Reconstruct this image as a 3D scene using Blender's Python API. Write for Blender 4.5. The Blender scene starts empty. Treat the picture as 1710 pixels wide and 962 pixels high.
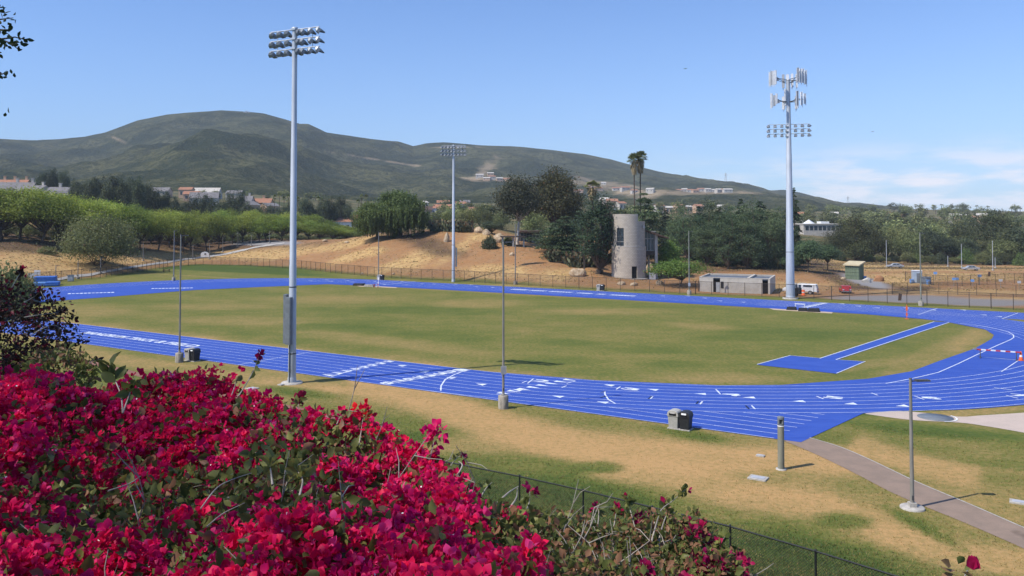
import bpy, math, random
import numpy as np
R = math.radians
sc = bpy.context.scene
col = sc.collection
# ---------------------------------------------------------------- camera, sky, sun, exposure
F, HY, H = 1383.0, 365.0, 14.4          # focal length in photo pixels, horizon row, eye height over the track
CY = 321.0                              # row of the optical axis: the picture is the lower part of a taller frame
T = math.atan((CY - HY) / F)
cam = bpy.data.objects.new('camera', bpy.data.cameras.new('camera'))
col.objects.link(cam); sc.camera = cam
cam.location = (0, 0, H); cam.rotation_euler = (math.pi / 2 - T, 0, 0)
cam.data.sensor_width = 36; cam.data.lens = 36 * F / 1710
cam.data.shift_y = -(481 - CY) / 1710
cam.data.clip_start = 0.1; cam.data.clip_end = 20000
SUN_EL, SUN_DIR = 52.0, (-0.90, -0.44)  # horizontal direction towards the sun
world = bpy.data.worlds.new('World'); sc.world = world; world.use_nodes = True
nt = world.node_tree; nt.nodes.clear()
wo = nt.nodes.new('ShaderNodeOutputWorld'); bg = nt.nodes.new('ShaderNodeBackground')
sky = nt.nodes.new('ShaderNodeTexSky'); sky.sky_type = 'NISHITA'; sky.sun_disc = False
sky.sun_elevation = R(SUN_EL); sky.sun_rotation = math.atan2(SUN_DIR[0], SUN_DIR[1])
sky.altitude = 200; sky.air_density = 1.0; sky.dust_density = 0.6; sky.ozone_density = 2.2
bg.inputs['Strength'].default_value = 0.105
wtc = nt.nodes.new('ShaderNodeTexCoord'); sep = nt.nodes.new('ShaderNodeSeparateXYZ')
nt.links.new(wtc.outputs['Generated'], sep.inputs[0])
def wmath(op, a, b=None, c=None):
    n = nt.nodes.new('ShaderNodeMath'); n.operation = op
    for i, v in enumerate((a, b, c)):
        if v is None: continue
        if isinstance(v, (int, float)): n.inputs[i].default_value = v
        else: nt.links.new(v, n.inputs[i])
    return n.outputs[0]
def wramp(x, a, b):
    n = nt.nodes.new('ShaderNodeMapRange'); n.interpolation_type = 'SMOOTHSTEP'
    nt.links.new(x, n.inputs[0]); n.inputs[1].default_value = a; n.inputs[2].default_value = b
    return n.outputs[0]
az = wmath('ARCTAN2', sep.outputs['X'], sep.outputs['Y'])
el = sep.outputs['Z']
cmb = nt.nodes.new('ShaderNodeCombineXYZ')
nt.links.new(wmath('MULTIPLY', az, 9.0), cmb.inputs[0]); nt.links.new(wmath('MULTIPLY', el, 42.0), cmb.inputs[1])
cn = nt.nodes.new('ShaderNodeTexNoise'); cn.inputs['Scale'].default_value = 1.0; cn.inputs['Detail'].default_value = 8; cn.inputs['Roughness'].default_value = 0.58
nt.links.new(cmb.outputs[0], cn.inputs['Vector'])
cl = wramp(cn.outputs['Fac'], 0.38, 0.62)
cl = wmath('MULTIPLY', cl, wramp(az, 0.08, 0.50))
cl = wmath('MULTIPLY', cl, wmath('MULTIPLY', wramp(el, -0.02, 0.03), wramp(el, 0.095, 0.045)))
cl = wmath('MULTIPLY', cl, 0.95)
# thin pale air towards the horizon, as over any coastal valley
hz = wmath('MULTIPLY', wramp(el, 0.36, -0.02), 0.30)
hm = nt.nodes.new('ShaderNodeMixRGB'); hm.inputs[2].default_value = (3.9, 5.6, 8.4, 1)
tone = nt.nodes.new('ShaderNodeMixRGB'); tone.blend_type = 'MULTIPLY'; tone.inputs[0].default_value = 1; tone.inputs[2].default_value = (.88, 1.15, 1.60, 1)
nt.links.new(sky.outputs[0], tone.inputs[1])
nt.links.new(hz, hm.inputs[0]); nt.links.new(tone.outputs[0], hm.inputs[1])
cm = nt.nodes.new('ShaderNodeMixRGB'); cm.inputs[2].default_value = (8.9, 8.7, 9.3, 1)
nt.links.new(cl, cm.inputs[0]); nt.links.new(hm.outputs[0], cm.inputs[1])
nt.links.new(cm.outputs[0], bg.inputs['Color']); nt.links.new(bg.outputs[0], wo.inputs['Surface'])
from mathutils import Vector, Matrix
ld = bpy.data.lights.new('sun', 'SUN'); ld.energy = 5.0; ld.angle = R(0.5); ld.color = (1.0, 0.945, 0.86)
sun = bpy.data.objects.new('sun', ld); col.objects.link(sun)
_h = Vector((SUN_DIR[0], SUN_DIR[1], 0)).normalized() * math.cos(R(SUN_EL)); _h.z = math.sin(R(SUN_EL))
sun.rotation_euler = (-_h).to_track_quat('-Z', 'Y').to_euler(); sun.location = (-40, -30, 60)
vs = sc.view_settings; vs.view_transform = 'Standard'; vs.look = 'None'; vs.gamma = 1; vs.exposure = 0.12; vs.use_curve_mapping = False
cy = sc.cycles; sc.render.engine = 'CYCLES'
cy.use_denoising = True; cy.max_bounces = 5; cy.diffuse_bounces = 2; cy.glossy_bounces = 2; cy.transmission_bounces = 3
cy.transparent_max_bounces = 12; cy.volume_bounces = 0; cy.caustics_reflective = False; cy.caustics_refractive = False
cy.use_adaptive_sampling = True; cy.adaptive_threshold = 0.02
try: cy.denoiser = 'OPENIMAGEDENOISE'
except Exception: pass

# ---------------------------------------------------------------- measuring helpers
ct, st = math.cos(T), math.sin(T)
UX, UY = -0.8502433, 0.52638991        # along the straights, away to the left
NX, NY = 0.52638991, 0.8502433         # across the straights, away from the camera
def ray(px, py):
    X = (px - 855) / F; Y = -(py - CY) / F
    return (X, ct + Y * st, -st + Y * ct)
def gnd(px, py, z=0.0):
    d = ray(px, py); k = (z - H) / d[2]
    return (d[0] * k, d[1] * k, z)
def at(px, py, D):
    d = ray(px, py); k = D / d[1]
    return (d[0] * k, D, H + d[2] * k)
U0, V0 = .6, .95                         # where the track's own coordinates start
def UV(u, v, z=0.0): u, v = u + U0, v + V0; return (u * UX + v * NX, u * UY + v * NY, z)
def uv_of(x, y): return (x * UX + y * UY - U0, x * NX + y * NY - V0)
def depth_of(py): Yp = -(py - CY) / F; return -H / (Yp * ct - st) * (ct + Yp * st)    # depth of level ground at a row
def px_of(x, y, z):
    f = y * ct - (z - H) * st; w = y * st + (z - H) * ct
    return 855 + F * x / f, CY - F * w / f
TRK = math.atan2(-UY, -UX)              # heading of the track direction (pointing right and towards us)
rng = np.random.default_rng(7)
rnd = random.Random(11)
def fbm(x, y, seed=0, octs=4):
    r = np.random.default_rng(seed); out = np.zeros_like(np.asarray(x, float)); a = 1.0; f = 1.0
    for o in range(octs):
        for k in range(4):
            th = r.uniform(0, 6.283); ph = r.uniform(0, 6.283); s = r.uniform(.7, 1.4) * f
            out = out + a * .35 * np.sin(s * (x * math.cos(th) + y * math.sin(th)) + ph + 1.3 * np.sin(.6 * s * (y * math.cos(th) - x * math.sin(th)) + 2 * ph))
        a *= .55; f *= 2.03
    return out

# ---------------------------------------------------------------- materials
def newmat(name):
    m = bpy.data.materials.new(name); m.use_nodes = True; n = m.node_tree; n.nodes.clear()
    o = n.nodes.new('ShaderNodeOutputMaterial'); return m, n, o
def node(n, t, **kw):
    q = n.nodes.new(t)
    for k, v in kw.items():
        if k in ('operation', 'blend_type', 'noise_dimensions', 'attribute_name', 'feature', 'distance', 'interpolation_type', 'wave_type', 'bands_direction'): setattr(q, k, v)
        else: q.inputs[k.replace('_', ' ')].default_value = v
    return q
def rgba(c): return (c[0], c[1], c[2], 1)
def noise(n, scale, detail=4, rough=.55, vec=None, stretch=None):
    t = node(n, 'ShaderNodeTexNoise'); t.inputs['Scale'].default_value = scale; t.inputs['Detail'].default_value = detail; t.inputs['Roughness'].default_value = rough
    if vec is None:
        tc = n.nodes.new('ShaderNodeTexCoord'); vec = tc.outputs['Object']
    if stretch:
        mp = n.nodes.new('ShaderNodeMapping'); mp.inputs['Scale'].default_value = stretch[:3]
        if len(stretch) > 3: mp.inputs['Rotation'].default_value = (0, 0, stretch[3])
        n.links.new(vec, mp.inputs[0]); vec = mp.outputs[0]
    n.links.new(vec, t.inputs['Vector']); return t.outputs['Fac']
def maprange(n, x, a, b, c=0.0, d=1.0, smooth=True):
    q = n.nodes.new('ShaderNodeMapRange'); q.interpolation_type = 'SMOOTHSTEP' if smooth else 'LINEAR'
    n.links.new(x, q.inputs[0]); q.inputs[1].default_value = a; q.inputs[2].default_value = b; q.inputs[3].default_value = c; q.inputs[4].default_value = d
    return q.outputs[0]
def mth(n, op, a, b=0.0):
    q = n.nodes.new('ShaderNodeMath'); q.operation = op
    for i, v in enumerate((a, b)):
        if isinstance(v, (int, float)): q.inputs[i].default_value = v
        else: n.links.new(v, q.inputs[i])
    return q.outputs[0]
def mix(n, fac, a, b, mode='MIX'):
    q = n.nodes.new('ShaderNodeMixRGB'); q.blend_type = mode
    for i, v in enumerate((fac, a, b)):
        if isinstance(v, (int, float)): q.inputs[i].default_value = v
        elif isinstance(v, tuple): q.inputs[i].default_value = rgba(v)
        else: n.links.new(v, q.inputs[i])
    return q.outputs[0]
def bump(n, h, strength, dist):
    b = n.nodes.new('ShaderNodeBump'); b.inputs['Strength'].default_value = strength; b.inputs['Distance'].default_value = dist
    n.links.new(h, b.inputs['Height']); return b.outputs[0]
def mk(name, c, c2=None, scale=3.0, rough=.7, metal=0.0, bmp=0.0, stretch=None, spec=.3):
    m, n, o = newmat(name)
    p = node(n, 'ShaderNodeBsdfPrincipled', Roughness=rough, Metallic=metal); p.inputs['Specular IOR Level'].default_value = spec
    if c2 is None: c2 = tuple(min(1, v * .78) for v in c)
    f = noise(n, scale, 5, .6, stretch=stretch)
    n.links.new(mix(n, maprange(n, f, .36, .64), c, c2), p.inputs['Base Color'])
    if bmp: n.links.new(bump(n, f, .6, bmp), p.inputs['Normal'])
    n.links.new(p.outputs[0], o.inputs[0]); return m
def leafmat(name, c1, c2, c3=None, trans=.28, rough=.55, objvar=.35):
    """leaf colour runs from c1 to c2 by a value stored per leaf; c3 for a few odd leaves"""
    m, n, o = newmat(name)
    a = node(n, 'ShaderNodeAttribute', attribute_name='tint')
    oi = n.nodes.new('ShaderNodeObjectInfo')
    cbase = mix(n, a.outputs['Fac'], c1, c2)
    if c3: cbase = mix(n, maprange(n, a.outputs['Fac'], .93, .97), cbase, c3)
    hv = n.nodes.new('ShaderNodeHueSaturation'); n.links.new(cbase, hv.inputs['Color'])
    n.links.new(maprange(n, oi.outputs['Random'], 0, 1, 1 - objvar, 1 + objvar, False), hv.inputs['Value'])
    n.links.new(maprange(n, mth(n, 'FRACT', mth(n, 'MULTIPLY', oi.outputs['Random'], 7.31)), 0, 1, .485, .515, False), hv.inputs['Hue'])
    p = node(n, 'ShaderNodeBsdfPrincipled', Roughness=rough); p.inputs['Specular IOR Level'].default_value = .2
    t = n.nodes.new('ShaderNodeBsdfTranslucent'); ms = n.nodes.new('ShaderNodeMixShader'); ms.inputs[0].default_value = trans
    n.links.new(hv.outputs[0], p.inputs['Base Color']); n.links.new(hv.outputs[0], t.inputs['Color'])
    n.links.new(p.outputs[0], ms.inputs[1]); n.links.new(t.outputs[0], ms.inputs[2]); n.links.new(ms.outputs[0], o.inputs[0]); return m
def screenmat(name, c, s, w, fac=None):
    """woven wire: open air between crossing wires"""
    m, n, o = newmat(name)
    p = node(n, 'ShaderNodeBsdfPrincipled', Roughness=.5); p.inputs['Base Color'].default_value = rgba(c)
    t = n.nodes.new('ShaderNodeBsdfTransparent'); ms = n.nodes.new('ShaderNodeMixShader')
    if fac is None:
        uvn = n.nodes.new('ShaderNodeUVMap'); sp = n.nodes.new('ShaderNodeSeparateXYZ'); n.links.new(uvn.outputs[0], sp.inputs[0])
        k = []
        for op in ('ADD', 'SUBTRACT'):
            q = mth(n, 'MULTIPLY', mth(n, op, sp.outputs[0], sp.outputs[1]), 1 / s)
            q = mth(n, 'ABSOLUTE', mth(n, 'SUBTRACT', mth(n, 'FRACT', q), .5))
            k.append(mth(n, 'LESS_THAN', q, w / s))
        n.links.new(mth(n, 'MAXIMUM', k[0], k[1]), ms.inputs[0])
    else: ms.inputs[0].default_value = fac
    n.links.new(t.outputs[0], ms.inputs[1]); n.links.new(p.outputs[0], ms.inputs[2]); n.links.new(ms.outputs[0], o.inputs[0]); return m
def glassmat(name, c=(.03, .04, .05)):
    return mk(name, c, tuple(v * 1.5 for v in c), 1.0, .08, spec=.6)
M = {}
M['steel'] = mk('galvanised_steel', (.47, .50, .54), (.40, .425, .46), 1.6, .5, .2, stretch=(1, 1, .15))
M['darksteel'] = mk('dark_steel', (.09, .09, .095), (.06, .06, .065), 4, .5)
M['lamphood'] = mk('floodlight_hood', (.25, .27, .30), (.18, .20, .22), 3, .45, .3)
M['lampglass'] = mk('floodlight_glass', (.62, .66, .70), (.5, .54, .6), 3, .15, spec=.5)
M['cabinet'] = mk('cabinet_grey', (.17, .19, .21), (.14, .155, .17), 2, .55)
M['concrete'] = mk('concrete', (.46, .43, .38), (.34, .315, .28), 5, .85, bmp=.004)
M['oldconcrete'] = mk('weathered_concrete', (.36, .325, .27), (.20, .18, .15), 2.5, .9, bmp=.01, stretch=(1, 1, .4))
M['postgrey'] = mk('post_grey', (.27, .255, .23), (.20, .19, .17), 2, .6, .1, stretch=(1, 1, .2))
M['postolive'] = mk('post_olive', (.25, .245, .19), (.19, .19, .15), 2, .6, stretch=(1, 1, .25))
M['white'] = mk('white_paint', (.78, .78, .76), (.68, .68, .66), 4, .5)
M['antenna'] = mk('antenna_white', (.72, .73, .74), (.62, .63, .65), 2, .45)
M['antgrey'] = mk('antenna_grey', (.42, .43, .45), (.34, .35, .37), 2, .5)
M['bingrey'] = mk('bin_stone_grey', (.42, .40, .36), (.36, .345, .31), 6, .7)
M['binblack'] = mk('bin_black', (.022, .022, .024), (.032, .032, .034), 6, .5)
M['slot'] = mk('dark_opening', (.008, .008, .009), None, 5, .8)
M['fencepost'] = mk('fence_post_black', (.012, .014, .015), (.02, .021, .022), 6, .5)
M['rustpost'] = mk('fence_post_brown', (.05, .04, .034), (.08, .06, .045), 4, .7)
M['mesh'] = screenmat('chain_link', (.02, .024, .024), .095, .0075)
M['farmesh'] = screenmat('chain_link_brown', (.055, .038, .028), .1, .01, .27)
M['redpaint'] = mk('red_paint', (.55, .045, .035), None, 3, .5)
M['orange'] = mk('orange_plastic', (.75, .13, .03), None, 3, .5)
M['bluemat'] = mk('blue_vinyl', (.06, .17, .50), (.045, .13, .42), 2, .5)
M['bluemat2'] = mk('pale_blue_vinyl', (.16, .30, .58), (.12, .25, .5), 2, .5)
M['black'] = mk('black_rubber', (.018, .018, .02), None, 4, .75)
M['glass'] = glassmat('window_glass')
M['bark'] = mk('bark', (.12, .085, .06), (.07, .05, .037), 6, .95, bmp=.02, stretch=(1, 1, .25))
M['palebark'] = mk('pale_bark', (.52, .48, .42), (.34, .29, .24), 2.5, .85, bmp=.01, stretch=(1, 1, .3))
M['twig'] = mk('bare_twig', (.36, .32, .27), (.22, .19, .16), 9, .9)

# ---------------------------------------------------------------- mesh helpers
def link(o, parent=None):
    col.objects.link(o)
    if parent is not None: o.parent = parent
    return o
def nmesh(name, V, faces, mats, parent=None, smooth=False, mi=None, tint=None, uv=None, attrs=None):
    """V (n,3); faces = array (m,k) or list of arrays with different k; mi = material index per face"""
    V = np.asarray(V, np.float32); me = bpy.data.meshes.new(name)
    if isinstance(faces, np.ndarray): faces = [faces]
    faces = [np.asarray(f, np.int32) for f in faces if len(f)]
    tot = np.concatenate([np.full(len(f), f.shape[1], np.int32) for f in faces])
    idx = np.concatenate([f.ravel() for f in faces])
    me.vertices.add(len(V)); me.vertices.foreach_set('co', V.ravel())
    me.loops.add(len(idx)); me.loops.foreach_set('vertex_index', idx)
    me.polygons.add(len(tot)); me.polygons.foreach_set('loop_start', np.concatenate([[0], np.cumsum(tot)[:-1]]).astype(np.int32))
    me.polygons.foreach_set('loop_total', tot)
    me.polygons.foreach_set('use_smooth', np.full(len(tot), bool(smooth)))
    if mi is not None: me.polygons.foreach_set('material_index', np.asarray(mi, np.int32))
    if tint is not None:
        a = me.attributes.new('tint', 'FLOAT', 'POINT'); a.data.foreach_set('value', np.asarray(tint, np.float32))
    for k, v in (attrs or {}).items():
        a = me.attributes.new(k, 'FLOAT', 'POINT'); a.data.foreach_set('value', np.asarray(v, np.float32))
    me.update(calc_edges=True); me.validate()
    if uv is not None:
        l = me.uv_layers.new(name='UVMap'); l.data.foreach_set('uv', np.asarray(uv, np.float32)[idx].ravel())
    for m in (mats if isinstance(mats, (list, tuple)) else [mats]): me.materials.append(m)
    return link(bpy.data.objects.new(name, me), parent)
class MB:
    """collects plain shapes and links them as one mesh object"""
    def __init__(s): s.V = []; s.F = []; s.I = []; s.m = 0; s.S = []
    def add(s, V, Fc, sm=False):
        b = len(s.V); s.V += [tuple(v) for v in V]; s.F += [tuple(i + b for i in f) for f in Fc]; s.I += [s.m] * len(Fc); s.S += [sm] * len(Fc); return s
    def mat(s, i): s.m = i; return s
    def box(s, c, d, rz=0.0, rx=0.0, ry=0.0, taper=1.0):
        x, y, z = d[0] / 2, d[1] / 2, d[2] / 2
        V = [(-x, -y, -z), (x, -y, -z), (x, y, -z), (-x, y, -z), (-x * taper, -y * taper, z), (x * taper, -y * taper, z), (x * taper, y * taper, z), (-x * taper, y * taper, z)]
        Mx = Matrix.Rotation(rz, 3, 'Z') @ Matrix.Rotation(ry, 3, 'Y') @ Matrix.Rotation(rx, 3, 'X')
        return s.add([Mx @ Vector(v) + Vector(c) for v in V], [(0, 3, 2, 1), (4, 5, 6, 7), (0, 1, 5, 4), (1, 2, 6, 5), (2, 3, 7, 6), (3, 0, 4, 7)])
    def tube(s, p, r, n=8, cap=True):
        """p points, r radius or list"""
        p = [Vector(q) for q in p]; r = r if isinstance(r, (list, tuple)) else [r] * len(p)
        V = []; Fc = []; ref = None
        for i, q in enumerate(p):
            t = (p[min(i + 1, len(p) - 1)] - p[max(i - 1, 0)]).normalized()
            if ref is None: ref = Vector((0, 0, 1)) if abs(t.z) < .9 else Vector((1, 0, 0))
            a = t.cross(ref).normalized(); b = t.cross(a).normalized(); ref = -b if False else a.cross(t)
            for k in range(n):
                w = 2 * math.pi * k / n; V.append(q + (a * math.cos(w) + b * math.sin(w)) * r[i])
        for i in range(len(p) - 1):
            for k in range(n): Fc.append((i * n + k, i * n + (k + 1) % n, (i + 1) * n + (k + 1) % n, (i + 1) * n + k))
        s.add(V, Fc, True)
        if cap:
            m = len(p) - 1
            s.add(V[:n], [tuple(range(n))]); s.add(V[m * n:], [tuple(range(n))[::-1]])
        return s
    def lathe(s, prof, n=16, c=(0, 0, 0)):
        V = []; Fc = []
        for r, z in prof:
            for k in range(n): w = 2 * math.pi * k / n; V.append((c[0] + r * math.cos(w), c[1] + r * math.sin(w), c[2] + z))
        for i in range(len(prof) - 1):
            for k in range(n): Fc.append((i * n + k, i * n + (k + 1) % n, (i + 1) * n + (k + 1) % n, (i + 1) * n + k))
        s.add(V, Fc, True); m = len(prof) - 1
        if prof[m][0] > .001: s.add(V[m * n:], [tuple(range(n))])
        return s
    def prism(s, out, y0, y1, f=None):
        """outline in x,z extruded along y; f maps (x,y,z)"""
        n = len(out); V = [(a, y0, b) for a, b in out] + [(a, y1, b) for a, b in out]
        Fc = [tuple(range(n)), tuple(range(2 * n - 1, n - 1, -1))] + [(i, i + n, (i + 1) % n + n, (i + 1) % n) for i in range(n)]
        return s.add([f(v) for v in V] if f else V, Fc)
    def rock(s, c, d, seed=0, n=3):
        import bmesh
        b = bmesh.new(); bmesh.ops.create_icosphere(b, subdivisions=n, radius=1); r = random.Random(seed)
        cuts = [(Vector((r.uniform(-1, 1), r.uniform(-1, 1), r.uniform(-.3, 1))).normalized(), r.uniform(.62, .9)) for _ in range(9)]
        V = []
        for v in b.verts:
            q = v.co.copy()
            for nn, h in cuts:
                e = q.dot(nn) - h
                if e > 0: q -= nn * e
            V.append((c[0] + q.x * d[0], c[1] + q.y * d[1], c[2] + q.z * d[2]))
        for v in b.verts: v.index = v.index
        b.verts.ensure_lookup_table(); Fc = [tuple(v.index for v in f.verts) for f in b.faces]; b.free()
        return s.add(V, Fc)
    def build(s, name, mats, parent=None, world=False, off=None, bev=0.0):
        off = Vector(off) if off is not None else (Vector(parent.location) if (world and parent is not None) else Vector((0, 0, 0)))
        me = bpy.data.meshes.new(name); me.from_pydata([tuple(Vector(v) - off) for v in s.V], [], s.F)
        for m in (mats if isinstance(mats, (list, tuple)) else [mats]): me.materials.append(m)
        me.polygons.foreach_set('material_index', s.I); me.polygons.foreach_set('use_smooth', s.S); me.update()
        o = link(bpy.data.objects.new(name, me), parent)
        if bev:
            b = o.modifiers.new('edge', 'BEVEL'); b.width = bev; b.segments = 2; b.limit_method = 'ANGLE'
        return o
def tag(o, label=None, cat=None, group=None, kind=None):
    if label: o['label'] = label
    if cat: o['category'] = cat
    if group: o['group'] = group
    if kind: o['kind'] = kind
    return o
def thing(name, label, cat, loc=(0, 0, 0), rz=0.0, group=None):
    o = bpy.data.objects.new(name, None); o.empty_display_size = .3; link(o); o.location = loc; o.rotation_euler = (0, 0, rz)
    return tag(o, label, cat, group)
def dup(src, loc=None, rz=0.0, scale=None, label=None, group=None):
    kids = {}
    for o in src.children: kids[o] = list(o.children)
    c = src.copy(); col.objects.link(c)
    if loc is not None: c.location = loc
    c.rotation_euler = (0, 0, rz)
    if scale is not None: c.scale = scale
    if label: c['label'] = label
    if group: c['group'] = group
    for k, g in kids.items():
        d = k.copy(); col.objects.link(d); d.parent = c
        for q in g:
            e = q.copy(); col.objects.link(e); e.parent = d
    return c
ORD = 'first second third fourth fifth sixth seventh eighth ninth tenth eleventh twelfth thirteenth fourteenth fifteenth sixteenth seventeenth eighteenth nineteenth twentieth'.split()
TENS = {20: 'twenty', 30: 'thirty', 40: 'forty', 50: 'fifty'}
def nth(i):
    if i < 20: return ORD[i]
    t, k = divmod(i + 1, 10)
    return {3: 'thirtieth', 4: 'fortieth', 5: 'fiftieth'}[t] if k == 0 else TENS[t * 10] + '-' + ORD[k - 1]
# ---------------------------------------------------------------- terrain: one sheet from behind the camera to the horizon
FENCE_PX = [(-700, 500), (-300, 488), (0, 479), (90, 472), (165, 465), (230, 455), (280, 447), (330, 443), (400, 444), (500, 450), (560, 457), (633, 464), (700, 467.5), (760, 470), (900, 479), (1000, 484), (1150, 491), (1330, 498), (1450, 505), (1540, 510), (1710, 518), (2100, 535), (2700, 560)]
COLS = {
 -700: [(200, 430), (230, 405), (330, 385), (600, 345), (900, 320)],
 0: [(190, 446), (215, 412), (235, 402), (300, 392), (420, 345), (560, 322), (900, 315)],
 150: [(215, 442), (240, 418), (262, 403), (320, 392), (450, 345), (600, 325), (900, 318)],
 250: [(245, 438), (265, 420), (285, 406), (340, 395), (500, 345), (650, 325), (950, 318)],
 350: [(275, 431), (300, 418), (330, 405), (400, 392), (550, 345), (700, 328), (1000, 320)],
 450: [(262, 430), (285, 415), (315, 404), (380, 398), (500, 372), (700, 335), (1000, 325)],
 550: [(235, 432), (255, 412), (268, 403), (285, 401), (350, 403), (500, 378), (700, 345), (1000, 330)],
 640: [(215, 440), (235, 412), (250, 397), (270, 391), (320, 396), (450, 380), (700, 350), (1000, 335)],
 720: [(208, 445), (225, 415), (242, 394), (255, 385), (300, 384), (450, 375), (700, 352), (1000, 338)],
 800: [(200, 448), (215, 420), (235, 395), (250, 386), (300, 380), (450, 372), (700, 352), (1000, 338)],
 900: [(188, 455), (205, 428), (222, 410), (240, 407), (280, 400), (400, 375), (700, 352), (1000, 340)],
 980: [(178, 470), (192, 452), (205, 436), (225, 418), (260, 400), (400, 375), (700, 352), (1000, 340)],
 1050: [(172, 474), (182, 465), (195, 461), (215, 445), (240, 420), (300, 400), (450, 375), (700, 355), (1000, 342)],
 1130: [(170, 480), (182, 469), (200, 452), (225, 440), (260, 428), (320, 400), (450, 378), (700, 358), (1000, 344)],
 1230: [(170, 483.5), (185, 472), (200, 458), (225, 445), (260, 432), (320, 402), (450, 378), (700, 360), (1000, 348)],
 1330: [(165, 485.5), (185, 472), (205, 457), (230, 444), (280, 428), (400, 395), (700, 365), (1000, 352)],
 1430: [(160, 489.5), (190, 470), (215, 458), (250, 446), (290, 437), (350, 415), (500, 385), (800, 362), (1200, 350)],
 1550: [(160, 489.5), (190, 470), (230, 454), (265, 446), (300, 438), (360, 412), (500, 385), (800, 362), (1200, 350)],
 1710: [(160, 489.5), (190, 471), (230, 456), (270, 447), (310, 440), (370, 415), (500, 388), (800, 365), (1200, 353)],
 2200: [(160, 489), (190, 471), (230, 456), (270, 448), (310, 442), (370, 420), (500, 392), (800, 368), (1200, 357)],
 2800: [(160, 489), (190, 471), (230, 456), (270, 448), (310, 442), (370, 420), (500, 392), (800, 368), (1200, 357)]}
_cx = np.array(sorted(COLS)); _fx, _fy = np.array(FENCE_PX, float).T
def zat(py, D): return at(855, py, D)[2]
_DG = np.concatenate([np.arange(20, 420, 2.0), np.geomspace(420, 9000, 120)])
_ZG = np.zeros((len(_cx), len(_DG))); _Dfc = np.array([gnd(c_, np.interp(c_, _fx, _fy))[1] for c_ in _cx])
for i, cx in enumerate(_cx):
    Df = gnd(cx, np.interp(cx, _fx, _fy))[1]
    k = [(0, 0), (Df, 0)] + [(D, zat(y, D)) for D, y in COLS[cx]]
    kd, kz = zip(*k); z = np.interp(_DG, kd, kz)
    w = np.exp(-.5 * (np.arange(-6, 7) / 2.2) ** 2); w /= w.sum()
    zs = np.convolve(np.pad(z[:200], 6, 'edge'), w, 'valid')
    z[:200] = np.where(_DG[:200] < Df - 1, 0, zs - 0) * np.clip((_DG[:200] - Df) / 6 + .2, 0, 1)
    _ZG[i] = z
NEARV = ([-400, -60, -6, 0, 2, 10, 20, 28, 33, 38, 42], [16, 14, 12.9, 12.6, 12.2, 8.3, 3.7, 2.05, .75, .08, 0])
def terr(x, y):
    x = np.asarray(x, float); y = np.asarray(y, float); v = x * NX + y * NY - V0
    near = np.interp(v, *NEARV)
    yy = np.maximum(y, 20); pxx = 855 + F * x / (yy * .9995 - .3)
    ci = np.clip(np.interp(pxx, _cx, np.arange(len(_cx))), 0, len(_cx) - 1.001); i0 = ci.astype(int); f = ci - i0; f = f * f * (3 - 2 * f)
    Dfl = depth_of(np.interp(pxx, _fx, _fy)); fade = np.clip((430 - yy) / 150, 0, 1); far = 0
    for ik, wk in ((i0, 1 - f), (i0 + 1, f)):                # profiles are lined up on the fence line before they are blended
        di = np.clip(np.interp(yy - (Dfl - _Dfc[ik]) * fade, _DG, np.arange(len(_DG))), 0, len(_DG) - 1.001); j0 = di.astype(int); g = di - j0
        far = far + (_ZG[ik, j0] * (1 - g) + _ZG[ik, j0 + 1] * g) * wk
    rough = np.clip((far - .8) / 4, 0, 1) * (.32 * fbm(x * .22, y * .22, 3, 4) + .1 * fbm(x * 1.1, y * 1.1, 4, 2))
    return np.where(v < 60, near, far + rough)
def tz(x, y): return float(terr(np.array([x]), np.array([y]))[0])
def hit(px, py, d0=6.0):
    """first point of the ground along the line of sight"""
    d = ray(px, py); D = np.concatenate([np.arange(d0, 420, .4), np.geomspace(420, 4000, 900)])
    k = D / d[1]; x = d[0] * k; z = H + d[2] * k; t = terr(x, D); b = np.nonzero(z < t)[0]
    i = b[0] if len(b) else len(D) - 1
    return (float(x[i]), float(D[i]), float(t[i]))
def ground_at(px, D):
    x = (px - 855) / F * (D * .9995 - .3); return (x, D, tz(x, D))

tt = np.linspace(-1.32, 1.32, 540)
DD = np.concatenate([np.arange(-20, 24, 1.0), np.arange(24, 60, .42), np.arange(60, 172, .6), np.arange(172, 330, 1.1), np.geomspace(332, 4300, 96)])
Tg, Dg = np.meshgrid(tt, DD); Xg = Tg * (Dg + 40); Yg = Dg; Zg = terr(Xg, Yg)
V = np.stack([Xg, Yg, Zg], -1).reshape(-1, 3); nr, nc = Xg.shape
ii = np.arange(nr * nc).reshape(nr, nc)
FQ = np.stack([ii[:-1, :-1], ii[:-1, 1:], ii[1:, 1:], ii[1:, :-1]], -1).reshape(-1, 4)
X, Y, Z = V.T
U_, V_ = uv_of(X, Y)
Yc = np.maximum(Y, 4); PX, PY = px_of(X, Yc, Z)
n1, n2, n3 = fbm(X * .08, Y * .08, 1, 4), fbm(X * .35, Y * .35, 2, 3), fbm(U_ * .05, V_ * .22, 9, 4)
def sst(x, a, b): t = np.clip((x - a) / (b - a), 0, 1); return t * t * (3 - 2 * t)
def ell(cx, cy, rx, ry, ang=0.0, soft=.5, wob=.3):
    dx, dy = PX - cx, PY - cy; c, s = math.cos(R(ang)), math.sin(R(ang))
    d = np.sqrt(((dx * c + dy * s) / rx) ** 2 + ((-dx * s + dy * c) / ry) ** 2) + wob * (.6 * n1 + .4 * n2)
    return 1 - sst(d, 1 - soft, 1 + soft)
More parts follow.
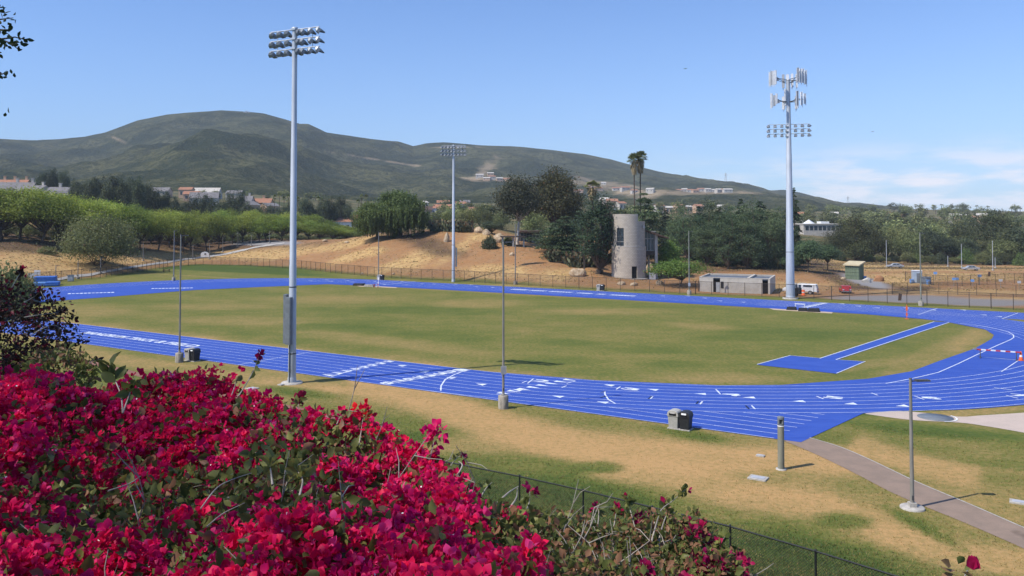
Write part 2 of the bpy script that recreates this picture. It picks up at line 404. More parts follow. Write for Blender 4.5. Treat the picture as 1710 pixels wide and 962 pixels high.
def band(pts, w, soft=.6, wob=.35):
    d = np.full(len(X), 1e9)
    for (x0, y0), (x1, y1) in zip(pts[:-1], pts[1:]):
        L = (x1 - x0) ** 2 + (y1 - y0) ** 2; t = np.clip(((PX - x0) * (x1 - x0) + (PY - y0) * (y1 - y0)) / L, 0, 1)
        d = np.minimum(d, np.hypot(PX - x0 - t * (x1 - x0), (PY - y0 - t * (y1 - y0)) * 1.0))
    return 1 - sst(d / w + wob * (.6 * n1 + .4 * n2), 1 - soft, 1 + soft)
# how dry the turf is (0 green, 1 straw)
infield = (V_ > 63) & (V_ < 150)
dry = np.where(infield, .455 + .035 * n3 + .04 * n2 + .03 * n1, .47 + .12 * n3 + .08 * n2 + .06 * n1)
mx = lambda a, b, k=1.0: a + (1 - a) * b * k
dry = mx(dry, band([(600, 632), (700, 662), (820, 708), (960, 745), (1100, 758), (1220, 768), (1330, 764), (1420, 770)], 23), .85)
dry = mx(dry, band([(720, 742), (860, 742), (1000, 756), (1150, 785)], 14), .5)
dry = mx(dry, band([(1000, 772), (1120, 792), (1240, 826), (1380, 842), (1480, 888), (1600, 928), (1710, 940)], 23), .75)
dry = mx(dry, band([(390, 650), (560, 655), (700, 680)], 9), .35)
dry = mx(dry, band([(1440, 745), (1520, 772), (1620, 795)], 20), .72)
dry = mx(dry, band([(120, 588), (250, 610), (420, 634), (560, 648)], 10), .45)
dry = mx(dry, ell(590, 652, 60, 7, 6), .5); dry = mx(dry, ell(1600, 690, 140, 7, -4), .45)
dry = mx(dry, ell(460, 640, 30, 6), .4)
lf = lambda d, w, k: np.exp(-np.clip(d, 0, None) / w) * k * (d > -.6)
dry = mx(dry, lf(V_ - 64.4, 2.2, .62) * (V_ < 90) * (U_ > 18) * (1 + .3 * n2))
dry = mx(dry, lf(134.5 - V_, 1.6, .4) * (V_ > 110))
dry = mx(dry, lf(54.5 - V_, 1.4, .35) * (V_ < 55))
for a in [(540, 500, 120, 7), (800, 507, 70, 6), (1170, 545, 60, 5, 4), (350, 512, 110, 6), (150, 520, 80, 10), (640, 570, 200, 10, 7), (860, 478, 90, 3), (1000, 520, 110, 5), (400, 535, 120, 7), (1200, 632, 110, 9), (1560, 590, 90, 14, -25), (1625, 570, 38, 20, -30), (240, 560, 120, 5, 8), (1440, 610, 60, 6, -8)]:
    dry = mx(dry, ell(*a), .30)
for a in [(1414, 869, 44, 13, 4), (1003, 780, 34, 9), (1540, 880, 70, 8, 28), (690, 732, 40, 9), (1150, 725, 60, 8, 10), (1560, 720, 150, 12, 6), (700, 560, 120, 9, 4), (940, 572, 60, 6), (1090, 585, 60, 6), (940, 602, 70, 8), (1120, 608, 50, 6), (560, 548, 90, 6), (1400, 950, 160, 40, 15), (1000, 830, 130, 22, 12), (760, 640, 50, 5, 8), (1480, 690, 60, 6), (500, 655, 70, 8, 6), (1280, 560, 120, 9), (700, 520, 150, 6, 2)]:
    dry = dry * (1 - (.55 if a[1] > 640 else .28) * ell(*a))
lawn = sst(V_, 147.5, 150) * (1 - sst(PX, 470, 600))
dry = dry * (1 - lawn) + lawn * np.clip(.14 + .06 * n3, 0, 1)
dry = np.where(V_ < 36, np.clip(.20 + .12 * n1, 0, 1) * sst(36 - V_, 0, 5) + dry * (1 - sst(36 - V_, 0, 5)), dry)
# bare earth beyond the far fence, straw-coloured weeds on it, scrub further off
fy = np.interp(PX, _fx, _fy); Dfv = depth_of(fy)
be = sst(Y - Dfv + .9 * n2, 1.5, 4.0) * (Y > 90)
farfade = np.where(PX > 1340, sst(Y, 288, 318), np.where(PX < 690, sst(Y, 345, 420), sst(Y, 262, 330)))
dirt = be * (1 - farfade)
gold = np.zeros(len(X))
for a in [(90, 440, 120, 26), (270, 428, 90, 12), (400, 425, 60, 9), (470, 420, 60, 10, -5), (580, 408, 60, 7, -12), (700, 430, 48, 16, -30), (655, 445, 40, 8, -20), (830, 455, 60, 12), (930, 460, 40, 12), (800, 395, 30, 8), (600, 425, 50, 8, -15), (760, 420, 40, 9, -35), (1480, 470, 70, 8), (1620, 462, 120, 6), (1600, 488, 140, 5), (1310, 480, 60, 8), (1560, 448, 200, 5), (1440, 445, 50, 6), (1500, 436, 260, 4), (1660, 500, 70, 4)]:
    gold = mx(gold, ell(*a, wob=.45), .85)
gold = np.clip(gold * dirt, 0, 1)
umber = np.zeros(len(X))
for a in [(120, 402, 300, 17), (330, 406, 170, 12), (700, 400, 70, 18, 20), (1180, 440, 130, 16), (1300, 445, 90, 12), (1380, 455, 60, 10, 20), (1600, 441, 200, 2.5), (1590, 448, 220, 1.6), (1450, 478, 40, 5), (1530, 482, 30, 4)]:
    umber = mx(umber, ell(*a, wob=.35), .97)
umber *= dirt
gravel = np.zeros(len(X))
for a in [(1445, 470, 40, 7, 15), (1500, 500, 120, 7), (1620, 506, 120, 7), (440, 406, 60, 4)]:
    gravel = mx(gravel, ell(*a, wob=.1, soft=.3), .95)
gravel *= dirt
scrub = farfade
m, n, o = newmat('ground')
A = {k: node(n, 'ShaderNodeAttribute', attribute_name=k).outputs['Fac'] for k in ('dry', 'dirt', 'gold', 'umber', 'gravel', 'scrub')}
tc = n.nodes.new('ShaderNodeTexCoord').outputs['Object']
f1 = noise(n, 2.6, 5, .68, tc); f2 = noise(n, .42, 5, .62, tc); f3 = noise(n, 14, 3, .7, tc); f4 = noise(n, .13, 6, .6, tc, (1, 3.2, 1, .56))
d = mth(n, 'ADD', A['dry'], mth(n, 'MULTIPLY', mth(n, 'SUBTRACT', f1, .5), .9))
d = mth(n, 'ADD', d, mth(n, 'MULTIPLY', mth(n, 'SUBTRACT', f2, .5), .34)); d = mth(n, 'ADD', d, mth(n, 'MULTIPLY', mth(n, 'SUBTRACT', f4, .5), .16))
rp = n.nodes.new('ShaderNodeValToRGB'); e = rp.color_ramp.elements
e[0].position = 0; e[0].color = (.046, .076, .018, 1); e[1].position = 1; e[1].color = (.47, .285, .120, 1)
for p_, c_ in ((.22, (.080, .112, .022)), (.45, (.148, .152, .036)), (.68, (.265, .200, .070))): q = e.new(p_); q.color = rgba(c_)
n.links.new(d, rp.inputs[0])
grass = mix(n, maprange(n, f3, .3, .7, 0, .35), rp.outputs[0], mix(n, .5, rp.outputs[0], (.02, .035, .008)))
soil = mix(n, maprange(n, f1, .3, .7), (.36, .185, .076), (.245, .130, .058)); soil = mix(n, maprange(n, f2, .35, .7, 0, .6), soil, (.30, .19, .10)); f5 = noise(n, 1.1, 6, .75, tc); soil = mix(n, maprange(n, f5, .52, .66, 0, .6), soil, (.15, .085, .045)); soil = mix(n, maprange(n, f5, .30, .42, .5, 0), soil, (.48, .32, .19))
soil = mix(n, mth(n, 'MULTIPLY', A['gold'], maprange(n, noise(n, .8, 7, .78, tc), .36, .6, .12, 1)), soil, mix(n, f2, (.58, .40, .165), (.43, .29, .12)))
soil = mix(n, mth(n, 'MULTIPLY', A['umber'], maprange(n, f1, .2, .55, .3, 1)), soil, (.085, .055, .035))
soil = mix(n, A['gravel'], soil, mix(n, f1, (.27, .26, .25), (.21, .20, .195)))
scr = mix(n, maprange(n, noise(n, .05, 6, .65, tc), .38, .62), (.055, .068, .024), (.16, .125, .06))
c = mix(n, A['dirt'], grass, soil); c = mix(n, A['scrub'], c, scr)
p = node(n, 'ShaderNodeBsdfPrincipled', Roughness=.95); p.inputs['Specular IOR Level'].default_value = .1
n.links.new(c, p.inputs['Base Color']); n.links.new(bump(n, mth(n, 'ADD', f3, mth(n, 'MULTIPLY', f1, 2.0)), .5, .05), p.inputs['Normal']); n.links.new(p.outputs[0], o.inputs[0])
ground = nmesh('ground', V, FQ, m, smooth=True, attrs=dict(dry=dry, dirt=dirt, gold=gold, umber=umber, gravel=gravel, scrub=scrub))
tag(ground, 'turf and bare earth of the playing field and the slopes round it', 'ground', kind='structure')

# ---------------------------------------------------------------- hills behind
RIDGE = [(-900, 250), (-400, 222), (-100, 228), (0, 231), (60, 234), (100, 232), (140, 229), (175, 221), (230, 200), (280, 190), (320, 185.5), (370, 182.5), (410, 186), (440, 189), (475, 199), (500, 207), (515, 207), (545, 221), (620, 231), (665, 235), (690, 243.5), (712, 239), (740, 238), (800, 242), (850, 243.5), (900, 248), (980, 257), (1020, 265), (1060, 277), (1100, 287), (1150, 295), (1200, 302), (1250, 310), (1285, 319), (1310, 318), (1335, 322), (1370, 331), (1400, 338), (1450, 345), (1550, 358), (1700, 366), (2400, 372)]
HC = {
 -900: [(900, 324), (1500, 295), (2100, 262)], -100: [(900, 322), (1500, 290), (2100, 255)], 0: [(900, 320), (1400, 290), (1900, 268)], 100: [(950, 320), (1300, 303), (1900, 276)],
 180: [(950, 320), (1300, 288), (1500, 276), (1900, 268)], 230: [(950, 320), (1250, 288), (1500, 254), (1850, 252)], 290: [(950, 320), (1250, 280), (1500, 235), (1850, 243)],
 340: [(950, 320), (1250, 275), (1500, 226), (1850, 238)], 380: [(950, 320), (1250, 276), (1500, 225), (1850, 238)], 430: [(950, 322), (1250, 282), (1500, 233), (1850, 236)],
 500: [(950, 325), (1250, 296), (1550, 262), (1900, 240)], 560: [(950, 328), (1300, 306), (1650, 280), (2000, 252)], 640: [(950, 330), (1300, 318), (1700, 292), (2100, 262)],
 690: [(950, 332), (1300, 322), (1800, 296), (2200, 268)], 740: [(950, 333), (1300, 322), (1800, 290), (2300, 262)], 820: [(1000, 334), (1400, 316), (1800, 294), (2300, 268)],
 900: [(1000, 336), (1400, 322), (1800, 304), (2300, 275)], 1000: [(1000, 338), (1500, 326), (1900, 310), (2300, 285)], 1100: [(1000, 340), (1500, 322), (1750, 320), (2200, 303)],
 1220: [(1000, 344), (1500, 324), (1750, 322), (2300, 314)], 1330: [(1000, 350), (1500, 342), (1900, 334), (2300, 328)], 1450: [(1000, 356), (1500, 352), (2300, 349)], 1600: [(1000, 366), (2300, 364)], 2400: [(1000, 374), (2300, 374)]}
hx = np.array(sorted(HC)); rx_, ry_ = np.array(RIDGE, float).T
HD = np.concatenate([np.linspace(640, 850, 20), np.linspace(860, 2000, 210), np.linspace(2010, 2800, 90), np.linspace(2830, 4200, 20)])
hz_ = np.zeros((len(hx), len(HD)))
cxs = np.arange(-900, 2401, 3.0); grid = np.zeros((len(cxs), len(HD)))
for i, hx_ in enumerate(hx):
    k = [(640, zat(HC[hx_][0][1], HC[hx_][0][0]) - 90), (860, zat(HC[hx_][0][1], HC[hx_][0][0]) - 28)] + [(D, zat(y, D)) for D, y in HC[hx_]]
    kd, kz = zip(*k); hz_[i] = np.interp(HD, kd, kz)
w = np.exp(-.5 * (np.arange(-9, 10) / 4.0) ** 2); w /= w.sum()
for j in range(len(HD)):
    g = np.interp(cxs, hx, hz_[:, j]); grid[:, j] = np.convolve(np.pad(g, 9, 'edge'), w, 'valid')
RD = 2620.0
for i, c_ in enumerate(cxs):
    zr = zat(np.interp(c_, rx_, ry_), RD)
    a = HD > HC[0][-1][0] if False else HD > 1950
    s = np.clip((HD - 1950) / (RD - 1950), 0, 1); base = grid[i].copy(); z0 = np.interp(1950, HD, base)
    sl = s ** .85; z = np.where(a, z0 + (zr - z0) * sl, base); z = np.where(HD > RD, zr - (HD - RD) * .16, z); grid[i] = z
ws = np.exp(-.5 * (np.arange(-7, 8) / 3.0) ** 2); ws /= ws.sum()
for i in range(len(cxs)):
    sm = np.convolve(np.pad(grid[i], 7, 'edge'), ws, 'valid'); keep = np.exp(-((HD - RD) / 60.0) ** 2); grid[i] = sm * (1 - keep) + grid[i] * keep
HXg = (cxs[:, None] - 855) / F * (HD[None, :] * ct - (grid - H) * st); HYg = np.broadcast_to(HD[None, :], HXg.shape)
amp = np.clip((HD - 950) / 300, 0, 1) * np.clip(np.abs(HD - RD) / 300, .12, 1)
ridg = 1 - np.abs(fbm(HXg * .0062, HYg * .0036, 21, 4)) * 1.1
grid2 = grid + amp * (24 * ridg - 13 + 3.5 * fbm(HXg * .03, HYg * .03, 22, 3))
Vh = np.stack([HXg, HYg, grid2], -1).reshape(-1, 3); nr, nc = HXg.shape; ii = np.arange(nr * nc).reshape(nr, nc)
Fh = np.stack([ii[:-1, :-1], ii[1:, :-1], ii[1:, 1:], ii[:-1, 1:]], -1).reshape(-1, 4)
hpx, hpy = px_of(*Vh.T); PX, PY = hpx, hpy
n1, n2 = fbm(Vh[:, 0] * .02, Vh[:, 1] * .02, 31, 4), fbm(Vh[:, 0] * .08, Vh[:, 1] * .08, 32, 3)
bare = np.zeros(len(Vh))
for a in [(808, 286, 20, 10, -35), (826, 300, 42, 3), (1010, 312, 60, 7, 10), (760, 246, 40, 1.2), (620, 265, 60, 1.4, 9), (199, 234, 14, 1.2, 25), (1150, 322, 90, 3), (900, 318, 60, 3)]:
    bare = mx(bare, ell(*a, wob=.8), .5)
m, n, o = newmat('chaparral')
tc = n.nodes.new('ShaderNodeTexCoord').outputs['Object']
b1 = noise(n, .09, 4, .7, tc); b2 = noise(n, .009, 6, .62, tc); b3 = noise(n, .3, 2, .6, tc)
c = mix(n, maprange(n, b2, .40, .60), (.022, .031, .016), (.088, .088, .042))
c = mix(n, maprange(n, b1, .42, .60, 0, .85), c, (.020, .028, .012)); c = mix(n, maprange(n, b3, .55, .7, 0, .5), c, (.15, .13, .06))
c = mix(n, node(n, 'ShaderNodeAttribute', attribute_name='bare').outputs['Fac'], c, (.40, .30, .20))
p = node(n, 'ShaderNodeBsdfPrincipled', Roughness=1); p.inputs['Specular IOR Level'].default_value = 0
n.links.new(c, p.inputs['Base Color']); n.links.new(bump(n, mth(n, 'ADD', b1, mth(n, 'MULTIPLY', b2, 1.5)), .9, 9.0), p.inputs['Normal']); n.links.new(p.outputs[0], o.inputs[0])
hills = nmesh('hills', Vh, Fh, m, smooth=True, attrs=dict(bare=bare)); tag(hills, 'dark green brush covered hills', 'hills', kind='structure')
def hill_hit(px, py):
    i = int(np.argmin(np.abs(cxs - px))); q = np.abs(hpy.reshape(nr, nc)[i] - py); q[HD > RD] = 1e9; j = int(np.argmin(q)); return tuple(Vh.reshape(nr, nc, 3)[i, j])

# ---------------------------------------------------------------- running track
def mtrack():
    m, n, o = newmat('blue_track'); tc = n.nodes.new('ShaderNodeTexCoord').outputs['Object']
    a = noise(n, .35, 5, .6, tc, (1, 4, 1, .556)); b = noise(n, 30, 2, .6, tc)
    c = mix(n, maprange(n, a, .35, .65), (.027, .070, .335), (.038, .090, .385)); c = mix(n, maprange(n, noise(n, .9, 6, .7, tc, (1, 7, 1, .556)), .5, .75, 0, .3), c, (.085, .125, .36)); c = mix(n, maprange(n, b, .3, .7, 0, .16), c, (.02, .055, .26))
    p = node(n, 'ShaderNodeBsdfPrincipled', Roughness=.75); p.inputs['Specular IOR Level'].default_value = .25
    n.links.new(c, p.inputs['Base Color']); n.links.new(bump(n, b, .4, .004), p.inputs['Normal']); n.links.new(p.outputs[0], o.inputs[0]); return m
M['track'] = mtrack()
M['line'] = mk('track_line_paint', (.74, .77, .80), (.48, .54, .66), 2.2, .7)
M['darkline'] = mk('track_dark_mark', (.012, .02, .06), None, 2, .6)
VC, CL = 101.2, 126.0
def cR(ph): return 43.5 - 7.5 * ph / R(80) if ph < R(90) else 35.1 - 5.5 * (ph - R(90)) / R(90)
def arcR(Rr, ph): return (cR(ph) - Rr * math.sin(ph), VC - Rr * math.cos(ph))
def arcL(Rr, ph): return (CL + Rr * math.sin(ph), VC - Rr * math.cos(ph))
def lanes(k):                                 # 0 outermost ... 8 innermost
    Rr = 46.6 - k * 9.8 / 8
    P = [(CL, VC - Rr), (84, VC - Rr)] + [arcR(Rr, R(a)) for a in range(0, 181, 3)] + [(84, VC + Rr)] + [arcL(Rr, R(a)) for a in range(180, -1, -3)]
    return P
def ribbon(mb, P, w, z, closed=False):
    P = np.array(P, float); t = np.gradient(P, axis=0); t /= np.linalg.norm(t, axis=1)[:, None] + 1e-9
    nn = np.stack([-t[:, 1], t[:, 0]], 1) * w / 2; L, Rt = P + nn, P - nn; n = len(P)
    mb.add([UV(a, b, z) for a, b in L] + [UV(a, b, z) for a, b in Rt], [(i, i + n, i + n + 1, i + 1) for i in range(n - 1)])
def resample(P, N=260, c=(84, 101)):
    P = np.array(P, float); th = np.unwrap(np.arctan2(P[:, 1] - c[1], P[:, 0] - c[0])); return P, th
outer = [(CL, 54.45), (60, 54.45), (11.9, 54.5), (9.8, 65.1), (8.2, 67.0)] + [arcR(46.85, R(a)) for a in range(48, 181, 4)] + [(84, 148.05)] + [arcL(46.85, R(a)) for a in range(180, -1, -4)]
inner = [(116, 64.35), (60, 64.35), (43, 64.4), (32, 66.0), (22, 69.6), (17.5, 72.6), (11.6, 79.5), (8.7, 85.6), (7.1, 92.9), (4.4, 104.1), (3.0, 113.9), (2.9, 117.9), (4.0, 123), (8.8, 129.2), (12, 131.2), (20, 133.4), (36, 134.2), (80, 134.8), (100, 134.6), (116, 134.2), (129.6, 132.7), (136.7, 119), (141.9, 107.2), (142.9, 87.4), (144, 78.6), (141, 71.5), (134, 66.8), (126, 64.8)]
# ring between the two loops, matched by bearing from the middle of the field
cc = (84.0, 100.0); rays = []
def radial(loop, th):
    best = None
    for (a, b) in zip(loop, loop[1:] + loop[:1]):
        ax, ay, bx, by = a[0] - cc[0], a[1] - cc[1], b[0] - cc[0], b[1] - cc[1]; dx, dy = math.cos(th), math.sin(th)
        den = dx * (by - ay) - dy * (bx - ax)
        if abs(den) < 1e-12: continue
        t = (ax * (by - ay) - ay * (bx - ax)) / den; s = (ax * dy - ay * dx) / den
        if t > 0 and -1e-9 <= s <= 1 + 1e-9 and (best is None or t > best): best = t
    return (cc[0] + best * math.cos(th), cc[1] + best * math.sin(th))
ths = sorted(set([round(math.atan2(b - cc[1], a - cc[0]), 6) for a, b in outer + inner] + [round(x, 6) for x in np.linspace(-math.pi, math.pi, 240)[:-1]]))
Po = [radial(outer, t) for t in ths]; Pi = [radial(inner, t) for t in ths]; N = len(ths)
track = nmesh('track', [UV(a, b, .03) for a, b in Po] + [UV(a, b, .03) for a, b in Pi], np.array([(i, i + N, (i + 1) % N + N, (i + 1) % N) for i in range(N)]), M['track'])
tag(track, 'bright blue running track round the field', 'running track', kind='structure')
mb = MB(); mb.add([UV(a, b, .022) for a, b in [(40, 138), (-40, 138), (-40, 148.05), (40, 148.05)]], [(0, 1, 2, 3)]); mb.build('sprint_chute', M['track'], track)
mb = MB()
mb.add([gnd(x, y, .03) for x, y in [(1264, 609), (1397, 624), (1445, 604), (1320, 594)]], [(0, 1, 2, 3)])
mb.add([gnd(x, y, .026) for x, y in [(1369, 599), (1396, 601.5), (1586, 538.5), (1560, 537)]], [(0, 1, 2, 3)]); mb.build('runway', M['track'], track)
mb = MB()
for k in range(9): ribbon(mb, lanes(k), .058, .036)
Ro = 46.6
for k in range(0, 8):                         # straight lanes carried on past the bend, cut off on a slant
    v = 54.6 + k * 9.8 / 8; ph = math.acos((VC - v) / Ro) if k else 0.0
    u0 = (arcR(Ro, ph)[0] - .2) if k else 43; u1 = 13.6 - (v - 54.6) * .17
    if u0 - u1 > .5: ribbon(mb, [(u0, v), (u1, v)], .058, .037)
for k in range(0, 9): v = 138.3 + k * 9.6 / 8; ribbon(mb, [(38, v), (-36, v)], .058, .037)
def pxline(P, w): ribbon(mb, [uv_of(*gnd(*q)[:2]) for q in P], w, .040)
for P, w in [([(1479, 641), (1512, 635), (1540, 629), (1567, 622.5), (1600, 608), (1629, 594), (1665, 577.5), (1688, 567.5), (1693, 564), (1692, 559.5), (1684, 555), (1668, 550.5), (1640, 545), (1600, 540)], .11), ([(1631, 596), (1700, 602)], .09), ([(1700, 603), (1672, 621.5)], .09),
             ([(657, 641), (786, 618)], .08), ([(736, 653), (736.5, 645), (743, 635), (757, 627), (770, 622), (786, 618)], .13), ([(552.9, 629.9), (600, 615), (653, 602)], .14), ([(400, 609.5), (521, 588)], .09),
             ([(1010, 654), (1010, 659), (1016, 668), (1028, 675)], .13), ([(1533, 526), (1565, 515)], .11), ([(1673, 533), (1700, 523)], .11), ([(640, 476), (694, 470)], .16), ([(634, 474), (668, 469)], .12),
             ([(1369, 599), (1560, 537.6)], .12), ([(1396, 601), (1585, 538.8)], .12), ([(1264, 609), (1320, 594)], .1), ([(1397, 624), (1445, 604)], .1), ([(1445, 604), (1396, 601.2)], .06), ([(1320, 594), (1369, 598.6)], .06)]: pxline(P, w)
mb.build('lane_lines', M['line'], track)
def lane_v(k): return 54.6 + (k + .5) * 9.8 / 8     # middle of the k-th lane from outside, on the straight
mb = MB()
def tri(u, v, L=.9, W=.95, back=False, rot=0.0):
    s = -1 if back else 1; q = [(L / 2 * s, 0), (-L / 2 * s, W / 2), (-L / 2 * s, -W / 2)]; c, d = math.cos(rot), math.sin(rot)
    mb.add([UV(u + a * c - b * d, v + a * d + b * c, .043) for a, b in q], [(0, 1, 2)])
for k in range(8): tri(54.2, lane_v(k), 1.3, .62)
for k in range(8): tri(36.0 - k * .28, 57.0 + k * 1.12, 1.25, .62, True)
for u, v in [(51.5, 62.6), (47.7, 61.3), (31.8, 58.3), (35.9, 58.8), (39.8, 59.1), (43.8, 60.1), (30.2, 64.6), (26.3, 64.9), (22.3, 65.3), (27.8, 58.3), (18.5, 66.0), (14.8, 66.7), (11.2, 67.9), (7.7, 69.2)]: tri(u, v, .95, .78, rot=.0 if u > 25 else -.35 - (25 - u) * .02)
for u in (126, 121, 110, 106, 102, 98, 94, 57, 53, 49, 45, 41, 26, 23, 20, 16, 12, 8, 5, 3):
    k = rnd.randrange(1, 8); tri(u, 138.5 + (k + .5) * 1.2, 1.0, .8)
for k in range(8): tri(30.2 - k * .18, 138.7 + k * 1.2, 1.5, .9)
for k in range(6):
    for e in range(2): tri(140 - k * 5.2 - e * 1.2, 137.5 + e * 4.0 + (k % 3) * 1.3, 1.6, .5)
for a, b in [((881, 641), (891, 633)), ((1029, 651), (1036, 646.5)), ((1195.5, 651), (1203, 659)), ((1363.5, 662.5), (1375, 667)), ((1455, 657), (1466, 661)), ((1527, 662), (1543, 668)), ((1660, 648), (1690, 652)), ((1680, 661), (1700, 666)), ((946, 641), (961, 637)), ((938, 648), (946, 645)), ((1086, 667), (1090, 663)), ((1169, 676), (1173, 671)), ((1255, 678), (1261, 684)), ((872, 640), (880, 637))]: ribbon(mb, [uv_of(*gnd(*a)[:2]), uv_of(*gnd(*b)[:2])], .12, .044)
mb.build('lane_arrows', M['line'], track)
mb = MB()
for a, b in [((1083, 667), (1088, 662.5)), ((1163, 675), (1166, 671)), ((1245, 678), (1251, 684)), ((1003, 656), (1011, 654.5)), ((1003, 665), (1012, 662))]: ribbon(mb, [uv_of(*gnd(*a)[:2]), uv_of(*gnd(*b)[:2])], .14, .045)
mb.build('dark_marks', M['darkline'], track)
def lettering(name, s, loc, rz, w, h, mat, parent=None, bold=.018, z=None, rx=0.0, shear=0.0):
    cu = bpy.data.curves.new(name, 'FONT'); cu.body = s; cu.size = 1; cu.align_x = 'CENTER'; cu.align_y = 'CENTER'; cu.offset = bold; cu.resolution_u = 3; cu.shear = shear
    t = bpy.data.objects.new(name + '_src', cu); col.objects.link(t)
    me = bpy.data.meshes.new_from_object(t.evaluated_get(bpy.context.evaluated_depsgraph_get())); bpy.data.objects.remove(t)
    co = np.array([v.co[:] for v in me.vertices]); lo, hi = co.min(0), co.max(0); sc_ = np.array([w / (hi[0] - lo[0]), h / (hi[1] - lo[1])])
    for v, q in zip(me.vertices, (co[:, :2] - (lo + hi)[:2] / 2) * sc_): v.co = (q[0], q[1], 0)
    me.materials.clear(); me.materials.append(mat); o = bpy.data.objects.new(name, me); link(o, parent); o.location = loc; o.rotation_euler = (rx, 0, rz); return o
for s, u0, u1 in [('MANGRUM', 100.6, 92.0), ('TRACK', 91.3, 86.3), ('&', 85.8, 84.5), ('FIELD', 83.9, 78.7)]:
    lettering('painted_word', s, UV((u0 + u1) / 2, 60.0, .045), TRK, u0 - u1, 1.45, M['line'], track, .03)
for k, s in enumerate('87654321'): lettering('lane_number', s, UV(47.0 - k * .25, lane_v(k), .045), TRK, 1.25, .95, M['line'], track, .03)
for s, u, v, a in [('2', 36.0, 63.2, 0), ('3', 27.9, 64.1, -.18), ('4', 20.0, 66.4, -.32), ('5', 12.7, 69.6, -.5), ('6', 6.0, 73.6, -.65), ('7', -.1, 78.4, -.8)]:
    lettering('lane_number', s, UV(u, v, .046), TRK + a * .0, 1.5, .95, M['line'], track, .03)
mb = MB()                                     # far words, too distant to read: short strokes of paint as they show
for u0, u1, v in [(88.4, 84.6, 142.7), (84.0, 80.3, 142.5), (79.4, 74.2, 142.5), (73.2, 70.3, 142.3), (69.0, 67.0, 142.2), (66.1, 60.9, 142.0)]:
    u = u0
    while u > u1 + .3:
        w = rnd.uniform(.32, .5); mb.add([UV(a, b, .044) for a, b in [(u, v - .8), (u - w, v - .8), (u - w - .2, v + .8), (u - .2, v + .8)]], [(0, 1, 2, 3)])
        if rnd.random() < .6: mb.add([UV(a, b, .044) for a, b in [(u - w, v - .2), (u - .62, v - .2), (u - .62, v + .2), (u - w, v + .2)]], [(0, 1, 2, 3)])
        u -= .62
for (a0, b0), (a1, b1) in [((155.2, 89.4), (150.6, 95.6)), ((152.0, 105.0), (146.4, 110.4))]:
    L = math.hypot(a1 - a0, b1 - b0); ex, ey = (a1 - a0) / L, (b1 - b0) / L; s = 0
    while s < L:
        hgt = rnd.uniform(1.0, 1.7); mb.add([UV(a0 + ex * p - ey * q, b0 + ey * p + ex * q, .044) for p, q in [(s, -hgt / 2), (s + .5, -hgt / 2), (s + .55, hgt / 2), (s + .05, hgt / 2)]], [(0, 1, 2, 3)]); s += .68
mb.build('painted_strokes', M['line'], track)

# ---------------------------------------------------------------- walkways and pads
def sheet(name, P, mat, z=.02, label=None, cat=None):
    mb = MB(); n = len(P) // 2
    mb.add([(x, y, tz(x, y) + z) for x, y in P], [(i, i + 1, 2 * n - 2 - i, 2 * n - 1 - i) for i in range(n - 1)]); o = mb.build(name, mat)
    return tag(o, label, cat, kind='structure')
def mpath(name, c1, c2, stain):
    m, n, o = newmat(name); tc = n.nodes.new('ShaderNodeTexCoord').outputs['Object']
    a = noise(n, .9, 6, .65, tc); b = noise(n, .33, 3, .6, tc); g = noise(n, 35, 2, .6, tc)
    c = mix(n, maprange(n, a, .35, .65), c1, c2); c = mix(n, maprange(n, b, .62, .70, 0, stain), c, tuple(v * .45 for v in c1)); c = mix(n, maprange(n, g, .3, .7, 0, .25), c, tuple(v * .7 for v in c2))
    p = node(n, 'ShaderNodeBsdfPrincipled', Roughness=.9); p.inputs['Specular IOR Level'].default_value = .15; n.links.new(c, p.inputs['Base Color']); n.links.new(bump(n, g, .4, .004), p.inputs['Normal']); n.links.new(p.outputs[0], o.inputs[0]); return m
def smooth(P, k=6):
    P = np.array(P, float); s = np.arange(len(P)); q = np.linspace(0, len(P) - 1, (len(P) - 1) * k + 1); out = []
    for d in range(P.shape[1]):
        m_ = np.gradient(P[:, d]); i = np.minimum(q.astype(int), len(P) - 2); t = q - i
        out.append((2 * t**3 - 3 * t**2 + 1) * P[i, d] + (t**3 - 2 * t**2 + t) * m_[i] + (-2 * t**3 + 3 * t**2) * P[i + 1, d] + (t**3 - t**2) * m_[i + 1])
    return [tuple(r) for r in np.stack(out, 1)]
lft = smooth([gnd(x, y)[:2] for x, y in [(1309, 736.5), (1360, 758), (1420, 787), (1500, 828), (1600, 869), (1710, 917), (1850, 985)]])
rgt = smooth([gnd(x, y)[:2] for x, y in [(1352, 731.5), (1400, 746), (1450, 767), (1530, 805), (1620, 843), (1710, 882), (1850, 940)]])
walk = sheet('walkway', lft + rgt[::-1], mpath('walkway_asphalt', (.285, .208, .158), (.235, .176, .135), .75), .02, 'grey brown walkway curving up from the track to the lower right', 'walkway')
mb = MB(); ribbon(mb, [uv_of(*q) for q in rgt], .09, .035); mb.build('walkway_edging', M['concrete'], walk)
Ls = smooth([gnd(x, y)[:2] for x, y in [(1444, 691.5), (1520, 701.5), (1600, 706), (1640, 711), (1710, 723), (1900, 760)]]); Rs = smooth([gnd(x, y)[:2] for x, y in [(1467, 684.2), (1530, 688.5), (1600, 696), (1640, 694), (1710, 689.5), (1900, 676)]])
pad = sheet('throwing_pad', Ls + Rs[::-1], mpath('pad_concrete', (.52, .42, .35), (.47, .385, .32), .15), .018, 'pale pink concrete apron and sand sector beside the bend', 'throwing pad')
mb = MB(); c0 = gnd(1562, 697.3); mb.lathe([(.001, .03), (1.2, .03), (1.2, .026)], 36, (c0[0], c0[1], 0)); mb.build('throwing_circle', M['cabinet'], pad)
mb = MB(); e0 = uv_of(*c0[:2])
